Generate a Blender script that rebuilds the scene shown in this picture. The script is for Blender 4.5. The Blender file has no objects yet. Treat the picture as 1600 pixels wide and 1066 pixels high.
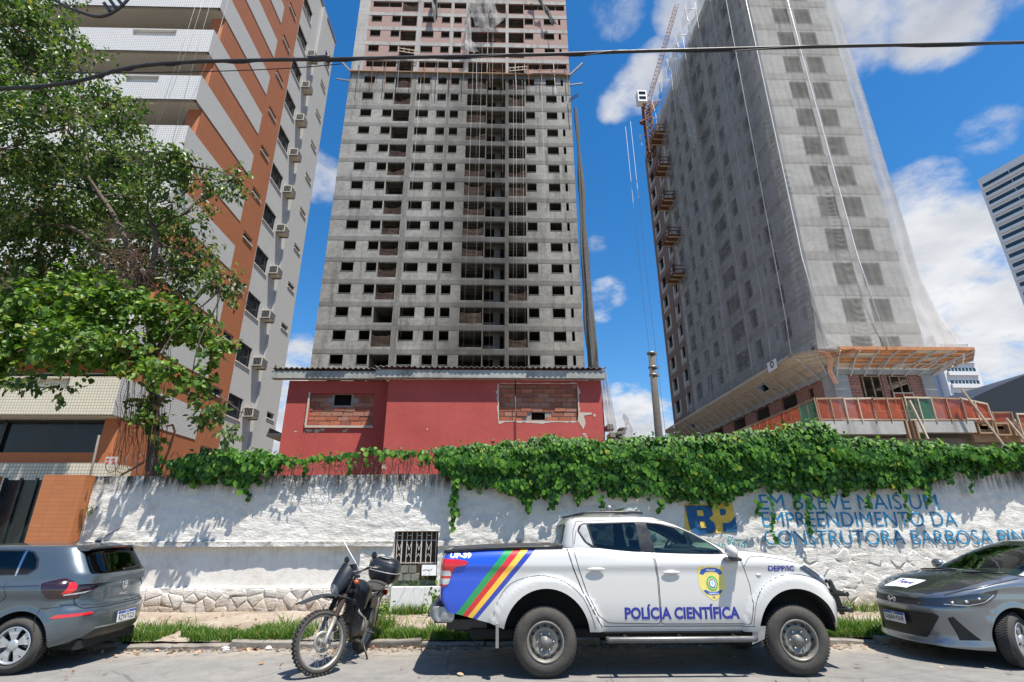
import bpy, bmesh, math, random
from math import sin, cos, pi, radians, sqrt, atan2, tan, exp
from mathutils import Vector, Matrix, noise
random.seed(7)
SC = bpy.context.scene
COL = SC.collection

# ------------------------------------------------------------------ camera
cam_d = bpy.data.cameras.new('camera')
cam = bpy.data.objects.new('camera', cam_d)
COL.objects.link(cam)
cam_d.sensor_width = 36.0
cam_d.lens = 811.4 * 36 / 1600
cam_d.clip_end = 6000
cam.location = (0, 0, 1.6)
cam.rotation_mode = 'XYZ'
_pitch, _yaw, _roll = radians(20.087), radians(1.4835), radians(0.132)
cam.matrix_world = (Matrix.Translation((0, 0, 1.6)) @ Matrix.Rotation(-_yaw, 4, 'Z')
                    @ Matrix.Rotation(pi / 2 + _pitch, 4, 'X') @ Matrix.Rotation(-_roll, 4, 'Z'))
SC.camera = cam

# ------------------------------------------------------------------ exposure
SC.view_settings.view_transform = 'Standard'
SC.view_settings.look = 'None'
SC.view_settings.gamma = 1
SC.view_settings.exposure = 0.8
SC.view_settings.use_curve_mapping = False

# ------------------------------------------------------------------ sun + sky
SUN_EL, SUN_AZ = radians(67), radians(40)      # azimuth: from -y (behind the camera) towards +x
sdir = Vector((sin(SUN_AZ) * cos(SUN_EL), -cos(SUN_AZ) * cos(SUN_EL), sin(SUN_EL)))
sun_d = bpy.data.lights.new('sun', 'SUN')
sun_d.energy = 5.0
sun_d.angle = radians(0.53)
sun_d.color = (1.0, 0.94, 0.85)
sun = bpy.data.objects.new('sun', sun_d)
COL.objects.link(sun)
sun.rotation_mode = 'QUATERNION'
sun.rotation_quaternion = sdir.to_track_quat('Z', 'Y')
sun.location = (0, 0, 60)

W = bpy.data.worlds.new('World')
SC.world = W
W.use_nodes = True
wt = W.node_tree
wt.nodes.clear()

class NT:
    """tiny node-tree helper"""
    def __init__(s, nt): s.nt = nt
    def n(s, t, **kw):
        nd = s.nt.nodes.new(t)
        for k, v in kw.items(): setattr(nd, k, v)
        return nd
    def put(s, sock, v):
        if v is None: return
        if hasattr(v, 'is_output') or isinstance(v, bpy.types.NodeSocket): s.nt.links.new(v, sock)
        else:
            if hasattr(sock.default_value, '__len__') and not hasattr(v, '__len__'): v = (v,) * len(sock.default_value)
            if hasattr(sock.default_value, '__len__') and len(sock.default_value) == 4 and len(v) == 3: v = (*v, 1)
            sock.default_value = v
    def math(s, op, a, b=None, c=None, clamp=False):
        m = s.n('ShaderNodeMath', operation=op, use_clamp=clamp)
        s.put(m.inputs[0], a); s.put(m.inputs[1], b); s.put(m.inputs[2], c)
        return m.outputs[0]
    def vmath(s, op, a, b=None, scale=None):
        m = s.n('ShaderNodeVectorMath', operation=op)
        s.put(m.inputs[0], a)
        if b is not None: s.put(m.inputs[1], b)
        if scale is not None: s.put(m.inputs['Scale'], scale)
        return m.outputs[1] if op in ('DOT_PRODUCT', 'LENGTH', 'DISTANCE') else m.outputs[0]
    def sep(s, v):
        m = s.n('ShaderNodeSeparateXYZ'); s.put(m.inputs[0], v); return m.outputs
    def comb(s, x, y, z):
        m = s.n('ShaderNodeCombineXYZ'); s.put(m.inputs[0], x); s.put(m.inputs[1], y); s.put(m.inputs[2], z); return m.outputs[0]
    def noise(s, vec, scale, detail=4, rough=.55, dist=0):
        m = s.n('ShaderNodeTexNoise')
        s.put(m.inputs['Vector'], vec)
        m.inputs['Scale'].default_value = scale; m.inputs['Detail'].default_value = detail
        m.inputs['Roughness'].default_value = rough; m.inputs['Distortion'].default_value = dist
        return m.outputs['Fac']
    def maprange(s, v, a, b, c=0., d=1., smooth=True):
        m = s.n('ShaderNodeMapRange', interpolation_type='SMOOTHSTEP' if smooth else 'LINEAR')
        s.put(m.inputs['Value'], v)
        m.inputs['From Min'].default_value = a; m.inputs['From Max'].default_value = b
        m.inputs['To Min'].default_value = c; m.inputs['To Max'].default_value = d
        return m.outputs['Result']
    def ramp(s, v, stops):
        m = s.n('ShaderNodeValToRGB'); s.put(m.inputs[0], v)
        e = m.color_ramp.elements
        while len(e) < len(stops): e.new(.5)
        for k, (p, c) in enumerate(stops):
            e[k].position = p; e[k].color = (*c, 1) if len(c) == 3 else c
        return m.outputs[0]
    def mix(s, f, a, b, mode='MIX'):
        m = s.n('ShaderNodeMix', data_type='RGBA', blend_type=mode)
        s.put(m.inputs[0], f); s.put(m.inputs[6], a); s.put(m.inputs[7], b)
        return m.outputs[2]
    def scale(s, vec, sc):
        m = s.n('ShaderNodeMapping'); s.put(m.inputs[0], vec); m.inputs['Scale'].default_value = sc
        return m.outputs[0]

k = NT(wt)
sky = k.n('ShaderNodeTexSky', sky_type='NISHITA')
sky.sun_disc = False
sky.sun_elevation = SUN_EL
sky.sun_rotation = pi - SUN_AZ
sky.altitude = 10; sky.air_density = 1.0; sky.dust_density = 0.35; sky.ozone_density = 2.2
hsv = k.n('ShaderNodeHueSaturation')
hsv.inputs['Saturation'].default_value = 1.38
hsv.inputs['Value'].default_value = 1.42
wt.links.new(sky.outputs[0], hsv.inputs['Color'])
tc = k.n('ShaderNodeTexCoord').outputs['Generated']
dirn = k.vmath('NORMALIZE', tc)
dx, dy, dz = k.sep(dirn)
# clouds live on a flat layer overhead: cloud-plane coordinates
inv = k.math('DIVIDE', 1.0, k.math('ADD', k.math('MAXIMUM', dz, 0.0), 0.22))
cp = k.comb(k.math('MULTIPLY', dx, inv), k.math('MULTIPLY', dy, inv), 0)
n_big = k.noise(k.vmath('ADD', cp, (3.1, 1.7, 0)), 1.25, 3, .5)
n_det = k.noise(cp, 5.2, 9, .62, .25)
n_fin = k.noise(k.vmath('ADD', cp, (9.1, 4.7, 0)), 17.0, 6, .6)
# (direction, half angle in degrees, strength) of clouds in view, then unseen ones thinned for less fill light
CLOUDS = [
 ((.585,.485,.655),5.2,.9), ((.505,.535,.68),5,.85), ((.44,.54,.72),6,.75), ((.65,.42,.65),5,.62), ((.76,.34,.56),8,.6),
 ((.65,.645,.405),5.0,.95), ((.625,.69,.36),6,.95), ((.681,.668,.301),8,1.), ((.615,.63,.45),4.5,.8), ((.74,.63,.22),8,.8), ((.705,.683,.191),5,.62), ((.62,.76,.19),7,.9), ((.72,.58,.37),6,.8),
 ((.222,.676,.703),2.8,.8), ((.242,.655,.716),2.6,.8), ((.198,.694,.693),2.6,.75), ((.265,.64,.72),3,.5),
 ((.244,.95,.19),4.6,.95), ((.217,.95,.215),3.2,.8), ((.273,.945,.18),4,.85), ((.20,.97,.10),6,1.), ((.32,.94,.08),7,1.),
 ((.205,.883,.42),2.6,.7), ((.185,.899,.395),2.6,.7), ((.182,.847,.50),1.7,.52),
 ((-.300,.76,.570),3.2,.72), ((-.33,.75,.575),3.5,.75), ((-.354,.889,.27),4.2,.9), ((-.366,.903,.215),4,.9), ((-.40,.905,.14),5,1.), ((-.48,.87,.06),7,1.),
 ((.18,.591,.786),3.5,.5), ((.295,.572,.765),4,.58), ((.665,.55,.505),3.0,.34), ((-.7,.6,.4),14,.8), ((-.9,.35,.2),18,.8), ((-.6,-.7,.25),16,.7), ((.95,.05,.3),16,.7)]
dens = k.math('MULTIPLY', k.maprange(n_big, .62, .82), .25)
for d, ang, st in CLOUDS:
    v = Vector(d).normalized()
    dt = k.vmath('DOT_PRODUCT', dirn, tuple(v))
    b = k.maprange(dt, cos(radians(ang * 1.08)), cos(radians(ang * .25)), 0, st)
    dens = k.math('MAXIMUM', dens, b)
det = k.math('ADD', k.math('MULTIPLY', k.math('SUBTRACT', n_det, .5), 1.9), k.math('MULTIPLY', k.math('SUBTRACT', n_fin, .5), .6))
dm = k.math('ADD', dens, k.math('MULTIPLY', det, k.maprange(dens, .02, .25)))
mask = k.maprange(dm, .24, .98)
shade = k.ramp(k.noise(k.vmath('ADD', cp, (1.3, 8.8, 0)), 2.6, 5, .55), [(.38, (3.9, 4.15, 4.75)), (.66, (7.0, 7.1, 7.3))])
skyc = k.mix(mask, hsv.outputs[0], shade)
bg = k.n('ShaderNodeBackground')
wt.links.new(skyc, bg.inputs[0])
bg.inputs[1].default_value = 0.074
wt.links.new(bg.outputs[0], k.n('ShaderNodeOutputWorld').inputs[0])

# ------------------------------------------------------------------ materials
def boxuv(k, pos, nrm):
    """wall coordinates: run along the wall, height"""
    x, y, z = k.sep(pos)
    nx, ny, nz = k.sep(nrm)
    side = k.math('GREATER_THAN', k.math('ABSOLUTE', nx), .7)
    u = k.math('ADD', k.math('MULTIPLY', x, k.math('SUBTRACT', 1, side)), k.math('MULTIPLY', y, side))
    return k.comb(u, z, 0)

def material(name):
    m = bpy.data.materials.new(name); m.use_nodes = True
    nt = m.node_tree; nt.nodes.clear(); k = NT(nt)
    out = k.n('ShaderNodeOutputMaterial'); b = k.n('ShaderNodeBsdfPrincipled')
    nt.links.new(b.outputs[0], out.inputs[0])
    return m, k, b, out

def gpos(k): return k.n('ShaderNodeNewGeometry').outputs['Position']
def gnrm(k): return k.n('ShaderNodeNewGeometry').outputs['True Normal']
def opos(k): return k.n('ShaderNodeTexCoord').outputs['Object']

def bump(k, b, h, strength=.3, dist=.02):
    m = k.n('ShaderNodeBump'); k.put(m.inputs['Height'], h)
    m.inputs['Strength'].default_value = strength; m.inputs['Distance'].default_value = dist
    k.nt.links.new(m.outputs[0], b.inputs['Normal'])

def plain(name, col, rough=.6, metal=0., var=.12, sc=6., bmp=0., coat=0., spec=None, world=False, alpha=1.):
    m, k, b, o = material(name)
    p = gpos(k) if world else opos(k)
    n = k.noise(p, sc, 5, .6)
    n2 = k.noise(p, sc * 7, 4, .6)
    f = k.math('ADD', k.math('MULTIPLY', n, .65), k.math('MULTIPLY', n2, .35))
    lo = tuple(c * (1 - var) for c in col); hi = tuple(min(1, c * (1 + var)) for c in col)
    k.put(b.inputs['Base Color'], k.ramp(f, [(.3, lo), (.7, hi)]))
    k.put(b.inputs['Roughness'], k.maprange(f, .3, .7, max(0, rough - .08), min(1, rough + .08)))
    b.inputs['Metallic'].default_value = metal
    b.inputs['Coat Weight'].default_value = coat
    b.inputs['Coat Roughness'].default_value = .04
    if spec is not None: b.inputs['Specular IOR Level'].default_value = spec
    if alpha < 1: b.inputs['Alpha'].default_value = alpha
    if bmp: bump(k, b, f, bmp, .01)
    return m

def concrete(name, lo, hi, stain=.5, block=True, sooty=False, bsz=(.55, .29), bstr=.35):
    m, k, b, o = material(name)
    p = gpos(k); uv = boxuv(k, p, gnrm(k))
    n1 = k.noise(p, .35, 6, .62); n2 = k.noise(p, 2.2, 6, .65); n3 = k.noise(p, 9, 4, .6)
    f = k.math('ADD', k.math('MULTIPLY', n1, .4), k.math('ADD', k.math('MULTIPLY', n2, .35), k.math('MULTIPLY', n3, .25)))
    c = k.ramp(f, [(.33, lo), (.66, hi)])
    st = k.noise(k.scale(p, (1.2, 1.2, .12)), 1.0, 6, .65)
    s = k.maprange(st, .5, .72, 0, stain)
    if sooty:
        x, y, z = k.sep(p)
        wv = k.noise(k.scale(p, (.3, .3, .25)), 1.0, 3)
        cx = k.math('ADD', k.math('MULTIPLY', k.math('SUBTRACT', wv, .5), 9), -1.5)
        d = k.math('ABSOLUTE', k.math('SUBTRACT', x, cx))
        s2 = k.maprange(d, 8.5, 1.5, 0, .82)
        s2 = k.math('MULTIPLY', s2, k.maprange(n1, .35, .62, .55, 1.))
        s = k.math('MAXIMUM', s, s2)
    c = k.mix(s, c, tuple(v * .28 for v in lo))
    if block:
        br = k.n('ShaderNodeTexBrick'); br.offset = .5
        k.put(br.inputs['Vector'], uv)
        br.inputs['Scale'].default_value = 1
        br.inputs['Brick Width'].default_value = bsz[0]; br.inputs['Row Height'].default_value = bsz[1]
        br.inputs['Mortar Size'].default_value = .016; br.inputs['Mortar Smooth'].default_value = .4
        br.inputs['Color1'].default_value = (1, 1, 1, 1); br.inputs['Color2'].default_value = (.72, .72, .72, 1)
        br.inputs['Mortar'].default_value = (1.15, 1.15, 1.1, 1)
        c = k.mix(.55, c, br.outputs[0], 'MULTIPLY')
        hgt = k.math('SUBTRACT', n3, k.math('MULTIPLY', br.outputs['Fac'], .6))
    else: hgt = n3
    k.put(b.inputs['Base Color'], c); b.inputs['Roughness'].default_value = .92
    bump(k, b, hgt, bstr, .03)
    return m

def brickmat(name, c1, c2, mortar, w=.29, h=.14, dirt=.5, ms=.012, world=True):
    m, k, b, o = material(name)
    p = gpos(k) if world else opos(k); uv = boxuv(k, p, gnrm(k))
    br = k.n('ShaderNodeTexBrick'); br.offset = .5
    k.put(br.inputs['Vector'], uv); br.inputs['Scale'].default_value = 1
    br.inputs['Brick Width'].default_value = w; br.inputs['Row Height'].default_value = h
    br.inputs['Mortar Size'].default_value = ms; br.inputs['Mortar Smooth'].default_value = .3
    k.put(br.inputs['Color1'], c1); k.put(br.inputs['Color2'], c2); k.put(br.inputs['Mortar'], mortar)
    n = k.noise(p, 1.1, 6, .65); n2 = k.noise(p, 12, 4)
    c = k.mix(k.maprange(n, .45, .7, 0, dirt), br.outputs[0], (.2, .18, .16))
    c = k.mix(k.maprange(n2, .3, .7, 0, .35), c, tuple(v * .6 for v in c1))
    k.put(b.inputs['Base Color'], c); b.inputs['Roughness'].default_value = .9
    bump(k, b, k.math('SUBTRACT', k.math('MULTIPLY', n2, .4), br.outputs['Fac']), .5, .01)
    return m

def tiles(name, col, grout, w=.1, h=.1, ms=.006, rough=.35, stain=.25, var=.06, diag=False):
    m, k, b, o = material(name)
    p = gpos(k); uv = boxuv(k, p, gnrm(k))
    br = k.n('ShaderNodeTexBrick'); br.offset = 0; br.squash = 1
    k.put(br.inputs['Vector'], uv); br.inputs['Scale'].default_value = 1
    br.inputs['Brick Width'].default_value = w; br.inputs['Row Height'].default_value = h
    br.inputs['Mortar Size'].default_value = ms; br.inputs['Mortar Smooth'].default_value = .15
    k.put(br.inputs['Color1'], col); k.put(br.inputs['Color2'], tuple(c * (1 - var) for c in col)); k.put(br.inputs['Mortar'], grout)
    n = k.noise(k.scale(p, (1, 1, .25)), 1.3, 6, .62); n2 = k.noise(p, .5, 4)
    c = k.mix(k.maprange(n, .52, .78, 0, stain), br.outputs[0], tuple(c * .45 for c in col))
    c = k.mix(k.maprange(n2, .3, .7, 0, .16), c, tuple(c * .7 for c in col))
    k.put(b.inputs['Base Color'], c)
    k.put(b.inputs['Roughness'], k.math('ADD', rough, k.math('MULTIPLY', br.outputs['Fac'], .4)))
    bump(k, b, k.math('SUBTRACT', 1, br.outputs['Fac']), .35, .004)
    return m

def emptymat_net(name, col, opacity, sc=30., var=.25, trans=.5):
    """woven safety net: partly see-through cloth"""
    m, k, b, o = material(name)
    nt = k.nt
    p = gpos(k)
    n = k.noise(k.scale(p, (1, 1, .15)), 1.3, 5, .6)
    n2 = k.noise(k.scale(p, (.35, .35, 1.5)), 2.0, 4, .6)
    f = k.math('MULTIPLY', k.math('ADD', n, n2), .5)
    op = k.maprange(f, .38, .66, opacity - var, opacity + var)
    d = k.n('ShaderNodeBsdfDiffuse'); k.put(d.inputs[0], col)
    t = k.n('ShaderNodeBsdfTranslucent'); k.put(t.inputs[0], col)
    mx = k.n('ShaderNodeMixShader'); mx.inputs[0].default_value = trans
    nt.links.new(d.outputs[0], mx.inputs[1]); nt.links.new(t.outputs[0], mx.inputs[2])
    tr = k.n('ShaderNodeBsdfTransparent')
    m2 = k.n('ShaderNodeMixShader'); k.put(m2.inputs[0], op)
    nt.links.new(tr.outputs[0], m2.inputs[1]); nt.links.new(mx.outputs[0], m2.inputs[2])
    nt.links.new(m2.outputs[0], o.inputs[0])
    return m

M = {}
M['conc'] = concrete('weathered_block_concrete', (.14, .133, .118), (.40, .386, .348), .6, True, True)
M['conc_side'] = concrete('side_block_concrete', (.18, .174, .158), (.40, .39, .36), .4)
M['beam'] = concrete('cast_concrete', (.10, .096, .085), (.235, .228, .208), .55, False, True)
M['beam_new'] = concrete('pale_cast_concrete', (.25, .243, .228), (.42, .41, .385), .55, False)
M['rt_conc'] = concrete('grey_rendered_concrete', (.40, .40, .385), (.55, .55, .53), .25, True, False, (.6, .3))
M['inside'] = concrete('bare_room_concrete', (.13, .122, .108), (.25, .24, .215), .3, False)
M['brick'] = brickmat('hollow_red_brick', (.33, .115, .07), (.25, .085, .055), (.30, .27, .24), .4, .2, .3, .02)
M['brick_pink'] = brickmat('dusty_red_brick', (.36, .20, .165), (.30, .155, .125), (.38, .33, .30), .4, .2, .35, .03)
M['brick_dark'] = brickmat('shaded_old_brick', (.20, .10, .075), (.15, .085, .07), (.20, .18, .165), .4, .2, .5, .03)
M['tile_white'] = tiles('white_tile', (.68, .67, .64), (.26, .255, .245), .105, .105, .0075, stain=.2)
M['tile_white_side'] = tiles('white_tile_side_shade', (.47, .46, .44), (.22, .235, .23), .105, .105, .009, stain=.2)  # white tile greyed in its colour for the less sunlit flank
M['tile_cream'] = tiles('cream_tile', (.66, .61, .48), (.24, .22, .18), .105, .105, .0085, stain=.3)
M['tile_orange'] = tiles('orange_tile', (.32, .112, .046), (.22, .08, .035), .24, .075, .006, .5, .2, .12)
M['render_grey'] = plain('pale_grey_render', (.50, .48, .46), .85, 0, .08, .8, .2, world=True)
M['orange'] = plain('orange_render', (.36, .12, .045), .8, 0, .12, 1.5, .1, world=True)
M['soffit'] = plain('painted_soffit', (.46, .44, .39), .85, 0, .08, .7, world=True)
M['redwall'] = None
M['glass_dark'] = plain('dark_tinted_glass', (.010, .013, .016), .12, 0, .3, 2, spec=.4, world=True)
M['alu'] = plain('aluminium', (.45, .45, .44), .4, .7, .1, 8)
M['black'] = plain('black_plastic', (.012, .012, .013), .45, 0, .2, 10)
M['rubber_cable'] = plain('black_cable_sheath', (.012, .012, .014), .5, 0, .2, 10)
M['wood'] = plain('rough_timber', (.30, .20, .12), .85, 0, .3, 3, .3, world=True)
M['wood_pale'] = plain('pale_timber', (.48, .40, .30), .85, 0, .25, 3, .3, world=True)
M['ply_orange'] = plain('orange_formwork_board', (.42, .185, .08), .8, 0, .4, 2.0, .2, world=True)
M['steel_pale'] = plain('galvanised_strut', (.50, .48, .44), .6, .3, .15, 5, world=True)
M['rust'] = plain('rusty_steel', (.15, .06, .03), .8, .2, .35, 4, world=True)
M['grey_metal'] = plain('dull_grey_metal', (.2, .2, .2), .5, .6, .2, 5)
M['white_paint'] = plain('white_enamel', (.74, .74, .73), .4, 0, .05, 5)

# ------------------------------------------------------------------ mesh building
class MB:
    def __init__(s): s.v = []; s.f = []; s.m = []; s.sm = []
    def quad(s, a, b, c, d, m=0, sm=False):
        i = len(s.v); s.v += [tuple(a), tuple(b), tuple(c), tuple(d)]; s.f.append((i, i + 1, i + 2, i + 3)); s.m.append(m); s.sm.append(sm)
    def poly(s, pts, m=0, sm=False):
        i = len(s.v); s.v += [tuple(p) for p in pts]; s.f.append(tuple(range(i, i + len(pts)))); s.m.append(m); s.sm.append(sm)
    def box(s, x0, x1, y0, y1, z0, z1, m=0):
        i = len(s.v)
        s.v += [(x0, y0, z0), (x1, y0, z0), (x1, y1, z0), (x0, y1, z0), (x0, y0, z1), (x1, y0, z1), (x1, y1, z1), (x0, y1, z1)]
        for q in ((0, 3, 2, 1), (4, 5, 6, 7), (0, 1, 5, 4), (1, 2, 6, 5), (2, 3, 7, 6), (3, 0, 4, 7)):
            s.f.append(tuple(i + t for t in q)); s.m.append(m); s.sm.append(False)
    def bar(s, a, b, w, h=None, m=0, up=(0, 0, 1)):
        """rectangular bar from a to b"""
        h = h or w
        a = Vector(a); b = Vector(b); d = (b - a)
        if d.length < 1e-6: return
        d.normalize(); u = Vector(up)
        if abs(d.dot(u)) > .98: u = Vector((1, 0, 0))
        r = d.cross(u).normalized(); u = r.cross(d)
        i = len(s.v)
        for e in (a, b):
            for sx, sz in ((-1, -1), (1, -1), (1, 1), (-1, 1)): s.v.append(tuple(e + r * sx * w / 2 + u * sz * h / 2))
        for q in ((0, 1, 2, 3), (7, 6, 5, 4), (0, 4, 5, 1), (1, 5, 6, 2), (2, 6, 7, 3), (3, 7, 4, 0)):
            s.f.append(tuple(i + t for t in q)); s.m.append(m); s.sm.append(False)
    def tube(s, pts, r, n=8, m=0, cap=True, closed=False):
        pts = [Vector(p) for p in pts]; N = len(pts)
        rr = r if hasattr(r, '__len__') else [r] * N
        i0 = len(s.v); prev = None
        for j, p in enumerate(pts):
            if closed: d = pts[(j + 1) % N] - pts[j - 1]
            else: d = pts[min(j + 1, N - 1)] - pts[max(j - 1, 0)]
            d.normalize()
            if prev is None:
                u = Vector((0, 0, 1)) if abs(d.z) < .9 else Vector((1, 0, 0))
                u = (u - d * u.dot(d)).normalized()
            else: u = (prev - d * prev.dot(d)).normalized()
            prev = u; w = d.cross(u)
            for t in range(n):
                a = 2 * pi * t / n
                s.v.append(tuple(p + (u * cos(a) + w * sin(a)) * rr[j]))
        for j in range(N if closed else N - 1):
            jn = (j + 1) % N
            for t in range(n):
                s.f.append((i0 + j * n + t, i0 + j * n + (t + 1) % n, i0 + jn * n + (t + 1) % n, i0 + jn * n + t)); s.m.append(m); s.sm.append(True)
        if cap and not closed:
            s.f.append(tuple(i0 + t for t in reversed(range(n)))); s.m.append(m); s.sm.append(False)
            s.f.append(tuple(i0 + (N - 1) * n + t for t in range(n))); s.m.append(m); s.sm.append(False)
    def lathe(s, prof, o=(0, 0, 0), axis='Y', n=32, m=0, mf=None):
        """prof: (radius, offset along the axis) pairs"""
        i0 = len(s.v); o = Vector(o)
        for j, (r, h) in enumerate(prof):
            for t in range(n):
                a = 2 * pi * t / n; c, q = r * cos(a), r * sin(a)
                p = Vector((c, h, q)) if axis == 'Y' else (Vector((h, c, q)) if axis == 'X' else Vector((c, q, h)))
                s.v.append(tuple(o + p))
        for j in range(len(prof) - 1):
            for t in range(n):
                s.f.append((i0 + j * n + t, i0 + j * n + (t + 1) % n, i0 + (j + 1) * n + (t + 1) % n, i0 + (j + 1) * n + t))
                s.m.append(mf[j] if mf else m); s.sm.append(True)
    def grid(s, fn, nu, nv, m=0, sm=True, wrap=False):
        i0 = len(s.v)
        for a in range(nu + 1):
            for b in range(nv + 1): s.v.append(tuple(fn(a / nu, b / nv)))
        for a in range(nu):
            for b in range(nv):
                q = i0 + a * (nv + 1) + b
                s.f.append((q, q + nv + 1, q + nv + 2, q + 1)); s.m.append(m); s.sm.append(sm)
    def ell(s, c, r, nu=12, nv=8, m=0):
        c = Vector(c)
        s.grid(lambda u, v: c + Vector((r[0] * cos(2 * pi * u) * sin(pi * v), r[1] * sin(2 * pi * u) * sin(pi * v), r[2] * cos(pi * v))), nu, nv, m)
    def mesh(s, name, mats):
        me = bpy.data.meshes.new(name)
        me.from_pydata(s.v, [], s.f)
        for mt in mats: me.materials.append(mt)
        me.polygons.foreach_set('material_index', s.m)
        me.polygons.foreach_set('use_smooth', s.sm)
        me.update()
        return me
    def obj(s, name, mats, parent=None, world=True, weld=False, **kw):
        if not isinstance(mats, (list, tuple)): mats = [mats]
        me = s.mesh(name, mats)
        if weld:
            bm = bmesh.new(); bm.from_mesh(me); bmesh.ops.remove_doubles(bm, verts=bm.verts, dist=weld if weld is not True else 1e-4)
            bmesh.ops.recalc_face_normals(bm, faces=bm.faces); bm.to_mesh(me); bm.free()
        return put(name, me, parent, world, **kw)

def props(o, label=None, cat=None, group=None, kind=None):
    if label: o['label'] = label
    if cat: o['category'] = cat
    if group: o['group'] = group
    if kind: o['kind'] = kind
    return o

def put(name, me, parent=None, world=True, loc=None, label=None, cat=None, group=None, kind=None):
    o = bpy.data.objects.new(name, me); COL.objects.link(o)
    if parent is not None:
        o.parent = parent
        if world:
            q = parent; off = Vector((0, 0, 0))
            while q is not None: off += q.location; q = q.parent
            o.location = -off
    if loc is not None: o.location = Vector(loc) + (o.location if (parent is not None and world) else Vector((0, 0, 0)))
    return props(o, label, cat, group, kind)

def thing(name, label, cat, loc=(0, 0, 0), rz=0, group=None, kind=None):
    o = bpy.data.objects.new(name, None); COL.objects.link(o)
    o.location = loc; o.rotation_euler = (0, 0, rz); o.empty_display_size = .2
    return props(o, label, cat, group, kind)

def copy_tree(o, parent=None):
    c = o.copy(); COL.objects.link(c)
    if parent is not None: c.parent = parent
    for ch in list(o.children): copy_tree(ch, c)
    return c

def text_mesh(txt, size, bold=0., extrude=.002, align='LEFT', shear=0., spacing=1.0):
    cu = bpy.data.curves.new('lettering', 'FONT'); cu.body = txt; cu.size = size; cu.offset = bold
    cu.extrude = extrude; cu.align_x = align; cu.shear = shear; cu.space_character = spacing; cu.resolution_u = 3
    ob = bpy.data.objects.new('tmp', cu); COL.objects.link(ob)
    dg = bpy.context.evaluated_depsgraph_get(); dg.update()
    me = bpy.data.meshes.new_from_object(ob.evaluated_get(dg))
    bpy.data.objects.remove(ob)
    return me
# ================================================================== large structure
def openings_wall(mb, axis, u0, u1, z0, z1, pos, holes, depth, m=0, mr=None, face=-1):
    """wall sheet with rectangular holes and their reveals.  axis 'x': wall runs along x at y=pos
    (outside towards -y); axis 'y': runs along y at x=pos (outside towards +x when face=+1, -x when -1)"""
    mr = m if mr is None else mr
    us = sorted({u0, u1, *[h[0] for h in holes], *[h[1] for h in holes]})
    zs = sorted({z0, z1, *[h[2] for h in holes], *[h[3] for h in holes]})
    inn = pos + depth if axis == 'x' else pos - face * depth
    def P(u, d, z): return (u, d, z) if axis == 'x' else (d, u, z)
    for i in range(len(us) - 1):
        run = None
        for j in range(len(zs) - 1):
            cu, cz = (us[i] + us[i + 1]) / 2, (zs[j] + zs[j + 1]) / 2
            if any(h[0] < cu < h[1] and h[2] < cz < h[3] for h in holes): continue
            mb.quad(P(us[i], pos, zs[j]), P(us[i + 1], pos, zs[j]), P(us[i + 1], pos, zs[j + 1]), P(us[i], pos, zs[j + 1]), m)
    for a, b, c, d in holes:
        mb.quad(P(a, pos, c), P(b, pos, c), P(b, inn, c), P(a, inn, c), mr)
        mb.quad(P(a, pos, d), P(b, pos, d), P(b, inn, d), P(a, inn, d), mr)
        mb.quad(P(a, pos, c), P(a, pos, d), P(a, inn, d), P(a, inn, c), mr)
        mb.quad(P(b, pos, c), P(b, pos, d), P(b, inn, d), P(b, inn, c), mr)

def frame_mb(mb, a, b, c, d, y, t=.05, dep=.06, m=0, axis='x', mid=None):
    """four-sided window frame in the plane y (axis x) or x (axis y)"""
    def B(u0, u1, z0, z1):
        if axis == 'x': mb.box(u0, u1, y - dep / 2, y + dep / 2, z0, z1, m)
        else: mb.box(y - dep / 2, y + dep / 2, u0, u1, z0, z1, m)
    B(a, a + t, c, d); B(b - t, b, c, d); B(a + t, b - t, c, c + t); B(a + t, b - t, d - t, d)
    if mid is not None:
        for q in mid: B(q - t / 2, q + t / 2, c + t, d - t)

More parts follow.
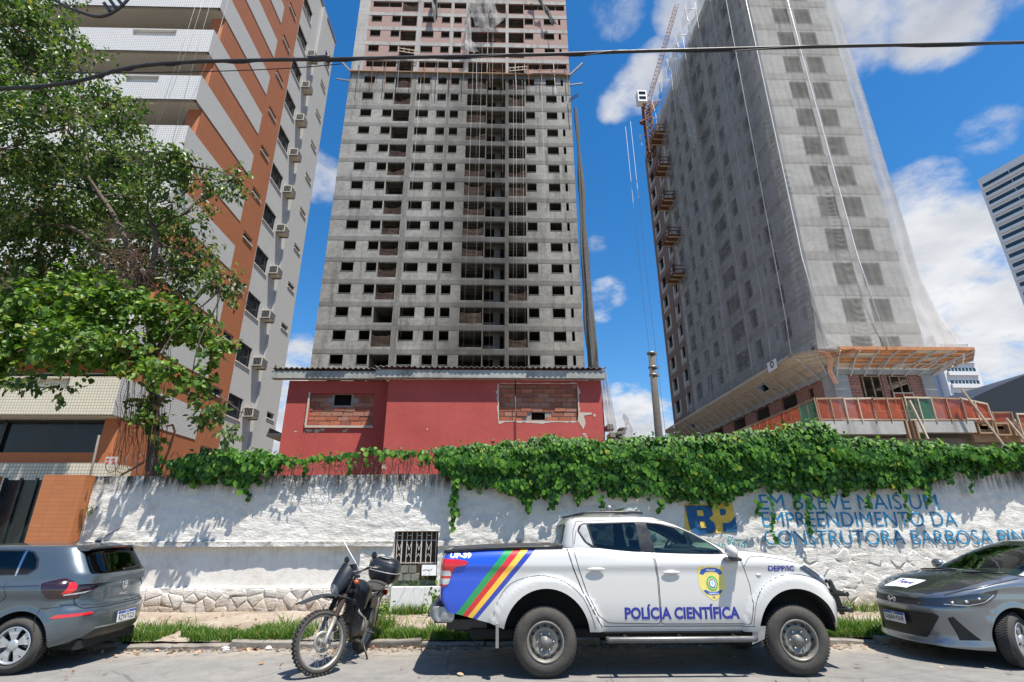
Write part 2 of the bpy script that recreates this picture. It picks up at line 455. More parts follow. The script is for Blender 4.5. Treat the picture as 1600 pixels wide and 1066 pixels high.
# ---------------- the grey unfinished tower in the middle
TX0, TX1, TY = -20.85, 9.58, 55.35
WIN = [(-18.89, -17.37), (-15.95, -14.67), (-11.52, -9.77), (-8.71, -7.49), (-6.92, -5.76), (3.38, 4.64), (6.18, 7.67)]
LOG = [(-14.54, -12.31), (-4.62, -2.02), (1.05, 3.23)]
tower = thing('unfinished_tower', 'tall bare grey concrete tower with empty window holes, behind the red house', 'building', (-5.6, 60, 0))
def storey_mesh(kind):
    mb = MB(); H = 2.9; rnd = random.Random(kind)
    wide = kind == 'brick_open'
    if wide: holes = [(-18.9, -14.7, 1.06, 2.2), (-11.5, -7.4, 1.06, 2.2), (-6.95, -4.85, 1.06, 2.2), (3.35, 9.3, 1.06, 2.2)]
    else: holes = [(a, b, 1.06, 2.22) for a, b in WIN] + [(8.3, 8.64, 1.06, 2.22)]
    holes += [(a, b, .26, 2.22) for a, b in LOG] + [(-1.92, .6, .26 if kind != 'block' else .05, 2.22)]
    openings_wall(mb, 'x', TX0, TX1, 0, H, 0, holes, .18, 0, 0)
    # beam band a touch proud, columns
    if kind != 'block':
        mb.box(TX0 - .01, TX1 + .01, -.035, -.002, 2.24, 2.88, 2)
        for a, b in ((TX0, -19.3), (-12.25, -11.6), (-7.38, -7.0), (-5.2, -4.75), (.62, 1.0)): mb.box(a, b, -.03, -.003, .003, 2.238, 2)
    else:
        mb.box(TX0 - .01, TX1 + .01, -.02, -.002, 2.30, 2.86, 2)
        for a, b in ((-12.2, -11.65), (-7.35, -7.05), (.64, 1.0)): mb.box(a, b, -.018, -.003, .003, 2.298, 2)
    # rooms behind: floor, ceiling, back wall, partitions
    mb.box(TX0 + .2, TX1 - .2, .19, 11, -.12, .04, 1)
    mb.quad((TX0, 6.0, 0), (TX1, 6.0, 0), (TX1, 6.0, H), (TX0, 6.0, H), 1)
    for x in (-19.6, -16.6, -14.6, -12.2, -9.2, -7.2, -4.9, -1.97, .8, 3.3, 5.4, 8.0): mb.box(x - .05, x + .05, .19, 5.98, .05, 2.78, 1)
    # ceiling beams seen from below in the open bays
    for a, b in LOG:
        for t in (.8, 1.6, 2.4, 3.2): mb.box(a, b, t, t + .1, 2.5, 2.775, 1)
        for t in (.25, .5, .75): mb.box(a + (b - a) * t - .05, a + (b - a) * t + .05, .2, 4, 2.56, 2.77, 1)
    # recessed kitchen wall with its two doorways
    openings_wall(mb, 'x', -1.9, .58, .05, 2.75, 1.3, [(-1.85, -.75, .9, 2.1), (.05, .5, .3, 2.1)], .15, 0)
    mb.box(-1.96, -1.90, -.01, .19, .05, 2.22, 2)
    # outer side walls
    mb.quad((TX0, 0, 0), (TX0, 12, 0), (TX0, 12, H), (TX0, 0, H), 3)
    mb.quad((TX1, 0, 0), (TX1, 12, 0), (TX1, 12, H), (TX1, 0, H), 3)
    return mb.mesh('storey', [M['conc'] if kind == 'block' else M['brick_pink'], M['inside'], M['beam'] if kind == 'block' else M['beam_new'], M['conc_side']])
st_block, st_brick, st_open = storey_mesh('block'), storey_mesh('brick'), storey_mesh('brick_open')
def reveal_mesh(w, h):
    mb = MB(); t = .03
    mb.box(-.02, w + .02, -.035, .10, -.05, 0, 0)
    mb.box(-.0, .03, -.012, .17, 0, h, 0); mb.box(w - .03, w, -.012, .17, 0, h, 0); mb.box(.03, w - .03, -.012, .17, h - .03, h, 0)
    return mb.mesh('window_reveal', [M['beam']])
rev = {}
for a, b in WIN: rev.setdefault(round(b - a, 2), reveal_mesh(b - a, 1.16))
M['net_red'] = emptymat_net('faded_red_net', (.16, .115, .095), .72, var=.22)
M['net_black'] = emptymat_net('dark_net', (.05, .05, .05), .9, var=.1)
def sag_mesh(w, h, seed):
    r = random.Random(seed); s = r.uniform(.2, .55); sk = r.uniform(-.5, .5); ph = r.uniform(0, 6)
    mb = MB()
    top = h * r.uniform(.45, .95)
    def fn(u, v):
        tz = top * (1 - s * 4 * u * (1 - u) * .5 + sk * (u - .5) * .6)
        return (w * u, -.02 + .10 * sin(5 * u + ph) + .012 * sin(9 * v + ph + 4 * u), max(.02, tz * v + .03 * sin(14 * u)))
    mb.grid(fn, 10, 8)
    return mb.mesh('hanging_net', [M['net_red']])
sags = [sag_mesh(2.2, 1.9, i) for i in range(6)]
rnd = random.Random(5)
for kf in range(-7, 22):
    z0 = 20.82 + 2.9 * kf
    me = st_block if kf < 14 else (st_open if kf in (14, 18, 19) else st_brick)
    s = put('storey', me, tower, world=False)
    s.location = (5.6, -60 + TY, z0)
    if kf >= -2 and kf < 18 and kf != 14:
        for a, b in WIN:
            w = put('window', rev[round(b - a, 2)], s, world=False); w.location = (a, 0, 1.06)
    for a, b in LOG:
        if kf >= -2 and rnd.random() < (.42 if kf < 14 else .15):
            c = put('hanging_net', rnd.choice(sags), s, world=False); c.location = (a + .05, .12, .27); c.scale = ((b - a - .1) / 2.2, 1, 1)
# scaffold debris ledge where the brick storeys start
mb = MB(); r = random.Random(3); z = 61.42
mb.box(TX0 - .1, TX1 + .15, TY - .35, TY - .04, z - .12, z, 0)
mb.obj('ledge_board', [M['wood']], tower)
for i in range(17):
    x = TX0 + 1.2 + i * 1.8
    mb = MB(); mb.bar((x, TY - .3, z + 2.0), (x + .15, TY - .4, z - 3.2 + r.uniform(-.8, .4)), .07, m=0)
    mb.obj('hanging_rod', [M['rust'] if i % 3 else M['grey_metal']], tower)
for x, s in ((TX0, -1), (TX1, 1)):
    mb = MB(); mb.bar((x, TY, z + .1), (x + s * 1.9, TY - .3, z + 2.1), .25, .2); mb.obj('bracket_arm', [M['grey_metal']], tower)
    mb = MB(); mb.bar((x, TY, z - 1.6), (x + s * 1.7, TY - .2, z - 1.5), .16); mb.obj('bracket_arm', [M['grey_metal']], tower)
# timber guard rails hanging askew
for (x, zz, w, t) in ((-14.4, 64.9, 2.9, -.2), (1.2, 61.6, 2.4, .12), (4.4, 61.3, 4.6, .03)):
    mb = MB()
    for q in (0, .55): mb.bar((x, TY - .5, zz + q), (x + w, TY - .55, zz + q + w * t), .07, .1)
    for i in range(5): mb.bar((x + w * i / 4, TY - .5, zz - .1 + w * t * i / 4), (x + w * i / 4, TY - .5, zz + .75 + w * t * i / 4), .06)
    mb.obj('guard_rail', [M['brick_pink'] if w > 4 else M['wood_pale']], tower)
# ropes down the facade
rope_x = [(-17.2, 62, 18), (-11, 60, 22), (-3.9, 66, 9), (-3.1, 66, 9), (-2.7, 66, 9), (-1.2, 70, 12), (.2, 61, 14), (1.7, 60, 9), (2.1, 60, 9), (2.5, 60, 9), (2.9, 60, 9), (5.6, 61, 20), (-8.3, 58, 16)]
ORD = ['first', 'second', 'third', 'fourth', 'fifth', 'sixth', 'seventh', 'eighth', 'ninth', 'tenth', 'eleventh', 'twelfth', 'thirteenth']
ORDR = [sorted(q[0] for q in rope_x).index(q[0]) for q in rope_x]
for i, (x, za, zb) in enumerate(rope_x):
    mb = MB(); dx_ = rnd.uniform(-.3, .3)
    mb.tube([(x, TY - .5, za), (x + dx_ * .4, TY - .6, (za + zb) / 2), (x + dx_, TY - .5, zb)], .008, 4)
    mb.obj('rope', [M['steel_pale'] if i % 3 else M['black']], None, label='thin rope down the face of the grey tower, %s from the left' % ORD[ORDR[i]], cat='rope', group='ropes down the grey tower')
for (x, y, z1, z2) in ((-24.4, 52, 60, 9), (-23.6, 52, 60, 9), (19.0, 60, 58, 6), (18.2, 60, 57, 6)):
    mb = MB(); mb.tube([(x, y, z1), (x + .1, y, (z1 + z2) / 2), (x + .5, y, z2)], .02, 5)
    mb.obj('cable', [M['steel_pale']], None, label='hair-thin hoist cable in the sky left of the %s, %s of the two' % (('grey tower' if x < 0 else 'netted tower'), {-24.4: 'left one', -23.6: 'right one', 19.0: 'right one', 18.2: 'left one'}[x]), cat='cable', group='hoist cables ' + ('left of the grey tower' if x < 0 else 'left of the netted tower'))
# rolled-up net down the right edge
M['net_roll'] = plain('rolled_dark_net', (.10, .098, .092), .9, 0, .45, 3, .6, world=True)
mb = MB()
def roll(u, v):
    z = 56.6 - v * 48.0
    w = .12 + .5 * min(1, v * 1.15) ** .9 + .06 * sin(v * 30)
    cx = 10.28 + .45 * v + .1 * sin(v * 9)
    a = 2 * pi * u
    rr = w * (1 + .22 * sin(5 * a + v * 6) + .12 * sin(9 * a - v * 15))
    return (cx + rr * cos(a), 56.1 + .7 * rr * sin(a), z)
mb.grid(roll, 36, 60)
mb.obj('rolled_net', [M['net_roll']], None, label='long dark rolled-up net hanging down the right edge of the grey tower', cat='net')
mb = MB()
for q in (0, .35): mb.bar((TX1 - .3, TY - .2, 56.6 + q), (10.4, 53.9, 56.5 + q), .1)
mb.obj('net_arm', [M['grey_metal']], tower)
M['net_white'] = emptymat_net('white_torn_net', (.62, .61, .59), .62, var=.25)
for nm, pts, lab in (('torn_net', ((-4.3, 77.5), (-2.2, 77), (-.6, 73), (.5, 71.5), (-.6, 69.5), (-2.4, 69), (-3.8, 70), (-4.6, 73)), 'white torn net flapping from the top of the grey tower, left of its middle'),
                     ('torn_net', ((-4.7, 72), (-4.4, 71), (-4.2, 67), (-3.2, 65.0), (-4.4, 64.6), (-5.4, 65.3), (-4.9, 68)), 'narrow torn net tail caught on a ledge under the white net on the grey tower'),
                     ('torn_net', ((-9.9, 76.5), (-9.4, 75), (-9.2, 71), (-9.6, 70.2), (-10.0, 72), (-10.2, 75)), 'grey net rag hanging over a brick storey left of the white net'),
                     ('torn_net', ((5.0, 78), (5.9, 75), (7.3, 72), (7.9, 69.7), (7.2, 70.5), (6.0, 73.5), (4.6, 76.5)), 'dark net rag hanging near the top right of the grey tower')):
    mb = MB(); cx = sum(p[0] for p in pts) / len(pts); cz = sum(p[1] for p in pts) / len(pts); n = len(pts)
    def fan(u, v):
        t = u * n; i = int(t) % n; f = t - int(t); p, q = pts[i], pts[(i + 1) % n]
        x = cx + ((p[0] * (1 - f) + q[0] * f) - cx) * v; zz = cz + ((p[1] * (1 - f) + q[1] * f) - cz) * v
        return (x, TY - .8 - .3 * sin(x * 3) * cos(zz * 1.3) - .15 * sin(x * 9 + zz), zz)
    mb.grid(fan, n * 4, 6)
    mb.obj(nm, [M['net_white'] if 'white torn' in lab or 'narrow' in lab else M['net_roll']], None, label=lab, cat='net')

# ---------------- netted tower on the right
RX0, RX1, RY0, RY1 = 22.62, 29.65, 33.4, 66.0
rt = thing('netted_tower', 'concrete tower wrapped in pale safety netting, above a timber canopy', 'building', (26, 50, 0))
face_h = [(24.5, 26.02, .05, 1.95), (26.52, 28.05, .05, 1.95)]
side_cols = [(34.7, 35.1, .8, 1.9), (36.9, 38.2, .25, 1.95), (38.8, 39.2, .8, 1.9), (41.55, 42.8, .15, 1.95), (44.1, 46.9, .15, 1.95), (48.6, 49.0, .8, 1.9), (49.9, 51.3, .25, 1.95), (52.6, 53.9, .15, 1.95), (55.6, 57.4, .05, 2.0), (59.2, 60.4, .25, 1.95), (61.6, 62.0, .8, 1.9), (63.2, 64.8, .15, 1.95)]
mb = MB(); H = 2.9
openings_wall(mb, 'x', RX0, RX1, 0, H, RY0, face_h, .2, 0)
openings_wall(mb, 'y', RY0, RY1, 0, H, RX0, side_cols, .2, 0, None, -1)
mb.quad((RX1, RY0, 0), (RX1, RY1, 0), (RX1, RY1, H), (RX1, RY0, H), 0)
mb.quad((RX0, RY1, 0), (RX1, RY1, 0), (RX1, RY1, H), (RX0, RY1, H), 0)
mb.box(RX0 + .2, RX1 - .1, RY0 + .2, RY1 - .1, -.15, .02, 1)
mb.box(RX0 - .012, RX1 + .01, RY0 - .03, RY0 - .003, 2.15, 2.86, 2)
mb.box(RX0 - .03, RX0 - .003, RY0 - .02, RY1, 2.2, 2.86, 2)
mb.quad((RX0 + 3.2, RY0 + 3, 0), (RX0 + 3.2, RY1, 0), (RX0 + 3.2, RY1, H), (RX0 + 3.2, RY0 + 3, H), 1)
mb.quad((RX0, RY0 + 3.3, 0), (RX1, RY0 + 3.3, 0), (RX1, RY0 + 3.3, H), (RX0, RY0 + 3.3, H), 1)
for y in (40.3, 47.7, 52, 58.3): mb.box(RX0 + .21, RX0 + 3.19, y - .06, y + .06, .03, 2.74, 1)
mb.box(26.2, 26.32, RY0 + .21, RY0 + 3.2, .03, 2.74, 1)
me_rs = mb.mesh('storey', [M['rt_conc'], M['inside'], M['beam_new']])
me_rw = {}
def rt_reveal(w, h, axis):
    mb = MB()
    if axis == 'x':
        mb.box(-.03, w + .03, -.05, .03, -.05, -.002); frame_mb(mb, 0, w, 0, h, .1, .04, .2)
    else:
        mb.box(-.05, .03, -.03, w + .03, -.05, -.002); frame_mb(mb, 0, w, 0, h, .1, .04, .2, axis='y')
    return mb.mesh('window_reveal', [M['beam_new']])
for kf in range(0, 15):
    z0 = 12.45 + 2.9 * kf
    if z0 > 58: break
    s = put('storey', me_rs, rt, world=False); s.location = (-26, -50, z0)
    for a, b, c, d in face_h:
        key = ('x', round(b - a, 2), round(d - c, 2)); me_rw.setdefault(key, rt_reveal(b - a, d - c, 'x'))
        w = put('window', me_rw[key], s, world=False); w.location = (a, RY0, c)
    for a, b, c, d in side_cols[1:10]:
        if d - c < 1.5: continue
        key = ('y', round(b - a, 2), round(d - c, 2)); me_rw.setdefault(key, rt_reveal(b - a, d - c, 'y'))
        w = put('window', me_rw[key], s, world=False); w.location = (RX0, a, c)
mb = MB(); mb.box(RX0, RX1, RY0, RY1, 56.0, 56.3, 0); mb.box(RX0, RX1, RY0, RY0 + .2, 56.3, 57.1, 0); mb.box(RX0, RX0 + .2, RY0 + .2, RY1, 56.3, 57.0, 0)
mb.box(RX0 + 1.2, RX1 - 2, 44, 48, 56.3, 59.0, 0)
mb.obj('roof', [M['beam_new']], rt)
# lowest storeys under the canopy: columns, brick infill, boarded openings
mb = MB()
openings_wall(mb, 'x', 23.67, 28.77, 8.6, 11.56, RY0 + .12, [(24.56, 26.06, 9.3, 11.56), (26.46, 27.97, 9.3, 11.56)], .15, 0)
mb.obj('brick_wall', [M['brick']], rt); mb = MB()
openings_wall(mb, 'y', RY0 + 1.2, RY1, 8.6, 11.56, RX0 + .12, [(36.0, 36.6, 9.6, 11.3), (38.2, 40.4, 9.3, 11.5), (42.5, 44.8, 9.3, 11.5), (47.0, 49.5, 9.3, 11.5), (52, 54.5, 9.3, 11.5), (57, 60, 9.3, 11.5)], .15, 0, None, -1)
mb.obj('brick_wall', [M['brick']], rt)
for a, b in ((RX0, 23.67), (28.77, RX1)):
    mb = MB(); mb.box(a, b, RY0 - .02, RY0 + 1.2, 0, 11.55); mb.obj('column', [M['beam_new']], rt)
mb = MB(); mb.box(RX0 - .05, RX1 + .05, RY0 - .06, RY0 + .5, 11.57, 12.4); mb.box(RX0 - .06, RX0 + .5, RY0 + .5, RY1, 11.57, 12.4); mb.box(RX0 + .5, RX1, RY0 + .5, RY1, 11.9, 12.2)
mb.obj('ring_beam', [M['beam_new']], rt)
mb = MB(); mb.box(RX0 + .3, RX1 - .1, RY0 + 4, RY0 + 4.2, 0, 11.5, 0); mb.box(RX0 + .3, RX1 - .3, RY0 + .3, RY1, 8.3, 8.6, 0); mb.box(RX0 + 3.4, RX0 + 3.5, RY0 + 4.3, RY1, 0, 11.5, 0)
mb.box(RX0 + .3, RX1, RY0 + .3, RY1, 4.8, 5.0, 0); mb.box(RX1 - .2, RX1 - .05, RY0 + 1.3, RY1, 0, 11.5, 0)
mb.obj('inner_walls', [M['inside']], rt)
M['mesh_red'] = emptymat_net('orange_red_site_mesh', (.50, .12, .065), .74, var=.18, trans=.4)
M['mesh_green'] = emptymat_net('green_site_mesh', (.05, .20, .13), .7, var=.18, trans=.4)
M['mesh_peach'] = emptymat_net('peach_site_mesh', (.62, .30, .18), .7, var=.15, trans=.5)
for a, b in ((24.56, 26.06), (26.46, 27.97)):
    mb = MB(); frame_mb(mb, a + .12, b - .1, 9.3, 11.5, RY0 + .1, .07, .08, mid=[(a + b) / 2 + .05]); mb.obj('timber_frame', [M['wood']], rt)
    mb = MB(); mb.grid(lambda u, v: (a + .05 + (b - a - .1) * u, RY0 + .02 - .03 * sin(u * 9), 8.9 + v * (1.05 + (.35 if a > 26 else 0))), 6, 4); mb.obj('site_mesh', [M['mesh_red']], rt)
    mb = MB(); frame_mb(mb, a + .05, b - .05, 9.0, 9.95 + (.35 if a > 26 else 0), RY0 - .02, .07, .05, mid=[(a + b) / 2]); mb.obj('guard_frame', [M['wood_pale']], rt)

# canopy (timber safety deck) all round
NZ, FZ = 12.0, 12.87
outer = [(20.85, 64.5, 13.25), (20.85, 34.6, 13.25), (22.6, 32.0, 12.87), (31.75, 32.0, 12.87), (33.4, 34.0, 12.87), (33.0, 50, 12.87)]
inner = [(22.55, 64.5, NZ), (22.55, 34.6, NZ), (22.9, 33.3, NZ), (29.5, 33.3, NZ), (29.75, 34.2, NZ), (29.75, 50, NZ)]
can = thing('safety_canopy', 'sloping timber safety canopy on steel struts round the foot of the netted tower', 'canopy', (26, 33, 12))
rb = random.Random(11)
for sgm in range(5):
    o0, o1 = Vector(outer[sgm]), Vector(outer[sgm + 1]); i0, i1 = Vector(inner[sgm]), Vector(inner[sgm + 1])
    L = (o1 - o0).length; nb = max(1, round(L / 1.35))
    for j in range(nb):
        t0, t1 = j / nb, (j + 1) / nb
        A0, A1 = o0.lerp(o1, t0), o0.lerp(o1, t1); B0, B1 = i0.lerp(i1, t0), i0.lerp(i1, t1)
        rows = 5 if sgm in (1, 2, 3) else 3
        for q in range(rows):
            f0, f1 = q / rows + .012, (q + 1) / rows - .012 + rb.uniform(-.02, .012)
            c = [B0.lerp(A0, f0), B1.lerp(A1, f0), B1.lerp(A1, f1), B0.lerp(A0, f1)]
            jz = rb.uniform(-.02, .02)
            if sgm == 0 and rb.random() < .04: continue
            mb = MB(); v = [p + Vector((0, 0, jz)) for p in c] + [p + Vector((0, 0, jz + .05)) for p in c]
            i = 0; mb.v += [tuple(p) for p in v]
            for qd in ((3, 2, 1, 0), (4, 5, 6, 7), (0, 1, 5, 4), (1, 2, 6, 5), (2, 3, 7, 6), (3, 0, 4, 7)): mb.f.append(qd); mb.m.append(0); mb.sm.append(False)
            mb.obj('deck_board', [M['ply_orange'] if (sgm >= 2 and rb.random() < .85) else M['wood_pale']], can)
        # strut: out along the deck, then down to the beam
        hang = Vector((0, 0, -.07))
        mb = MB(); low = B0 + Vector((0, 0, -.55))
        mb.bar(low, A0.lerp(B0, .35) + hang, .07, .07); mb.bar(A0.lerp(B0, .35) + hang, A0 + Vector((0, 0, .25)) + hang, .07, .07)
        mb.bar(B0 + hang, A0 + hang, .06, .08)
        mb.obj('strut', [M['steel_pale']], can)
    mb = MB(); mb.bar(o0 + Vector((0, 0, .1)), o1 + Vector((0, 0, .1)), .04, .22); mb.obj('edge_board', [M['wood_pale'] if sgm < 2 else M['ply_orange']], can)
    for f in (.3, .65): mb = MB(); mb.bar(i0.lerp(o0, f) - Vector((0, 0, .06)), i1.lerp(o1, f) - Vector((0, 0, .06)), .05, .07); mb.obj('purlin', [M['wood_pale']], can)
mb = MB(); mb.grid(lambda u, v: (21.6 + 2.0 * u, 31.9 - .1 * sin(v * 7) + .9 * (1 - u), 12.7 - .5 * u * (1 - u) * 4 * .5 + v * .35), 10, 3)
mb.grid(lambda u, v: (21.75 + .35 * u + .1 * sin(v * 8), 32.3 + .04 * sin(u * 8), 12.7 - 2.1 * v), 3, 10)
mb.obj('peach_mesh_rag', [M['mesh_peach']], None, label='peach coloured mesh rag draped over the corner of the timber canopy', cat='net')
mb = MB(); mb.box(20.74, 20.8, 36.6, 37.9, 13.0, 13.75); s_ = mb.obj('small_sign', [M['white_paint']], None, label='small white notice board with a dark ring mark on the canopy edge', cat='sign')
mb = MB(); mb.lathe([(.16, 0), (.16, -.02), (.26, -.02), (.26, 0)], (20.735, 37.2, 13.45), 'X', 20); mb.obj('ring_mark', [M['black']], s_)

# the nets
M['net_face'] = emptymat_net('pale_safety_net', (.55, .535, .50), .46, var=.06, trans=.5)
M['net_side'] = emptymat_net('shade_toned_safety_net', (.42, .41, .39), .50, var=.14, trans=.35)  # the flank's shade is put into this net's grey colour
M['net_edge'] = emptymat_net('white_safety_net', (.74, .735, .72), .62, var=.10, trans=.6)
def flare(z, top=20., bot=12.9):
    t = max(0, min(1, (top - z) / (top - bot))); return t * t
def netface(u, v):
    z = 12.9 + v * 44.4; x = 21.95 + u * 8.25 + (u * 2 - 1) * .8 * flare(z)
    w = .03 * sin(x * 11 + 2 * sin(z * .7)) + .02 * noise.noise(Vector((x * 1.2, 0, z * .8))) * 3
    if z < 34: w += .020 * sin(z * (11 + 3 * noise.noise(Vector((x * .3, 3, z * .12)))) + 3.2 * sin(x * 1.3 + z * .4)) * min(1, (34 - z) / 9) * max(0, .5 + 1.6 * noise.noise(Vector((x * .5, 8, z * .35)))) * (1.3 if x < 26.5 else .7)
    return (x, 32.75 - .7 * flare(z) + w, z)
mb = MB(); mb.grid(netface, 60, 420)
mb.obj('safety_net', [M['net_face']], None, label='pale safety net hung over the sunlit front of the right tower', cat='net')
def netright(u, v):
    z = 12.9 + v * 44.4; y = 32.75 - .7 * flare(z) + u * 14
    return (30.2 + 1.3 * flare(z) + .10 * sin(y * 7 + z * .2) + .04 * noise.noise(Vector((0, y, z * .5))) + .02 * sin(y * 23), y, z)
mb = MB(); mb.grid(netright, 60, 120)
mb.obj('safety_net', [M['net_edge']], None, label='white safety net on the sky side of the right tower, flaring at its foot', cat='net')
def netleft(u, v):
    z = 13.2 + v * 43.8; y = 32.75 - .7 * flare(z) + u * 24.5
    bulge = .85 * sin(pi * min(1, u * 2.8)) * (1 - .55 * v)
    w = .10 * sin(y * 2.1 + 1.1 * sin(z * .15)) + .07 * sin(y * 5.7 + z * .08)
    if y < 36.5: w += .05 * sin(z * 13 + 1.5 * sin(y * 2)) * (1 if z < 34 else .25)
    if 44 < y < 49 and z > 30: w += .35 * abs(sin((y - 44) * 2.1)) * sin(min(1, (z - 30) / 14) * pi / 2)
    return (21.95 - .85 * flare(z) - bulge * .35 + w, y, z + (0 if v < 1 else .5 * sin(y * 1.3)))
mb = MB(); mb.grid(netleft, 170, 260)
mb.obj('safety_net', [M['net_side']], None, label='shade-darkened safety net over the left flank of the right tower', cat='net')
def netloose(u, v):
    z = 41 + v * 16; y = 46 + u * 3.2 * (1 - .6 * (1 - v)) + (1 - v) * -1.5
    return (21.3 - .25 * abs(sin(y * 5 + z * .2)), y, z)
mb = MB(); mb.grid(netloose, 40, 40)
mb.obj('gathered_net', [M['net_white']], None, label='pale bunched net hanging in long folds high on the shaded flank', cat='net')
for i, (x, y) in enumerate([(21.0, 34.6), (21.1, 37.5), (21.25, 41), (21.3, 45.2), (21.35, 50.), (21.5, 57.3)]):
    mb = MB(); mb.tube([(x + .35, y, 57), (x + .25, y + .3, 30), (x - .1, y - .05, 16), (x - .25, y - .1, 13.4)], .022 if i else .035, 5)
    mb.obj('net_rope', [M['steel_pale']], None, label='rope tied down over the side net, %s counting back from the near corner' % ORD[i], cat='rope', group='ropes over the side net')
mb = MB(); mb.tube([(25.55, 32.5, 57.2), (25.6, 32.55, 40), (25.75, 32.4, 20), (25.85, 31.85, 13.0)], .045, 6)
mb.obj('net_rope', [M['white_paint']], None, label='white rope running down the middle of the sunlit front net', cat='rope')
mb = MB(); mb.tube([(21.9, 32.7, 57.2), (21.9, 32.7, 40), (21.8, 32.6, 20), (21.9, 32.1, 13.2)], .04, 6)
mb.obj('net_rope', [M['white_paint']], None, label='thin rope down the corner where the front and side nets meet', cat='rope')
for i in range(9):
    y = 36 + i * 3.4
    mb = MB(); mb.bar((21.4, y, 56.4), (21.2, y, 58.3), .09); mb.bar((21.2, y, 58.3), (22.6, y, 58.5), .07)
    mb.obj('net_post', [M['grey_metal']], rt)
mb = MB(); mb.grid(lambda u, v: (21.25 + .12 * sin(u * 60), 37 + u * 18, 56.6 + v * (1.6 + .4 * sin(u * 25))), 90, 8)
mb.obj('roof_net', [M['net_edge']], None, label='white net strip standing up along the roof edge of the right tower', cat='net')
# orange loading platforms high on the flank
for i, z in enumerate((51.6, 46.3, 41.0, 35.7, 30.4)):
    t = thing('loading_platform', ('topmost', 'second from the top', 'third from the top', 'fourth from the top', 'lowest')[i] + ' rusty red loading platform on the flank of the netted tower', 'platform', (22, 56.3, z), group='loading platforms on the netted tower')
    mb = MB(); mb.box(20.7, 22.6, 54.9, 57.7, z, z + .12); mb.obj('deck', [M['rust']], t)
    mb = MB()
    for q in (.12, .6, 1.1): mb.bar((20.7, 54.9, z + q), (20.7, 57.7, z + q), .07, .1)
    for yy in (54.9, 57.7):
        for q in (.6, 1.1): mb.bar((20.7, yy, z + q), (22.6, yy, z + q), .07, .1)
    for yy in (54.9, 55.8, 56.8, 57.7): mb.bar((20.7, yy, z), (20.7, yy, z + 1.15), .08)
    mb.obj('railing', [M['rust']], t)
    for yy in (55.2, 56.3, 57.4): mb = MB(); mb.bar((20.75, yy, z - .08), (22.6, yy, z - .08), .1, .14); mb.obj('joist', [M['wood_pale']], t)
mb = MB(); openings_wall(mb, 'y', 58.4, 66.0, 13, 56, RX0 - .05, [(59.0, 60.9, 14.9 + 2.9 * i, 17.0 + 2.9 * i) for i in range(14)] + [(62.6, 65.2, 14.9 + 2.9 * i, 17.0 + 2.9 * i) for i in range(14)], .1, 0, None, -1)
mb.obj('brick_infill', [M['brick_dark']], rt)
# mast hoist / crane at the far roof corner
cr = thing('roof_crane', 'slender red-brown lattice crane leaning over the roof of the netted tower', 'crane', (21.3, 60, 58))
def lattice(mb, a, b, w, n, r=.05):
    a = Vector(a); b = Vector(b); d = (b - a).normalized(); s = d.cross(Vector((0, 1, 0))).normalized() * w / 2; q = Vector((0, 1, 0)) * w / 2
    cs = [s + q, s - q, -s - q, -s + q]
    for c in cs: mb.bar(a + c, b + c, r * 1.6)
    for i in range(n):
        p0, p1 = a.lerp(b, i / n), a.lerp(b, (i + 1) / n)
        for j in range(4): mb.bar(p0 + cs[j], p1 + cs[(j + 1) % 4], r); mb.bar(p0 + cs[j], p0 + cs[(j + 1) % 4], r)
mb = MB(); lattice(mb, (21.7, 60, 60.8), (28.5, 60, 82), .62, 26, .035); mb.obj('jib', [M['rust']], cr)
mb = MB(); lattice(mb, (21.6, 60, 52), (21.6, 60, 61.5), 1.0, 9, .09); mb.obj('mast', [M['rust']], cr)
mb = MB(); mb.bar((20.6, 60, 57.6), (23.2, 60, 61.6), .5, .5); mb.bar((20.2, 59.5, 57.4), (22, 59.5, 58.4), .2); mb.obj('turntable', [M['rust']], cr)
mb = MB(); mb.box(20.2, 21.5, 59, 60.2, 60.9, 62.9); c_ = mb.obj('cab', [M['white_paint']], cr)
for zz in (61.2, 62.1): mb = MB(); mb.box(20.35, 21.35, 58.97, 58.995, zz, zz + .55); mb.obj('cab_window', [M['glass_dark']], c_)
mb = MB(); mb.tube([(28.3, 60, 81.6), (24.5, 60, 68), (22.2, 60, 63)], .03, 5); mb.obj('stay_cable', [M['rust']], cr)

# site fence of framed mesh on the slab edge
slab = thing('podium_slab', 'rough concrete podium slab with stained edge behind the vine-covered wall', 'slab', (21, 30, 0))
mb = MB(); mb.box(17.6, 22.4, 28, 28.4, 6.55, 7.28); mb.box(17.6, 18.0, 28.4, 60, 6.55, 7.28); mb.box(18.0, 33, 28.4, 60, 6.9, 7.1); mb.obj('edge_beam', [M['beam_new']], slab)
mb = MB(); mb.box(23.1, 26.4, 28, 28.35, 6.65, 7.3); mb.obj('edge_beam', [M['beam_new']], slab)
mb = MB(); mb.box(17.9, 42, 29, 29.3, 0, 6.5); mb.obj('lower_wall', [M['inside']], slab)
mb = MB()
for x in (22.5, 22.75, 23.0): mb.box(x, x + .1, 27.95, 28.2, 6.3, 7.3)
mb.obj('formwork', [M['wood']], slab)
fence = thing('site_fence', 'site fence of orange-red and green mesh panels in timber frames along the slab edge', 'fence', (22, 28, 7.3))
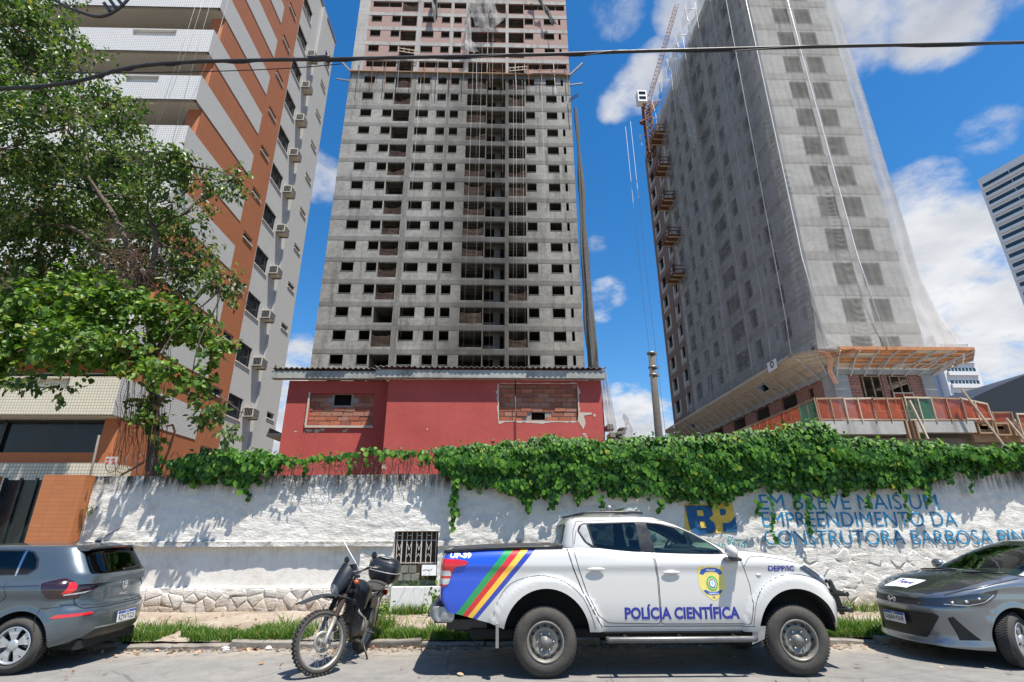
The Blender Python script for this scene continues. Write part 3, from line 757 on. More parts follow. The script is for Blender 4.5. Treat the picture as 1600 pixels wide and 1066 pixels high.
def fpanel(a, b, z0, z1a, z1b, mt, posts=1):
    a = Vector(a); b = Vector(b)
    mb = MB(); mb.grid(lambda u, v: a.lerp(b, u) + Vector((0, .03 * sin(u * 12 + v * 5), z0 + v * ((z1a + (z1b - z1a) * u) - z0))), 8, 4)
    mb.obj('mesh_panel', [mt], fence)
    mb = MB()
    mb.bar(a + Vector((0, -.04, z1a)), b + Vector((0, -.04, z1b)), .06, .09)
    mb.bar(a + Vector((0, -.04, z0 + .05)), b + Vector((0, -.04, z0 + .05)), .06, .07)
    for i in range(posts + 1):
        p = a.lerp(b, i / posts) + Vector((rb.uniform(-.03, .03), -.07, 0)); mb.bar(p + Vector((0, 0, z0 - .05)), p + Vector((rb.uniform(-.05, .05), 0, z1a + (z1b - z1a) * i / posts + rb.uniform(-.02, .08))), .07, .05)
    mb.obj('timber_frame', [M['wood_pale'] if rb.random() < .5 else M['wood']], fence)
fx = [17.75, 19.3, 20.9, 22.6]
for i in range(3): fpanel((fx[i], 28.05, 0), (fx[i + 1], 28.05, 0), 7.3, 8.52, 8.56, M['mesh_red'], 2)
fpanel((22.8, 28.05, 0), (24.3, 28.05, 0), 7.3, 8.62, 8.6, M['mesh_green'], 2)
fpanel((24.3, 28.05, 0), (26.0, 28.05, 0), 7.3, 8.6, 8.55, M['mesh_red'], 2)
fpanel((26.0, 28.05, 0), (27.5, 28.05, 0), 7.35, 8.6, 8.25, M['mesh_red'], 2)
fpanel((27.6, 29.2, 0), (29.2, 28.6, 0), 7.3, 8.0, 7.9, M['mesh_red'], 2)
fpanel((28.3, 27.4, 0), (32.5, 27.4, 0), 6.4, 7.55, 7.6, M['mesh_red'], 4)
fpanel((32.5, 27.4, 0), (36.5, 27.4, 0), 6.4, 7.6, 7.6, M['mesh_red'], 4)
fpanel((17.65, 28.05, 0), (17.65, 29.7, 0), 7.3, 8.52, 8.5, M['mesh_green'], 2)
for i in range(8): fpanel((17.65, 29.7 + i * 2, 0), (17.65, 31.7 + i * 2, 0), 7.3, 8.5, 8.5, M['mesh_red'], 2)
for (a, b, pl_) in (((25.9, 27.6, 9.0), (27.0, 27.3, 5.8), 'the longest, rising above the fence'), ((27.6, 27.3, 7.3), (28.2, 27.2, 5.9), 'fourth from the right'), ((28.9, 27.4, 7.3), (29.2, 27.3, 5.7), 'second from the right'), ((30.2, 27.0, 7.4), (32.0, 26.6, 6.0), 'rightmost'), ((22.9, 27.8, 8.4), (23.1, 27.5, 6.2), 'leftmost, beside the green mesh'), ((28.3, 27.6, 7.3), (28.5, 27.5, 6.1), 'third from the right, nearly upright')):
    mb = MB(); mb.bar(a, b, .12, .07); mb.obj('timber_prop', [M['wood_pale']], None, label='slanting timber prop at the podium edge, ' + pl_, cat='prop', group='timber props at the podium')
mb = MB()
for x0, x1, z0, z1 in ((26.6, 27.5, 6.6, 7.25), (27.6, 28.4, 6.5, 7.2), (28.6, 29.2, 6.5, 7.2), (29.5, 30.5, 6.2, 7.0)): frame_mb(mb, x0, x1, z0, z1, 28.2, .08, .3)
mb.box(26.5, 31, 28.4, 28.6, 6.2, 7.28); mb.obj('formwork_frame', [M['wood']], slab)

# ---------------- left apartment block
LX, LY0, LY1 = -13.9, 19.35, 32.6
lb = thing('apartment_block', 'apartment block in orange and white tile with tiled balconies and air conditioners', 'building', (-24, 25, 0))
# side wall openings
small = [(24.8, 25.8, 2.1 + 2.9 * i, 2.5 + 2.9 * i) for i in range(0, 13)]
big = [(26.42, 28.0, 2.55 - 1.17 + 2.9 * i, 2.55 + 2.9 * i) for i in range(0, 13)]
back = [(31.1, 32.15, 2.22 + 2.9 * i, 2.62 + 2.9 * i) for i in range(0, 12)] + [(31.1, 32.3, 36.3, 37.5)]
mb = MB(); openings_wall(mb, 'y', LY0, 26.37, 0, 40, LX, small, .18, 0, None, 1); mb.obj('side_wall', [M['tile_orange']], lb)
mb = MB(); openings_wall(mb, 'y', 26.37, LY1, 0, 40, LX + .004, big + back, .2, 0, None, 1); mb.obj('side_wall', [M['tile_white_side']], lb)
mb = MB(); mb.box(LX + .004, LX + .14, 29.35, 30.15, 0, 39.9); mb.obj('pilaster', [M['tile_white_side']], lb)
mb = MB(); mb.quad((LX, LY1, 0), (-40, LY1, 0), (-40, LY1, 40), (LX, LY1, 40)); mb.box(-40, LX + .06, 19.4, LY1 + .06, 40.0, 40.25); mb.box(LX - .6, LX - .5, 24.5, LY1 - .1, 0, 39.9, 1)
mb.obj('roof_slab', [M['grey_metal'], M['black']], lb)
def casement(w, h, nm, sashes=2):
    fr = MB(); frame_mb(fr, 0, w, 0, h, 0, .045, .06, 0, 'y', mid=[w * (i + 1) / sashes for i in range(sashes - 1)])
    gl = MB(); gl.box(-.012, -.004, .045, w - .045, .045, h - .045)
    return fr.mesh('frame', [M['alu'] if nm == 'small' else M['black']]), gl.mesh('pane', [M['glass_dark']])
cs = {'small': casement(1.0, .4, 'small', 1), 'big': casement(1.58, 1.17, 'big', 2), 'back': casement(1.05, .4, 'small', 1), 'tall': casement(1.2, 1.2, 'big', 2)}
sill_me = {}
for lst, ky in ((small, 'small'), (big, 'big'), (back[:-1], 'back'), (back[-1:], 'tall')):
    w_ = lst[0][1] - lst[0][0]
    mb = MB(); mb.box(0, .07, -.04, w_ + .04, -.05, -.002); sm_ = mb.mesh('sill', [M['render_grey']])
    for a, b, c, d in lst:
        w = put('window', cs[ky][0], lb); w.location = w.location + Vector((LX - .1, a, c))
        p = put('pane', cs[ky][1], w, world=False); q = put('sill', sm_, w, world=False); q.location = (.1, 0, 0)
# white bands: the balcony parapets run on along the side wall
slots = {5: (-15.8, -13.9 - 3.4), 6: (-15.62, -17.7), 0: (-15.7, -18.6), 3: (-15.7, -17.4), 4: (-15.7, -17.4), 2: (-15.7, -17.6), 1: (-15.7, -18.4)}
for kf in range(0, 12):
    zb = 5.55 + 2.9 * kf; zt = zb + 1.41
    mt = M['tile_cream'] if kf == 0 else M['tile_white']
    mb = MB(); xa, xb = slots.get(kf, (-15.6, -17.7)); xa, xb = max(xa, xb), min(xa, xb)
    # front panel with the planter slot
    openings_wall(mb, 'x', -40, LX + .02, zb, zt, 18.75, [(xb, xa, zt - .46, zt - .06)], .14, 0)
    mb.quad((-40, 18.9, zb), (LX + .02, 18.9, zb), (LX + .02, 18.9, zt), (-40, 18.9, zt)); mb.quad((-40, 18.75, zt), (LX + .02, 18.75, zt), (LX + .02, 18.9, zt), (-40, 18.9, zt))
    mb.obj('balcony_parapet', [mt], lb)
    mb = MB(); mb.box(LX - .12, LX + .03, 18.9, 24.2, zb + .002, zt); mb.box(LX + .02, LX + .03, 18.75, 18.9, zb, zt)
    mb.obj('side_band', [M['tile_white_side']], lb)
    mb = MB(); mb.box(-40, LX - .12, 18.92, 21.4, zb - .02, zb + .16); mb.obj('balcony_slab', [M['soffit']], lb)
    mb = MB(); mb.box(xb - .03, xa + .03, 19.3, 19.34, zt - .6, zt); mb.obj('planter_back', [M['soffit']], lb)
    # recessed flat front: orange wall, dark sliding doors
    mb = MB(); openings_wall(mb, 'x', -40, LX, zb + .16, zb + 2.88, 21.4, [(-17.6, -14.35, zb + .17, zb + 2.35), (-21.6, -18.2, zb + .17, zb + 2.35), (-27, -23, zb + .17, zb + 2.35)], .15, 0)
    mb.obj('front_wall', [M['orange']], lb)
    for a, b in ((-17.6, -14.35), (-21.6, -18.2), (-27, -23)):
        fm = MB(); frame_mb(fm, a, b, zb + .17, zb + 2.35, 21.5, .06, .06, mid=[(a + b) / 2]); w = fm.obj('window', [M['alu']], lb)
        gm = MB(); gm.box(a + .06, b - .06, 21.52, 21.53, zb + .2, zb + 2.3); gm.obj('pane', [M['glass_dark']], w)
# corner pier with its rounded orange edge
mb = MB()
mb.grid(lambda u, v: (LX - .18 + .18 * sin(u * pi / 2) + .002, 19.35 + .18 - .18 * cos(u * pi / 2), v * 40), 5, 1)
mb.box(-14.5, LX - .18, 19.35, 19.6, 0, 40); mb.obj('corner_pier', [M['orange']], lb)
# ground level: dark glazed front between cream tile bands
mb = MB(); mb.box(-40, -12.6, 17.5, 18.6, 0, 3.7); mb.obj('podium_wall', [M['tile_cream']], lb)
mb = MB(); mb.box(-40, -14.0, 19.3, 19.36, 3.6, 4.28); mb.obj('sill_wall', [M['orange']], lb)
mb = MB(); mb.box(-40, -14.5, 19.7, 19.75, 4.28, 5.5); mb.obj('glazing', [M['glass_dark']], lb)
mb = MB()
for x in (-18.3, -20.5, -23, -26): mb.box(x, x + .08, 19.6, 19.69, 4.28, 5.5)
mb.box(-40, -14.5, 19.6, 19.69, 5.44, 5.5); mb.obj('mullion', [M['black']], lb)
mb = MB()
for i, (x, y, z1) in enumerate(((-13.85, 19.2, 39), (-13.4, 18.6, 39), (-14.6, 18.6, 36), (-14.9, 18.6, 30), (-14.2, 18.6, 33))):
    mb.tube([(x, y, z1), (x - .1, y, 24), (x - 1.2 + .3 * i, y - .1, 16)], .006, 4)
mb.obj('hanging_wire', [M['steel_pale']], None, label='bunch of pale wires hanging down the balcony corner of the orange block', cat='wire')
# air conditioners
acm = MB(); acm.box(0, .52, 0, .78, 0, .52, 0)
ac_case = acm.mesh('casing', [plain('aged_ac_casing', (.46, .42, .34), .7, 0, .2, 5)])
g1 = MB(); g1.box(.04, .48, -.006, -.002, .06, .46, 0)
for i in range(5): g1.box(.06 + i * .085, .075 + i * .085, -.02, -.007, .06, .46, 1)
ac_g = g1.mesh('grille', [M['black'], M['alu']])
g2 = MB(); g2.box(.522, .526, .05, .73, .05, .47, 0)
for i in range(8): g2.box(.527, .54, .05 + i * .09, .075 + i * .09, .05, .47, 1)
for i in range(4): g2.box(.541, .548, .05, .73, .08 + i * .11, .1 + i * .11, 1)
ac_g2 = g2.mesh('grille', [M['black'], M['alu']])
g3 = MB(); g3.box(-.0, .5, 0, .05, -.07, -.003); ac_b = g3.mesh('bracket', [M['grey_metal']])
nth = ['topmost', 'second', 'third', 'fourth', 'fifth', 'sixth', 'seventh', 'eighth', 'ninth', 'tenth', 'eleventh']
for n_, kf in enumerate(range(11, 0, -1)):
    z = 2.02 + 2.9 * kf - .36
    t = thing('air_conditioner', 'boxy air conditioner on the flank of the orange block, ' + nth[n_] + ' from the top', 'air conditioner', (LX + .006, 28.2, z), group='air conditioners on the flank of the orange block')
    put('casing', ac_case, t, world=False); put('grille', ac_g, t, world=False); put('grille', ac_g2, t, world=False); [setattr(put('bracket', ac_b, t, world=False), 'location', (0, q_, 0)) for q_ in (.05, .68)]

# ---------------- far things
def banded_tower(name, label, x0, x1, y0, y1, z1, fh, wf, n, side_blue=False, skew=0):
    t = thing(name, label, 'building', (0, 0, 0))
    mb = MB(); mb.box(x0, x1, y0, y1, 0, z1, 0); mb.obj('wall', [M['far_white']], t)
    for i in range(n):
        z = z1 - 2.2 - fh * i
        if z < 2: break
        mb = MB(); mb.box(x0 + .8, x1 - .8, y0 - .06, y0 - .01, z - wf * fh, z, 0)
        for q in range(1, 8): xx = x0 + .8 + (x1 - x0 - 1.6) * q / 8; mb.box(xx - .06, xx + .06, y0 - .1, y0 - .062, z - wf * fh, z, 1)
        mb.obj('window', [M['far_glass'], M['far_white']], t)
        mb = MB(); mb.box(x0 + .6, x1 - .6, y0 - .5, y0 - .07, z - wf * fh - .9, z - wf * fh, 0); mb.obj('balcony', [M['far_white']], t)
    return t
M['far_white'] = plain('far_white_cladding', (.62, .63, .65), .6, 0, .04, .5, world=True)
M['far_glass'] = plain('far_blue_glass', (.02, .05, .07), .15, 0, .4, .6, world=True)
ft = banded_tower('white_highrise', 'white high-rise with dark glass bands, cut by the right edge of the picture', 0, 55, 0, 30, 98.5, 2.9, .46, 30)
ft.location = (140.5, 124, 0); ft.rotation_euler = (0, 0, radians(-75))
banded_tower('distant_highrise', 'distant white high-rise with green glazed balconies, just right of the netted tower', 100.4, 108.6, 110, 122, 44.0, 2.9, .3, 14)
mb = MB(); mb.box(97.4, 100.3, 112, 124, 0, 46); t_ = mb.obj('stair_tower', [plain('far_blue_cladding', (.33, .42, .56), .5, 0, .06, .5, world=True)], None, label='slim blue-grey slab between the netted tower and the distant high-rise', cat='building')
t_ = thing('dark_roof_hall', 'black curved hall roof behind the site fence at the right edge', 'building', (50, 45, 0))
mb = MB(); mb.grid(lambda u, v: (38.0 + 32 * u, 44 + v * 18, 11.0 + 6.8 * sin(u * pi * .62)), 24, 4); mb.grid(lambda u, v: (38.0 + 32 * u, 44, v * (11.0 + 6.8 * sin(u * pi * .62)) * .999), 24, 4)
mb.obj('roof', [M['black']], t_)
# small grey roofs glimpsed between the block and the red house
t_ = thing('grey_house', 'small house with a grey roof glimpsed between the orange block and the red house', 'building', (-13, 40, 0))
mb = MB(); mb.box(-19, -10, 40, 48, 0, 5.2); mb.obj('wall', [M['render_grey']], t_)
mb = MB(); mb.quad((-19.4, 39.6, 5.2), (-9.6, 39.6, 5.2), (-9.6, 44, 7.0), (-19.4, 44, 7.0)); mb.quad((-19.4, 44, 7), (-9.6, 44, 7), (-9.6, 48.5, 5.2), (-19.4, 48.5, 5.2)); mb.obj('roof', [plain('slate_grey_sheet', (.07, .07, .08), .7, 0, .2, 1, world=True)], t_)
for x in (-13.4, -12.0): mb = MB(); mb.box(x, x + .9, 39.94, 39.985, 3.0, 4.4); mb.obj('window', [M['glass_dark']], t_)
# ================================================================== street
# ---- ground, road, pavement
m, k, b, o = material('asphalt')
p = gpos(k)
n1 = k.noise(p, .5, 5, .6); n2 = k.noise(p, 4, 6, .65); n3 = k.noise(p, 60, 4, .7)
v = k.n('ShaderNodeTexVoronoi'); k.put(v.inputs['Vector'], p); v.inputs['Scale'].default_value = 75
f = k.math('ADD', k.math('MULTIPLY', n1, .35), k.math('ADD', k.math('MULTIPLY', n2, .4), k.math('MULTIPLY', n3, .25)))
sp_ = k.maprange(k.noise(p, 1.7, 7, .72), .56, .70, 0, .45)
c = k.ramp(f, [(.32, (.125, .12, .112)), (.52, (.19, .183, .17)), (.7, (.26, .248, .228))])
c = k.mix(k.maprange(v.outputs['Distance'], .0, .5, .45, 0), c, (.36, .345, .32))
c = k.mix(sp_, c, (.10, .095, .088))
x, y, z = k.sep(p)
dust = k.math('MULTIPLY', k.maprange(y, 7.9, 8.75), k.maprange(n2, .35, .6, .25, .9))
c = k.mix(dust, c, (.34, .285, .22))
cr = k.n('ShaderNodeTexVoronoi', feature='DISTANCE_TO_EDGE'); k.put(cr.inputs['Vector'], k.vmath('ADD', p, k.vmath('SCALE', k.n('ShaderNodeTexNoise').outputs['Color'], scale=.5))); cr.inputs['Scale'].default_value = .55
c = k.mix(k.maprange(cr.outputs['Distance'], .0, .008, .55, 0), c, (.05, .05, .05))
k.put(b.inputs['Base Color'], c); b.inputs['Roughness'].default_value = .88
bump(k, b, k.math('ADD', k.math('MULTIPLY', v.outputs['Distance'], .5), n3), .6, .006)
M['asphalt'] = m
m, k, b, o = material('sandy_pavement')
p = gpos(k); x, y, z = k.sep(p)
n1 = k.noise(p, 1.1, 6, .62); n2 = k.noise(p, 9, 6, .7); n3 = k.noise(p, 90, 3, .7)
c = k.ramp(k.math('ADD', k.math('MULTIPLY', n1, .6), k.math('MULTIPLY', n2, .4)), [(.36, (.20, .15, .105)), (.5, (.30, .245, .19)), (.62, (.38, .34, .285))])
c = k.mix(k.maprange(n3, .55, .8, 0, .35), c, (.16, .12, .09))
k.put(b.inputs['Base Color'], c); b.inputs['Roughness'].default_value = .95
bump(k, b, k.math('ADD', n2, k.math('MULTIPLY', n3, .5)), .7, .02)
M['sand'] = m
M['soil'] = plain('dark_soil', (.10, .07, .045), .95, 0, .35, 4, .6, world=True)
M['yard'] = plain('yard_ground', (.20, .16, .12), .95, 0, .3, .5, .3, world=True)
M['kerb'] = concrete('worn_kerb_stone', (.12, .105, .085), (.30, .275, .235), .6, False)

mb = MB(); S = 2500
mb.quad((-S, -S, -.03), (S, -S, -.03), (S, S, -.03), (-S, S, -.03)); mb.obj('ground', [M['yard']], None, kind='structure')
mb = MB()
mb.grid(lambda u, v: (-60 + 120 * u, -5 + 13.78 * v, .012 * noise.noise(Vector((-60 + 120 * u, -5 + 13.78 * v, 0)) * .4) - .012), 240, 28)
mb.obj('road', [M['asphalt']], None, kind='structure')
def pave_z(x, y):
    t = (y - 8.9) / 2.3
    return .070 + .095 * max(0, min(1, t)) + .022 * noise.noise(Vector((x * 1.1, y * 1.6, 0))) + .012 * noise.noise(Vector((x * 4, y * 4, 3)))
mb = MB()
mb.grid(lambda u, v: (-25 + 50 * u, 8.90 + 2.38 * v, pave_z(-25 + 50 * u, 8.90 + 2.38 * v)), 500, 28)
pav = mb.obj('pavement', [M['sand']], None, kind='structure')
r = random.Random(21)
x = -24.0
kerb = thing('kerb', 'worn low kerb of grey stones along the grass verge', 'kerb', (0, 8.85, 0))
while x < 24:
    L = r.uniform(.75, 1.05); mb = MB()
    h = .075 + r.uniform(-.04, .015); dy = r.uniform(-.03, .03); tilt = r.uniform(-.012, .012)
    n = 5
    vs = []
    for i in range(n + 1):
        xx = x + .01 + (L - .02) * i / n; jz = r.uniform(-.008, .008) + tilt * i; jy = r.uniform(-.012, .012)
        for (yy, zz) in ((8.79, -.03), (8.785, h - .02), (8.81, h), (8.95, h + .004), (8.97, -.03)): vs.append((xx, yy + dy + jy, zz + (jz if zz > 0 else 0)))
    mb.v = vs
    for i in range(n):
        for j in range(4): q = i * 5 + j; mb.f.append((q, q + 5, q + 6, q + 1)); mb.m.append(0); mb.sm.append(False)
    mb.f += [(0, 1, 2, 3, 4), tuple(n * 5 + j for j in (4, 3, 2, 1, 0))]; mb.m += [0, 0]; mb.sm += [False, False]
    mb.obj('kerb_stone', [M['kerb']], kerb)
    x += L

# ---- white boundary wall
WY, WX0, WX1 = 11.2, -8.27, 24.0
def wtop(x): return 2.68 + .006 * (x + 8) + .02 * noise.noise(Vector((x * .8, 5, 0))) + .012 * noise.noise(Vector((x * 4, 9, 0)))
m, k, b, o = material('weathered_white_wall_paint')
p = gpos(k); x, y, z = k.sep(p)
n1 = k.noise(p, .9, 6, .6); n2 = k.noise(p, 7, 6, .65); n3 = k.noise(p, 40, 4, .6)
nv = k.noise(k.scale(p, (5.0, 5.0, .55)), 1.0, 6, .7)
nv2 = k.noise(k.scale(p, (14.0, 14.0, .8)), 1.0, 5, .7)
c = k.ramp(k.math('ADD', k.math('MULTIPLY', n1, .5), k.math('MULTIPLY', n2, .5)), [(.34, (.50, .47, .415)), (.5, (.66, .63, .58)), (.66, (.72, .70, .65))])
# mould running down from the coping
top = k.maprange(z, 2.1, 2.68, 0, 1)
mould = k.math('MULTIPLY', k.math('POWER', top, 1.6), k.maprange(k.math('ADD', k.math('MULTIPLY', nv, .6), k.math('MULTIPLY', nv2, .4)), .38, .62, 0, 1.25), clamp=True)
c = k.mix(mould, c, (.05, .045, .038))
led = k.math('MULTIPLY', k.maprange(k.math('ABSOLUTE', k.math('SUBTRACT', z, 1.40)), 0, .09, 1, 0), k.maprange(n2, .42, .62, 0, .75))
c = k.mix(led, c, (.13, .115, .09))
run = k.math('MULTIPLY', k.math('MULTIPLY', k.maprange(z, .75, 1.32, 0, 1), k.maprange(z, 1.42, 1.36, 0, 1)), k.maprange(nv2, .5, .7, 0, .5))
c = k.mix(run, c, (.35, .27, .17))
bot = k.math('MULTIPLY', k.maprange(z, .62, .16, 0, 1), k.maprange(n2, .32, .62, .25, 1.0))
c = k.mix(bot, c, (.36, .27, .19))
pits = k.maprange(n3, .66, .74, 0, .55)
c = k.mix(pits, c, (.25, .22, .18))
k.put(b.inputs['Base Color'], c); b.inputs['Roughness'].default_value = .93
rg = k.noise(k.scale(p, (1, 1, 2.1)), 13, 8, .72)
flat = k.math('MULTIPLY', k.math('LESS_THAN', x, -2.73), k.math('MULTIPLY', k.math('GREATER_THAN', z, .58), k.math('LESS_THAN', z, 1.30)))
bump(k, b, k.math('MULTIPLY', k.math('ADD', k.math('MULTIPLY', rg, 1.3), k.math('MULTIPLY', n3, .4)), k.math('SUBTRACT', 1, k.math('MULTIPLY', flat, .82))), .75, .03)
M['whitewall'] = m
PAN = [(-8.0, -2.73, .58, 1.30), (-.86, .27, .58, 1.13)]
NICHE = (-2.08, -1.2, .22, 1.6)
def wdy(x, z):
    """outward relief of the wall face"""
    for a, b2, c2, d2 in PAN:
        if a < x < b2 and c2 < z < d2: return -.085 + .004 * noise.noise(Vector((x * 2, z * 2, 0)))
    d = .016 * noise.noise(Vector((x * 3.3, z * 7.5, 1))) + .011 * noise.noise(Vector((x * 9, z * 17, 4)))
    if x < -.7:
        d += .012 * max(0, noise.noise(Vector((x * 5, z * 15, 8))))
        if z > 1.42 : d -= .012
        elif z > 1.30: d += .045
    if x > .3 and z < 2.3: d += .012 * abs(noise.noise(Vector((x * 2.5, z * 2.5, 2))))
    return d
def wallpt(x, z): return WY - wdy(x, z)
mb = MB()
xs = []; x = WX0
while x < 13.5: xs.append(x); x += .034
xs += [a for q in PAN for a in (q[0] - .001, q[0] + .001, q[1] - .001, q[1] + .001)] + [NICHE[0], NICHE[1]] + [13.6 + i * 1.3 for i in range(9)]
xs = sorted(set(round(q, 4) for q in xs))
zsn = sorted(set([round(.0 + i * .036, 4) for i in range(74)] + [.579, .581, 1.299, 1.301, 1.129, 1.131, 1.419, 1.421, NICHE[2], NICHE[3]]))
zsn = [z for z in zsn if z < 2.63]
nz = len(zsn) + 1
for x in xs:
    for z in zsn: mb.v.append((x, wallpt(x, z), z))
    mb.v.append((x, wallpt(x, 2.66) - .005, wtop(x)))
for i in range(len(xs) - 1):
    for j in range(nz - 1):
        cx = (xs[i] + xs[i + 1]) / 2; cz = (zsn[j] + (zsn[j + 1] if j + 1 < len(zsn) else 2.7)) / 2
        if NICHE[0] < cx < NICHE[1] and NICHE[2] < cz < NICHE[3]: continue
        q = i * nz + j; mb.f.append((q, q + nz, q + nz + 1, q + 1)); mb.m.append(0); mb.sm.append(abs(xs[i + 1] - xs[i]) > .003 and (j + 1 >= len(zsn) or zsn[j + 1] - zsn[j] > .003))
# coping and back
for i in range(len(xs) - 1):
    a, c = xs[i], xs[i + 1]
    mb.quad((a, wallpt(a, 2.66) - .005, wtop(a)), (c, wallpt(c, 2.66) - .005, wtop(c)), (c, WY + .2, wtop(c)), (a, WY + .2, wtop(a)))
mb.quad((WX0, WY + .2, 0), (WX1, WY + .2, 0), (WX1, WY + .2, 2.66), (WX0, WY + .2, 2.66))
mb.quad((WX0, WY - .01, 0), (WX0, WY + .2, 0), (WX0, WY + .2, 2.66), (WX0, WY - .01, 2.66))
wall = thing('boundary_wall', 'long whitewashed boundary wall with painted blue lettering and black mould along its top', 'wall', (0, WY, 0))
mb.obj('plastered_face', [M['whitewall']], wall)
# rubble footing stones, one by one
def clip_half(P_, nx, nz, d):
    o_ = []
    for i in range(len(P_)):
        a, b_ = P_[i], P_[(i + 1) % len(P_)]; da, db = a[0] * nx + a[1] * nz - d, b_[0] * nx + b_[1] * nz - d
        if da <= 0: o_.append(a)
        if da * db < 0: t = da / (da - db); o_.append((a[0] + (b_[0] - a[0]) * t, a[1] + (b_[1] - a[1]) * t))
    return o_
def stone_field(x0, x1, z0, z1, sx, sz, seed, out, keep=1.0):
    """irregular rubble: jittered cells, each stone its own block"""
    r = random.Random(seed); nx, nz_ = int((x1 - x0) / sx), max(1, round((z1 - z0) / sz)); S = {}
    for i in range(-1, nx + 2):
        for j in range(-1, nz_ + 1): S[i, j] = (x0 + (i + .5 + (.5 if j % 2 else 0) + r.uniform(-.36, .36)) * sx, z0 + (j + .5 + r.uniform(-.36, .36)) * sz)
    for i in range(0, nx + 1):
        for j in range(0, nz_):
            c = S[i, j]; P_ = [(c[0] - sx, max(z0, c[1] - sz * 1.2)), (c[0] + sx, max(z0, c[1] - sz * 1.2)), (c[0] + sx, min(z1, c[1] + sz * 1.2)), (c[0] - sx, min(z1, c[1] + sz * 1.2))]
            for a in range(-2, 3):
                for b_ in range(-2, 3):
                    if (a or b_) and (i + a, j + b_) in S:
                        q = S[i + a, j + b_]; n = (q[0] - c[0], q[1] - c[1]); L = sqrt(n[0] ** 2 + n[1] ** 2)
                        if L > 1e-6: P_ = clip_half(P_, n[0] / L, n[1] / L, (n[0] * (q[0] + c[0]) + n[1] * (q[1] + c[1])) / 2 / L - .0035)
            if len(P_) < 3 or r.random() > keep: continue
            if any(NICHE[0] - .12 < q[0] < NICHE[1] + .08 for q in P_): continue
            cx = sum(q[0] for q in P_) / len(P_); cz = sum(q[1] for q in P_) / len(P_); n = len(P_)
            if max(q[0] for q in P_) - min(q[0] for q in P_) < .06: continue
            o_ = out * r.uniform(.3, 1.5); tx, tz = r.uniform(-.05, .05), r.uniform(-.06, .06)
            mb = MB(); rd = lambda q, f: (cx + (q[0] - cx) * f, cz + (q[1] - cz) * f)
            jag = [(q[0] + r.uniform(-.008, .008), q[1] + r.uniform(-.008, .008)) for q in P_]
            A0 = [(q[0], wallpt(*q) + .012, q[1]) for q in jag]; A1 = [(*rd(q, .955),) for q in jag]; A2 = [(*rd(q, .72 + r.uniform(-.08, .05)),) for q in jag]
            yy = lambda q, e: min(wallpt(q[0], q[1]), WY + .004) - e - (q[0] - cx) * tx - (q[1] - cz) * tz
            mb.v = A0 + [(q[0], yy(q, o_ * .6), q[1]) for q in A1] + [(q[0], yy(q, o_ * r.uniform(.85, 1.15)), q[1]) for q in A2] + [(cx, yy((cx, cz), o_ * r.uniform(.9, 1.1)), cz)]
            for a in range(n):
                c2 = (a + 1) % n
                mb.f += [(a, c2, n + c2, n + a), (n + a, n + c2, 2 * n + c2, 2 * n + a), (2 * n + a, 2 * n + c2, 3 * n)]; mb.m += [0] * 3; mb.sm += [False, True, True]
            mb.obj('rubble_stone', [M['whitewall']], wall)
stone_field(-8.2, -.2, .13, .56, .30, .15, 4, .013)
stone_field(.4, 12.6, .13, 1.26, .36, .21, 9, .004, .7)
# niche with painted iron grille, block footing and plaque
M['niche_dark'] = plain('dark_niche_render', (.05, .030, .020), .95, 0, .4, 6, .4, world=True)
M['iron_white'] = plain('flaking_white_iron', (.50, .45, .40), .7, .1, .35, 30, .3, world=True)
M['old_block'] = concrete('mossy_stone_block', (.10, .10, .085), (.24, .235, .20), .5, False)
g = thing('iron_grille', 'small window grille of flaking white bars above dark stone blocks in the white wall', 'grille', (-1.64, 11.25, .9))
mb = MB(); a, b_, c_, d_ = NICHE
mb.quad((a, WY, c_), (a, WY + .19, c_), (a, WY + .19, d_), (a, WY, d_)); mb.quad((b_, WY, c_), (b_, WY + .19, c_), (b_, WY + .19, d_), (b_, WY, d_))
mb.quad((a, WY, d_), (b_, WY, d_), (b_, WY + .19, d_), (a, WY + .19, d_)); mb.quad((a, WY + .185, c_), (b_, WY + .185, c_), (b_, WY + .185, d_), (a, WY + .185, d_), 1)
mb.obj('niche_lining', [M['whitewall'], M['niche_dark']], g)
bx = [a + .05 + i * .098 for i in range(9)]
for i, xx in enumerate(bx):
    mb = MB(); w = .022 if i in (1, 5) else .012; mb.box(xx - w / 2, xx + w / 2, WY + .06, WY + .075, .99, 1.58); mb.obj('bar', [M['iron_white']], g)
mb = MB()
for zz in (1.0, 1.42): mb.box(a + .01, b_ - .01, WY + .077, WY + .089, zz, zz + .014)
for i in range(0, 8, 2):
    x0, x1 = bx[i] + .012, bx[i + 1] - .012; xm = (x0 + x1) / 2
    mb.bar((x0, WY + .068, 1.36), (xm, WY + .068, 1.24), .01); mb.bar((xm, WY + .068, 1.24), (x1, WY + .068, 1.36), .01)
    mb.bar((x0, WY + .068, 1.12), (xm, WY + .068, 1.18), .01); mb.bar((xm, WY + .068, 1.18), (x1, WY + .068, 1.12), .01)
    mb.bar((x0, WY + .068, 1.52), (x1, WY + .068, 1.52), .01)
mb.obj('scrollwork', [M['iron_white']], g)
for i in range(7):
    xx = a + .01 + (i % 4) * .155 + (.06 if i > 3 else 0); zz = .83 if i < 4 else .69
    if xx + .13 > -1.48: continue
    mb = MB(); mb.box(xx, xx + .14, WY + .02 + .01 * (i % 3), WY + .18, zz, zz + .125); mb.obj('stone_block', [M['old_block']], g)
mb = MB(); mb.box(a + .01, b_ - .01, WY + .06, WY + .18, .22, .685); mb.obj('footing', [M['old_block']], g)
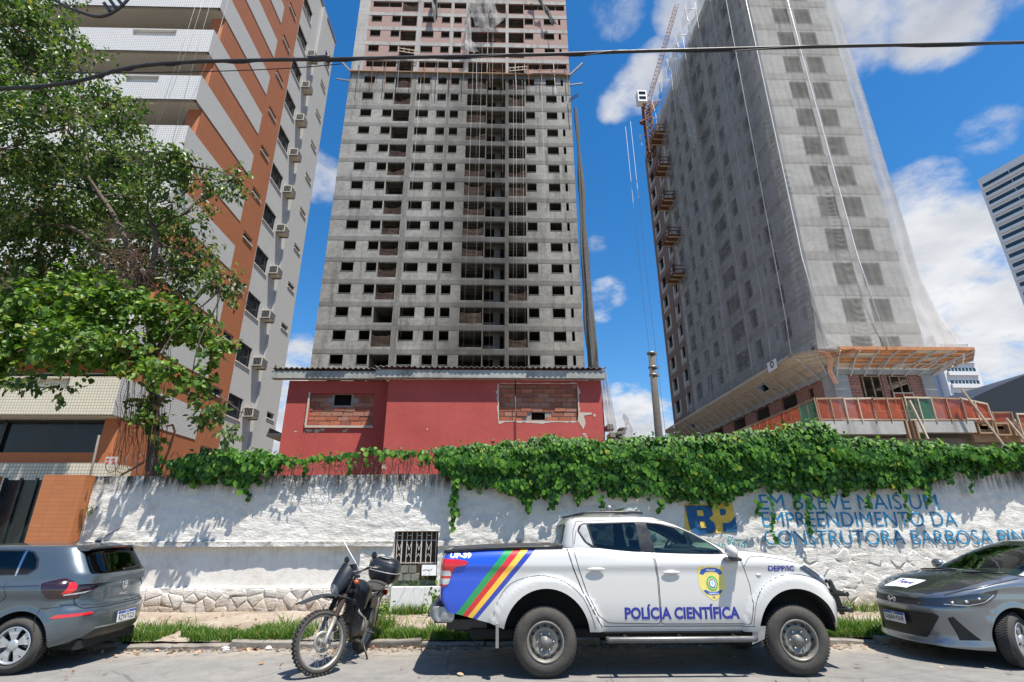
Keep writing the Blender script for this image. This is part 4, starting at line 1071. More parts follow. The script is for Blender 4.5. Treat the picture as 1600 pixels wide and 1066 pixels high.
mb = MB(); mb.box(-1.5, -1.215, WY + .0, WY + .05, .78, .97); pl = mb.obj('plaque', [M['white_paint']], None, label='small white plaque with faded scribbles at the foot of the iron grille', cat='plaque')
mb = MB()
for i, (xx, ww) in enumerate(((-1.47, .03), (-1.43, .02), (-1.39, .05), (-1.32, .02))): mb.box(xx, xx + ww, WY - .004, WY - .001, .87 + .01 * (i % 2), .885 + .01 * (i % 2))
mb.obj('scribble', [M['rust']], pl)
mb = MB(); mb.box(-2.02, -1.12, 10.92, 11.1, .12, .60); mb.obj('low_slab', [plain('white_render', (.64, .63, .61), .85, 0, .06, 2, .2, world=True)], None, label='low white rendered slab standing in front of the wall beside the motorcycle', cat='slab')

# painted lettering that follows the relief of the wall
m, k, b, o = material('blue_wall_paint'); p = gpos(k)
nn = k.noise(p, 11, 6, .7); n2 = k.noise(k.scale(p, (1, 1, .3)), 5, 4)
c = k.ramp(k.noise(p, 3, 4), [(.3, (.010, .135, .27)), (.7, (.02, .24, .43))])
c = k.mix(k.maprange(nn, .60, .72, 0, .75), c, (.5, .56, .58)); k.put(b.inputs['Base Color'], c); b.inputs['Roughness'].default_value = .85
M['paint_blue'] = m
M['paint_navy'] = plain('deep_blue_wall_paint', (.010, .085, .20), .8, 0, .25, 5, world=True)
M['paint_yellow'] = plain('yellow_wall_paint', (.62, .40, .06), .8, 0, .2, 5, world=True)
M['paint_teal'] = plain('teal_wall_paint', (.10, .32, .36), .85, 0, .3, 8, world=True)
def on_wall(me, name, mt, x0, x1, z0, z1, off=.0045, rot=0., parent=None):
    xsx = [v.co.x for v in me.vertices]; ysy = [v.co.y for v in me.vertices]
    ax, bx_, ay, by = min(xsx), max(xsx), min(ysy), max(ysy)
    bm = bmesh.new(); bm.from_mesh(me)
    bmesh.ops.delete(bm, geom=[f for f in bm.faces if f.normal.z < .9], context='FACES') if any(abs(f.normal.z) < .5 for f in bm.faces) else None
    bmesh.ops.triangulate(bm, faces=bm.faces)
    sc = (x1 - x0) / (bx_ - ax)
    for _ in range(5):
        es = [e for e in bm.edges if e.calc_length() * sc > .07]
        if not es: break
        bmesh.ops.subdivide_edges(bm, edges=es, cuts=1); bmesh.ops.triangulate(bm, faces=bm.faces)
    for v in bm.verts:
        x = x0 + (v.co.x - ax) / (bx_ - ax) * (x1 - x0); z = z0 + (v.co.y - ay) / (by - ay) * (z1 - z0) + rot * (x - x0)
        y = min(wallpt(x + dx_, z + dz_) for dx_ in (-.015, 0, .015) for dz_ in (-.015, 0, .015)) - off
        v.co = (x, y, z)
    bm.to_mesh(me); bm.free(); me.materials.clear(); me.materials.append(mt)
    return put(name, me, parent if parent is not None else wall)
def flat_text(t, bold=.0): return text_mesh(t, 1.0, bold, 0)
on_wall(flat_text('EM BREVE MAIS UM', 0), 'lettering', M['paint_blue'], 5.45, 9.24, 2.00, 2.31)
on_wall(flat_text('EMPREENDIMENTO DA', 0), 'lettering', M['paint_blue'], 5.44, 9.54, 1.665, 1.96)
on_wall(flat_text('CONSTRUTORA BARBOSA PINTO', 0), 'lettering', M['paint_blue'], 5.42, 11.45, 1.315, 1.60, .018)
def poly_me(pts):
    bm = bmesh.new(); bm.faces.new([bm.verts.new((a, b, 0)) for a, b in pts]); me = bpy.data.meshes.new('patch')
    if bm.faces: bm.faces.ensure_lookup_table(); bm.faces[0].normal_update()
    bm.to_mesh(me); bm.free(); return me
def wall_poly(pts, nm, mt, off):
    X = [q[0] for q in pts]; Z = [q[1] for q in pts]
    if sum(pts[i][0] * pts[(i + 1) % len(pts)][1] - pts[(i + 1) % len(pts)][0] * pts[i][1] for i in range(len(pts))) < 0: pts = pts[::-1]
    return on_wall(poly_me(pts), nm, mt, min(X), max(X), min(Z), max(Z), off)
wall_poly([(3.80, 1.50), (3.86, 2.12), (4.87, 2.14), (4.89, 1.555), (4.62, 1.56)], 'logo_field', M['paint_yellow'], .006)
wall_poly([(3.87, 2.09), (4.34, 2.09), (4.42, 2.02), (4.43, 1.90), (4.34, 1.83), (4.44, 1.74), (4.45, 1.62), (4.38, 1.545), (3.95, 1.50), (3.90, 1.75)], 'logo_letter', M['paint_navy'], .013)
wall_poly([(4.10, 1.99), (4.22, 1.99), (4.23, 1.88), (4.10, 1.88)], 'logo_counter', M['paint_yellow'], .020)
wall_poly([(4.13, 1.77), (4.24, 1.77), (4.25, 1.65), (4.14, 1.65)], 'logo_counter', M['paint_yellow'], .020)
wall_poly([(4.60, 1.57), (4.885, 1.565), (4.89, 1.88), (4.80, 1.78), (4.72, 1.745), (4.60, 1.74)], 'logo_letter', M['paint_navy'], .013)
wall_poly([(4.58, 2.02), (4.68, 2.02), (4.71, 1.97), (4.68, 1.90), (4.58, 1.89)], 'logo_letter', M['paint_navy'], .013)
on_wall(flat_text('Barbosa', .008), 'lettering', M['paint_teal'], 3.86, 4.62, 1.22, 1.42, .013)
on_wall(flat_text('Pinto.', .008), 'lettering', M['paint_teal'], 4.68, 5.05, 1.31, 1.50, .013, -.12)
on_wall(flat_text('Construtora', .005), 'lettering', M['paint_blue'], 4.02, 4.78, 2.17, 2.27, .013)

# ---- orange gate piers, gate
M['orange_pier'] = tiles('orange_pier_tile', (.42, .15, .05), (.27, .10, .045), .24, .08, .0035, .5, .2, .1)
for x0, x1, nm in ((-9.12, -8.29, 'orange tiled gate pier right of the black gate, joined to the white wall'), (-10.95, -10.28, 'orange tiled gate pier left of the black gate, at the left edge')):
    mb = MB(); mb.box(x0, x1, 10.95, 11.35, -.02, 2.68); mb.obj('gate_pier', [M['orange_pier']], None, label=nm, cat='pier')
gt = thing('gate', 'black sheet metal gate between two orange piers', 'gate', (-9.7, 11.3, 0))
M['gate_black'] = plain('black_enamel_teal_reflection', (.014, .022, .024), .25, 0, .4, 1.5, world=True)  # a teal reflection is mixed into the black of the gate
mb = MB(); mb.box(-10.27, -9.13, 11.42, 11.45, .05, 2.62); mb.obj('sheet', [M['gate_black']], gt)
for xx in (-10.27, -9.95, -9.63, -9.19): mb = MB(); mb.box(xx, xx + .05, 11.38, 11.419, .05, 2.66); mb.obj('stile', [M['gate_black']], gt)
mb = MB(); mb.box(-30, -10.96, 11.0, 11.3, 0, 2.6); mb.obj('side_wall', [M['orange_pier']], None, label='orange tiled street wall beyond the gate at the far left', cat='wall')
mb = MB(); mb.tube([(-8.30, 11.1, 2.2), (-8.36, 11.1, 3.5)], .022, 8); mb.obj('pipe', [M['kerb']], None, label='thin grey pipe standing at the corner of the wall and the orange pier', cat='pipe')
# concertina wire, prods, notice
def coil(x0, x1, y, z, rad, turns, r_=.007):
    n = int(turns * 18); rr = random.Random(int(x0 * 10) + 50)
    pts = []
    for i in range(n + 1):
        t = i / n; a = 2 * pi * turns * t
        w = rad * (1 + .25 * sin(t * 23 + x0)) 
        pts.append((x0 + (x1 - x0) * t + .03 * sin(a * .7), y + w * cos(a) * .8, z + w * sin(a) + .04 * sin(t * 9)))
    mb = MB(); mb.tube(pts, r_, 4); return mb
M['wire_rust'] = plain('rusty_barbed_wire', (.16, .12, .10), .7, .5, .3, 20)
t = thing('razor_wire', 'rusty coil of razor wire along the top of the wall left of the tree trunk', 'wire', (-7.6, 11.3, 2.8))
coil(-8.25, -6.2, 11.28, 2.93, .2, 9).obj('coil', [M['wire_rust']], t)
mb = MB(); mb.bar((-7.85, 11.3, 2.7), (-7.35, 11.15, 2.95), .03); mb.bar((-7.2, 11.3, 2.7), (-7.1, 11.3, 3.1), .03); mb.obj('bracket', [M['rust']], t)
t = thing('razor_wire', 'rusty razor wire and dead creeper stems on the wall in front of the red house', 'wire', (-3.0, 11.3, 2.8))
coil(-5.4, -.4, 11.28, 2.88, .11, 30, .005).obj('coil', [M['wire_rust']], t)
mb = MB(); mb.tube([(-7.08, 11.3, 2.68), (-6.98, 11.3, 3.25), (-6.93, 11.28, 3.62), (-6.96, 11.2, 3.74), (-7.06, 11.15, 3.70)], .025, 7)
mb.obj('iron_hook', [M['rust']], None, label='rusty iron rod with a hooked top standing on the wall beside the tree trunk', cat='rod')
mb = MB(); mb.box(-8.12, -7.88, 11.12, 11.14, 2.90, 3.06); s_ = mb.obj('notice', [M['steel_pale']], None, label='small red and white warning notice tied to the razor wire', cat='sign')
mb = MB()
for (xx, zz) in ((-8.1, 2.99), (-7.99, 2.99), (-8.1, 2.92), (-7.97, 2.92)): mb.box(xx, xx + .07, 11.113, 11.118, zz, zz + .035)
mb.obj('notice_print', [plain('red_print', (.5, .05, .04), .6)], s_)

# ---- red house behind the wall
m, k, b, o = material('sun_faded_red_render')
p = gpos(k); n1 = k.noise(p, .7, 5); n2 = k.noise(p, 6, 6, .7); st = k.noise(k.scale(p, (3, 3, .3)), 1.2, 5, .7)
c = k.ramp(k.math('ADD', k.math('MULTIPLY', n1, .6), k.math('MULTIPLY', n2, .4)), [(.35, (.33, .052, .042)), (.65, (.43, .080, .066))])
c = k.mix(k.maprange(st, .6, .78, 0, .35), c, (.22, .03, .03))
c = k.mix(k.maprange(n2, .74, .80, 0, .5), c, (.6, .5, .45))
k.put(b.inputs['Base Color'], c); b.inputs['Roughness'].default_value = .88; bump(k, b, n2, .3, .01)
M['redwall'] = m
M['gutter'] = concrete('mouldy_pale_gutter', (.20, .205, .19), (.42, .43, .40), .85, False)
M['roofsheet'] = concrete('mossy_fibre_sheet', (.09, .085, .075), (.22, .21, .19), .6, False)
M['chip'] = plain('chipped_plaster', (.46, .40, .33), .95, 0, .15, 20, .5, world=True)
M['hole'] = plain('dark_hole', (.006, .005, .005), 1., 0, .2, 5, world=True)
M['mortar'] = plain('brick_mortar', (.27, .235, .205), .95, 0, .2, 15, .5, world=True)
bricks_m = [plain('fired_brick_%s' % s, c, .9, 0, .22, 9, .5, world=True) for s, c in (('red', (.29, .090, .052)), ('orange', (.35, .125, .065)), ('pale', (.31, .145, .10)), ('dark', (.24, .080, .052)))]
house = thing('red_house', 'two-storey dark red house with bricked-up windows and a mouldy gutter', 'house', (-2, 16, 0))
def house_block(x0, x1, y, z1, win, seed, hole, rows, bh, bw):
    mb = MB(); openings_wall(mb, 'x', x0, x1, 0, z1, y, [win], .12, 0)
    mb.quad((x1, y, 0), (x1, y + 6, 0), (x1, y + 6, z1), (x1, y, z1)); mb.quad((x0, y, 0), (x0, y + 6, 0), (x0, y + 6, z1), (x0, y, z1)); mb.quad((x0, y + 6, 0), (x1, y + 6, 0), (x1, y + 6, z1), (x0, y + 6, z1))
    mb.obj('wall', [M['redwall']], house)
    a, b_, c, d = win; r = random.Random(seed); inf = thing('brick_infill', None, None); inf.parent = house
    inf.location = Vector((0, 0, 0)) - house.location
    z = c + .015
    mb = MB(); openings_wall(mb, 'x', a, b_, c, d, y + .10, [hole], .05, 0); ms = mb.obj('mortar_bed', [M['mortar']], inf)
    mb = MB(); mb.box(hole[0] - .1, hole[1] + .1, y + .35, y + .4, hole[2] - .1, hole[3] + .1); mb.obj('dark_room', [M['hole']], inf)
    for j in range(rows):
        x = a + .01 - (bw * .5 if j % 2 else 0) - r.uniform(0, .05)
        while x < b_:
            w = bw * r.uniform(.92, 1.06)
            xa, xb = max(x, a + .004), min(x + w - .018, b_ - .004)
            if xb - xa > .04 and not (xa < hole[1] - .02 and xb > hole[0] + .02 and z < hole[3] - .02 and z + bh > hole[2] + .02):
                mb = MB(); o_ = r.uniform(-.012, .012)
                mb.box(xa, xb, y + .065 + o_, y + .14, z + r.uniform(0, .006), min(z + bh - .018 + r.uniform(-.006, .004), d - .004))
                mb.obj('brick', [r.choice(bricks_m)], inf)
            x += w
        z += bh
house_block(-3.5, 3.26, 16.0, 6.12, (.0, 2.49, 4.81, 6.0), 3, (1.02, 1.45, 4.86, 5.10), 8, .149, .37)
house_block(-7.03, -3.5, 17.0, 6.35, (-6.25, -4.15, 4.85, 5.92), 5, (-5.5, -4.93, 5.53, 5.90), 7, .153, .36)
def ragged(cx0, cx1, cz0, cz1, y, seed, wd, name='chipped_edge'):
    r = random.Random(seed); mb = MB(); P_ = []
    n = 26
    def edge(p, q, nrm, k_):
        for i in range(k_):
            t = i / k_; P_.append((p[0] + (q[0] - p[0]) * t, p[1] + (q[1] - p[1]) * t, nrm))
    edge((cx0, cz0), (cx1, cz0), (0, -1), n); edge((cx1, cz0), (cx1, cz1), (1, 0), n // 2); edge((cx1, cz1), (cx0, cz1), (0, 1), n); edge((cx0, cz1), (cx0, cz0), (-1, 0), n // 2)
    out_ = []
    for i, (x, z, nn_) in enumerate(P_):
        w = wd * (.35 + 1.1 * abs(noise.noise(Vector((x * 4.1, z * 4.1, seed)))) * 2 * r.uniform(.7, 1.2))
        if nn_ == (0, 1): w *= .45
        out_.append((x + nn_[0] * w, z + nn_[1] * w))
    N = len(P_)
    for i in range(N):
        j = (i + 1) % N
        mb.quad((P_[i][0], y, P_[i][1]), (P_[j][0], y, P_[j][1]), (out_[j][0], y, out_[j][1]), (out_[i][0], y, out_[i][1]))
    mb.obj(name, [M['chip']], house)
ragged(.0, 2.49, 4.81, 6.0, 15.995, 2, .065)
CH = lambda pts: (lambda q: (q.poly(pts), q.obj('chipped_plaster', [M['chip']], house)))(MB())
for pts in (((2.46, 4.82), (2.62, 4.55), (2.70, 4.74), (2.66, 4.98), (2.90, 5.02), (2.92, 5.08), (2.60, 5.08), (2.5, 5.1)),): CH([(x, 15.992, z) for x, z in pts])
for (x, z, s) in ((-5.9, 4.66, .1), (-5.72, 4.70, .07), (-6.6, 4.64, .05), (-6.2, 4.66, .12), (-6.25, 4.62, .06), (-5.0, 4.66, .07), (-4.95, 4.70, .05)): CH([(x + s * cos(a) * (1 + 1.1 * noise.noise(Vector((cos(a) * 2, sin(a) * 2, x)))), 16.994 , z + .45 * s * sin(a) * (1 + noise.noise(Vector((cos(a) * 2, sin(a) * 2, x + 5))))) for a in [i * pi / 5 for i in range(10)]])
for (x, z, s) in ((2.65, 4.4, .05), (2.7, 4.33, .04), (-2.2, 4.55, .03), (-3.42, 3.4, .09), (3.0, 5.0, .05)): CH([(x + s * .8 * cos(a) * (1 + 1.2 * noise.noise(Vector((cos(a) * 2, sin(a) * 2, x)))), 15.994, z + s * .8 * sin(a) * (1 + 1.2 * noise.noise(Vector((cos(a) * 2, sin(a) * 2, x + 5))))) for a in [i * pi / 5 for i in range(10)]])
mb = MB(); mb.bar((-6.3, 16.97, 4.8), (-4.1, 16.97, 4.8), .05, .07); mb.bar((-6.29, 16.97, 4.83), (-6.29, 16.97, 5.95), .05, .05); mb.obj('window_surround', [M['chip']], house)
# gutters and corrugated sheets
def eave(x0, x1, yf, yb, zt, rise, seed):
    mb = MB(); mb.box(x0, x1, yf, yf + .1, zt - .27, zt - .02); mb.box(x0, x1, yf + .1, yb, zt - .27, zt - .2); mb.obj('gutter', [M['gutter']], house)
    n = int((x1 - x0) / 1.05); W_ = (x1 - x0) / n; r = random.Random(seed)
    for i in range(n):
        a = x0 + i * W_ - .03; off = r.uniform(-.03, .03); up = r.uniform(0, .015)
        mb = MB()
        def fn(u, v, th=0): 
            x = a + u * (W_ + .06); return (x, yf - .07 + off + v * 3.8, zt + .05 + up + .026 * cos(2 * pi * x / .177) + rise * v + th + .01 * noise.noise(Vector((x * 3, v * 9, seed))))
        mb.grid(lambda u, v: fn(u, v, .012), 48, 4); mb.grid(lambda u, v: fn(u, v, -.004), 48, 4)
        mb.grid(lambda u, v: fn(u, 0, .012 - .016 * v), 48, 1)
        mb.obj('roof_sheet', [M['roofsheet']], house)
eave(-3.88, 3.36, 15.76, 16.0, 6.40, .7, 1)
eave(-7.55, -3.89, 16.74, 17.0, 6.64, .7, 2)
mb = MB(); mb.tube([(.52, 15.95, 6.1), (.52, 15.95, 4.0), (.53, 15.95, 3.0)], .014, 6); mb.obj('conduit', [M['black']], house)
# hanging rubble and rag net at the right end of the house
t = thing('broken_balcony', 'broken brown remnant of a balcony hanging with torn netting right of the red house', 'balcony', (3.6, 19, 4.6))
mb = MB(); r = random.Random(8)
for i in range(26):
    x = 3.95 + r.uniform(0, .75); z = 4.9 + r.uniform(-.5, .25); mb.box(x, x + r.uniform(.08, .3), 19 + r.uniform(-.2, .2), 19.5, z, z + r.uniform(.04, .18))
mb.obj('debris', [M['old_block']], t, kind='stuff')
mb = MB(); mb.grid(lambda u, v: (3.75 + .35 * u + .25 * v, 18.9 + .06 * sin(u * 20 + v * 5), 7.4 - 2.5 * v - .1 * sin(u * 7)), 12, 12); mb.grid(lambda u, v: (4.55 + .3 * u + .1 * sin(v * 9), 18.9 + .05 * sin(u * 20), 5.5 - 1.5 * v + .2 * sin(u * 5)), 8, 10)
mb.obj('torn_net', [M['net_white']], t)
# small lean-to eave left of the red house
mb = MB(); mb.box(-8.2, -7.1, 18.5, 20, 4.75, 4.85); mb.box(-8.2, -8.1, 18.5, 20, 4.85, 5.05); mb.obj('small_eave', [M['gutter']], None, label='grey concrete eave end poking out left of the red house', cat='eave')

# ---- pole, overhead cables
pole = thing('concrete_pole', 'old round concrete pole with metal collars rising behind the vines', 'pole', (4.33, 14, 0))
M['pole'] = concrete('dirty_pole_concrete', (.045, .039, .032), (.10, .09, .075), .5, False)
mb = MB(); mb.tube([(4.31, 14, 0), (4.36, 14, 6.4)], [.125, .09], 20); mb.obj('shaft', [M['pole']], pole)
for zz, w in ((6.37, .02), (5.95, .018), (5.72, .012)): mb = MB(); mb.lathe([(.085, -.03), (.10 + w, -.03), (.10 + w, .03), (.085, .03)], (4.355, 14, zz), 'Z', 20); mb.box(4.46, 4.52, 13.97, 14.03, zz - .04, zz + .04); mb.obj('collar', [M['grey_metal']], pole)
CAB = [(-9.6, 7.58), (-8.6, 7.59), (-7.8, 7.61), (-7.27, 7.64), (-6.73, 7.69), (-6.3, 7.78), (-5.97, 7.90), (-5.68, 8.03), (-5.28, 8.14), (-4.64, 8.22), (-3.7, 8.28), (-2.36, 8.345), (-.82, 8.43), (.86, 8.525), (2.16, 8.62), (5.14, 8.80), (8.43, 8.98), (12, 9.2)]
def smooth_path(P_, n):
    out_ = []
    for i in range(len(P_) - 1):
        p0, p1, p2, p3 = P_[max(i - 1, 0)], P_[i], P_[i + 1], P_[min(i + 2, len(P_) - 1)]
        for j in range(n):
            t = j / n
            out_.append(tuple(.5 * ((2 * b) + (-a + c) * t + (2 * a - 5 * b + 4 * c - d) * t * t + (-a + 3 * b - 3 * c + d) * t ** 3) for a, b, c, d in zip(p0, p1, p2, p3)))
    return out_ + [P_[-1]]
pth = smooth_path(CAB, 6)
mb = MB(); mb.tube([(x, 6, z) for x, z in pth], .026, 8); mb.obj('overhead_cable', [M['rubber_cable']], None, label='thick black overhead cable crossing the whole picture, sagging at the left', cat='cable')
mb = MB(); mb.tube([(x, 6 + .022 * sin(i * .9), z + .034 * cos(i * .9) - .012) for i, (x, z) in enumerate(pth) if x < 13], .011, 6); mb.obj('overhead_cable', [M['rubber_cable']], None, label='thin black lashing wire wound around the thick overhead cable', cat='cable')
mb = MB(); mb.tube([(x, 6.05, z) for x, z in smooth_path([(-7.3, 8.0), (-5.6, 8.04), (-4.3, 8.1), (-3.2, 8.19), (-2.4, 8.30)], 6)], .007, 5); mb.obj('thin_wire', [M['rubber_cable']], None, label='thin wire running just below the thick cable in front of the orange block', cat='cable')
mb = MB(); mb.tube([(x, 6, z) for x, z in smooth_path([(-2.9, 8.33), (-2.75, 8.34), (-2.6, 8.36)], 3)], .045, 8); mb.obj('cable_joint', [M['rubber_cable']], None, label='black taped joint on the thick overhead cable in front of the orange block', cat='cable joint')
t = thing('service_cable', 'black cable loop with three clamps hanging in at the top left corner', 'cable', (-6.3, 6, 9.2))
mb = MB(); mb.tube([(x, 6, z) for x, z in smooth_path([(-7.6, 10.2), (-7.16, 9.58), (-6.85, 9.34), (-6.51, 9.18), (-6.29, 9.11), (-6.15, 9.135), (-6.03, 9.24), (-5.93, 9.42), (-5.86, 9.65), (-5.7, 10.3)], 5)], .022, 8); mb.obj('cable', [M['rubber_cable']], t)
for x, z in ((-6.15, 9.3), (-6.07, 9.36), (-5.99, 9.43)): mb = MB(); mb.bar((x + .05, 6, z - .08), (x - .09, 6, z + .10), .045, .05); mb.obj('clamp', [M['black']], t)
# ================================================================== vehicles
from mathutils.bvhtree import BVHTree
def curve(pts):
    """smooth curve through (x, value) points (monotone-limited Hermite)"""
    n = len(pts); X = [p[0] for p in pts]; Yv = [p[1] for p in pts]
    d = [(Yv[i + 1] - Yv[i]) / (X[i + 1] - X[i]) for i in range(n - 1)]
    m_ = [d[0]] + [0 if d[i - 1] * d[i] <= 0 else 2 * d[i - 1] * d[i] / (d[i - 1] + d[i]) for i in range(1, n - 1)] + [d[-1]]
    def f(x):
        if x <= X[0]: return Yv[0]
        if x >= X[-1]: return Yv[-1]
        i = max(j for j in range(n - 1) if X[j] <= x); h = X[i + 1] - X[i]; t = (x - X[i]) / h
        return (2 * t**3 - 3 * t * t + 1) * Yv[i] + (t**3 - 2 * t * t + t) * h * m_[i] + (-2 * t**3 + 3 * t * t) * Yv[i + 1] + (t**3 - t * t) * h * m_[i + 1]
    return f
def sstep(a, b, x):
    t = max(0., min(1., (x - a) / (b - a))); return t * t * (3 - 2 * t)
def inpoly(x, y, P_):
    c = False; n = len(P_)
    for i in range(n):
        x0, y0 = P_[i]; x1, y1 = P_[(i + 1) % n]
        if (y0 > y) != (y1 > y) and x < (x1 - x0) * (y - y0) / (y1 - y0) + x0: c = not c
    return c
AX = {'y': (0, 2), 'x': (1, 2), 'z': (0, 1)}
def cut(bm, poly, axis, cond):
    i, j = AX[axis]; n = len(poly)
    for a in range(n):
        p, q = poly[a], poly[(a + 1) % n]
        dx_, dz_ = q[0] - p[0], q[1] - p[1]
        if abs(dx_) + abs(dz_) < 1e-6: continue
        lo = (min(p[0], q[0]) - .004, min(p[1], q[1]) - .004); hi = (max(p[0], q[0]) + .004, max(p[1], q[1]) + .004)
        fs = []
        for f in bm.faces:
            u = [v.co[i] for v in f.verts]; w = [v.co[j] for v in f.verts]
            if max(u) < lo[0] or min(u) > hi[0] or max(w) < lo[1] or min(w) > hi[1]: continue
            if cond(f): fs.append(f)
        if not fs: continue
        co = [0, 0, 0]; no = [0, 0, 0]; co[i], co[j] = p; no[i], no[j] = -dz_, dx_
        es = {e for f in fs for e in f.edges}; vs = {v for f in fs for v in f.verts}
        bmesh.ops.bisect_plane(bm, geom=list(vs) + list(es) + fs, dist=1e-5, plane_co=co, plane_no=no)
    out_ = []
    for f in bm.faces:
        if cond(f):
            c = f.calc_center_median()
            if inpoly(c[i], c[j], poly): out_.append(f)
    return out_
def take(bm, faces):
    """move faces out into a new bmesh"""
    nb = bmesh.new(); mp = {}
    for f in faces:
        for v in f.verts:
            if v not in mp: mp[v] = nb.verts.new(v.co)
    for f in faces:
        try: g = nb.faces.new([mp[v] for v in f.verts]); g.smooth = True; g.material_index = f.material_index
        except ValueError: pass
    bmesh.ops.delete(bm, geom=faces, context='FACES')
    return nb
class Src:
    def __init__(s, bm):
        b = bm.copy(); bmesh.ops.triangulate(b, faces=b.faces); b.normal_update(); b.verts.ensure_lookup_table(); b.faces.ensure_lookup_table()
        s.bvh = BVHTree.FromBMesh(b); s.co = [v.co.copy() for v in b.verts]; s.no = [v.normal.copy() for v in b.verts]
        s.tri = [[v.index for v in f.verts] for f in b.faces]; b.free()
    def normal(s, p):
        r = s.bvh.find_nearest(p)
        if r[0] is None: return Vector((0, 0, 1))
        t = s.tri[r[2]]; a, b, c = (s.co[i] for i in t)
        v0, v1, v2 = b - a, c - a, r[0] - a; d00, d01, d11, d20, d21 = v0.dot(v0), v0.dot(v1), v1.dot(v1), v2.dot(v0), v2.dot(v1)
        den = d00 * d11 - d01 * d01
        if abs(den) < 1e-14: return s.no[t[0]]
        v = (d11 * d20 - d01 * d21) / den; w = (d00 * d21 - d01 * d20) / den
        return (s.no[t[0]] * (1 - v - w) + s.no[t[1]] * v + s.no[t[2]] * w).normalized()
    def ray(s, o, d): return s.bvh.ray_cast(Vector(o), Vector(d))
def bobj(bm, name, mats, parent, src=None, off=0., thick=0.):
    if off:
        for v in bm.verts: v.co += (src.normal(v.co) if src else v.normal) * off
    me = bpy.data.meshes.new(name); bm.to_mesh(me)
    for mt in (mats if isinstance(mats, (list, tuple)) else [mats]): me.materials.append(mt)
    me.polygons.foreach_set('use_smooth', [True] * len(me.polygons))
    if src and len(me.vertices): me.normals_split_custom_set_from_vertices([tuple(src.normal(v.co)) for v in me.vertices])
    o = bpy.data.objects.new(name, me); COL.objects.link(o); o.parent = parent
    return o
def glassmat(name, tint, refl=1.0, dark=.0):
    m = bpy.data.materials.new(name); m.use_nodes = True; nt = m.node_tree; nt.nodes.clear(); k = NT(nt)
    o = k.n('ShaderNodeOutputMaterial'); t = k.n('ShaderNodeBsdfTransparent'); k.put(t.inputs[0], tint)
    g = k.n('ShaderNodeBsdfGlossy'); g.inputs['Roughness'].default_value = .02; k.put(g.inputs[0], (.9, .95, .95))
    lw = k.n('ShaderNodeFresnel'); lw.inputs[0].default_value = 1.45
    mx = k.n('ShaderNodeMixShader'); k.put(mx.inputs[0], k.math('MULTIPLY', lw.outputs[0], refl, clamp=True))
    nt.links.new(t.outputs[0], mx.inputs[1]); nt.links.new(g.outputs[0], mx.inputs[2]); nt.links.new(mx.outputs[0], o.inputs[0])
    return m
def paint(name, col, metal=0., rough=.28, coat=1., dirt=.35, flake=.0):
    m, k, b, o = material(name)
    p = opos(k); x, y, z = k.sep(p)
    n = k.noise(p, 3, 6, .65); n2 = k.noise(p, 22, 5, .7)
    d = k.math('MULTIPLY', k.maprange(z, .75, .30, 0, 1), k.maprange(n, .3, .65, .25, 1))
    d = k.math('ADD', k.math('MULTIPLY', d, dirt), k.math('MULTIPLY', k.maprange(n2, .55, .8, 0, 1), dirt * .25), clamp=True)
    c = k.mix(d, col, (.30, .26, .21))
    if flake: c = k.mix(k.maprange(k.noise(p, 900, 1, .5), .4, .7, 0, flake), c, tuple(min(1, q * 2.2 + .05) for q in col))
    k.put(b.inputs['Base Color'], c); b.inputs['Metallic'].default_value = metal
    k.put(b.inputs['Roughness'], k.math('ADD', rough, k.math('MULTIPLY', d, .5)))
    b.inputs['Coat Weight'].default_value = coat; b.inputs['Coat Roughness'].default_value = .03
    return m
M['tyre'] = plain('dusty_tyre_rubber', (.040, .038, .035), .85, 0, .45, 6, .2)
M['tyre_worn'] = plain('muddy_tyre_rubber', (.050, .046, .040), .9, 0, .55, 5, .3)
M['rim_steel'] = plain('dull_steel_wheel', (.22, .205, .18), .5, .45, .3, 9)
M['rim_alloy'] = plain('silver_alloy', (.52, .53, .54), .32, .7, .08, 5)
M['well'] = plain('wheel_well_plastic', (.012, .012, .012), .9, 0, .3, 8)
M['trim'] = plain('black_trim', (.016, .016, .017), .38, 0, .15, 12)
M['interior'] = plain('dark_cabin_cloth', (.035, .036, .038), .9, 0, .2, 8)
M['chrome'] = plain('chrome', (.75, .75, .75), .12, 1., .03, 5)
M['lamp_red'] = plain('red_lamp_lens', (.50, .012, .014), .15, 0, .12, 20, coat=1.)
M['lamp_dark'] = plain('smoked_red_lens', (.022, .006, .008), .12, 0, .2, 20, coat=1.)
M['lamp_clear'] = plain('clear_lamp_lens', (.55, .56, .58), .15, .4, .25, 30, coat=1.)
M['lamp_black'] = plain('lamp_housing', (.035, .037, .042), .18, .3, .3, 30, coat=1.)
M['print_blue'] = plain('blue_vinyl', (.025, .035, .27), .45, 0, .06, 8)
M['print_white'] = plain('white_vinyl', (.80, .80, .80), .45, 0, .04, 8)
M['plate'] = plain('plate_white', (.62, .62, .60), .5, 0, .1, 12)
M['plate_blue'] = plain('plate_blue', (.02, .06, .30), .5, 0, .1, 12)
M['seam'] = plain('panel_gap', (.010, .010, .010), .9, 0, .1, 8)
M['glass_truck'] = glassmat('greenish_door_glass', (.42, .55, .50), 1.4)
M['glass_truck_rear'] = glassmat('tinted_door_glass', (.14, .20, .20), 1.4)
M['glass_car'] = glassmat('clear_windscreen', (.48, .62, .54), 1.3)
M['glass_tint'] = glassmat('dark_tinted_window', (.035, .045, .045), 1.3)

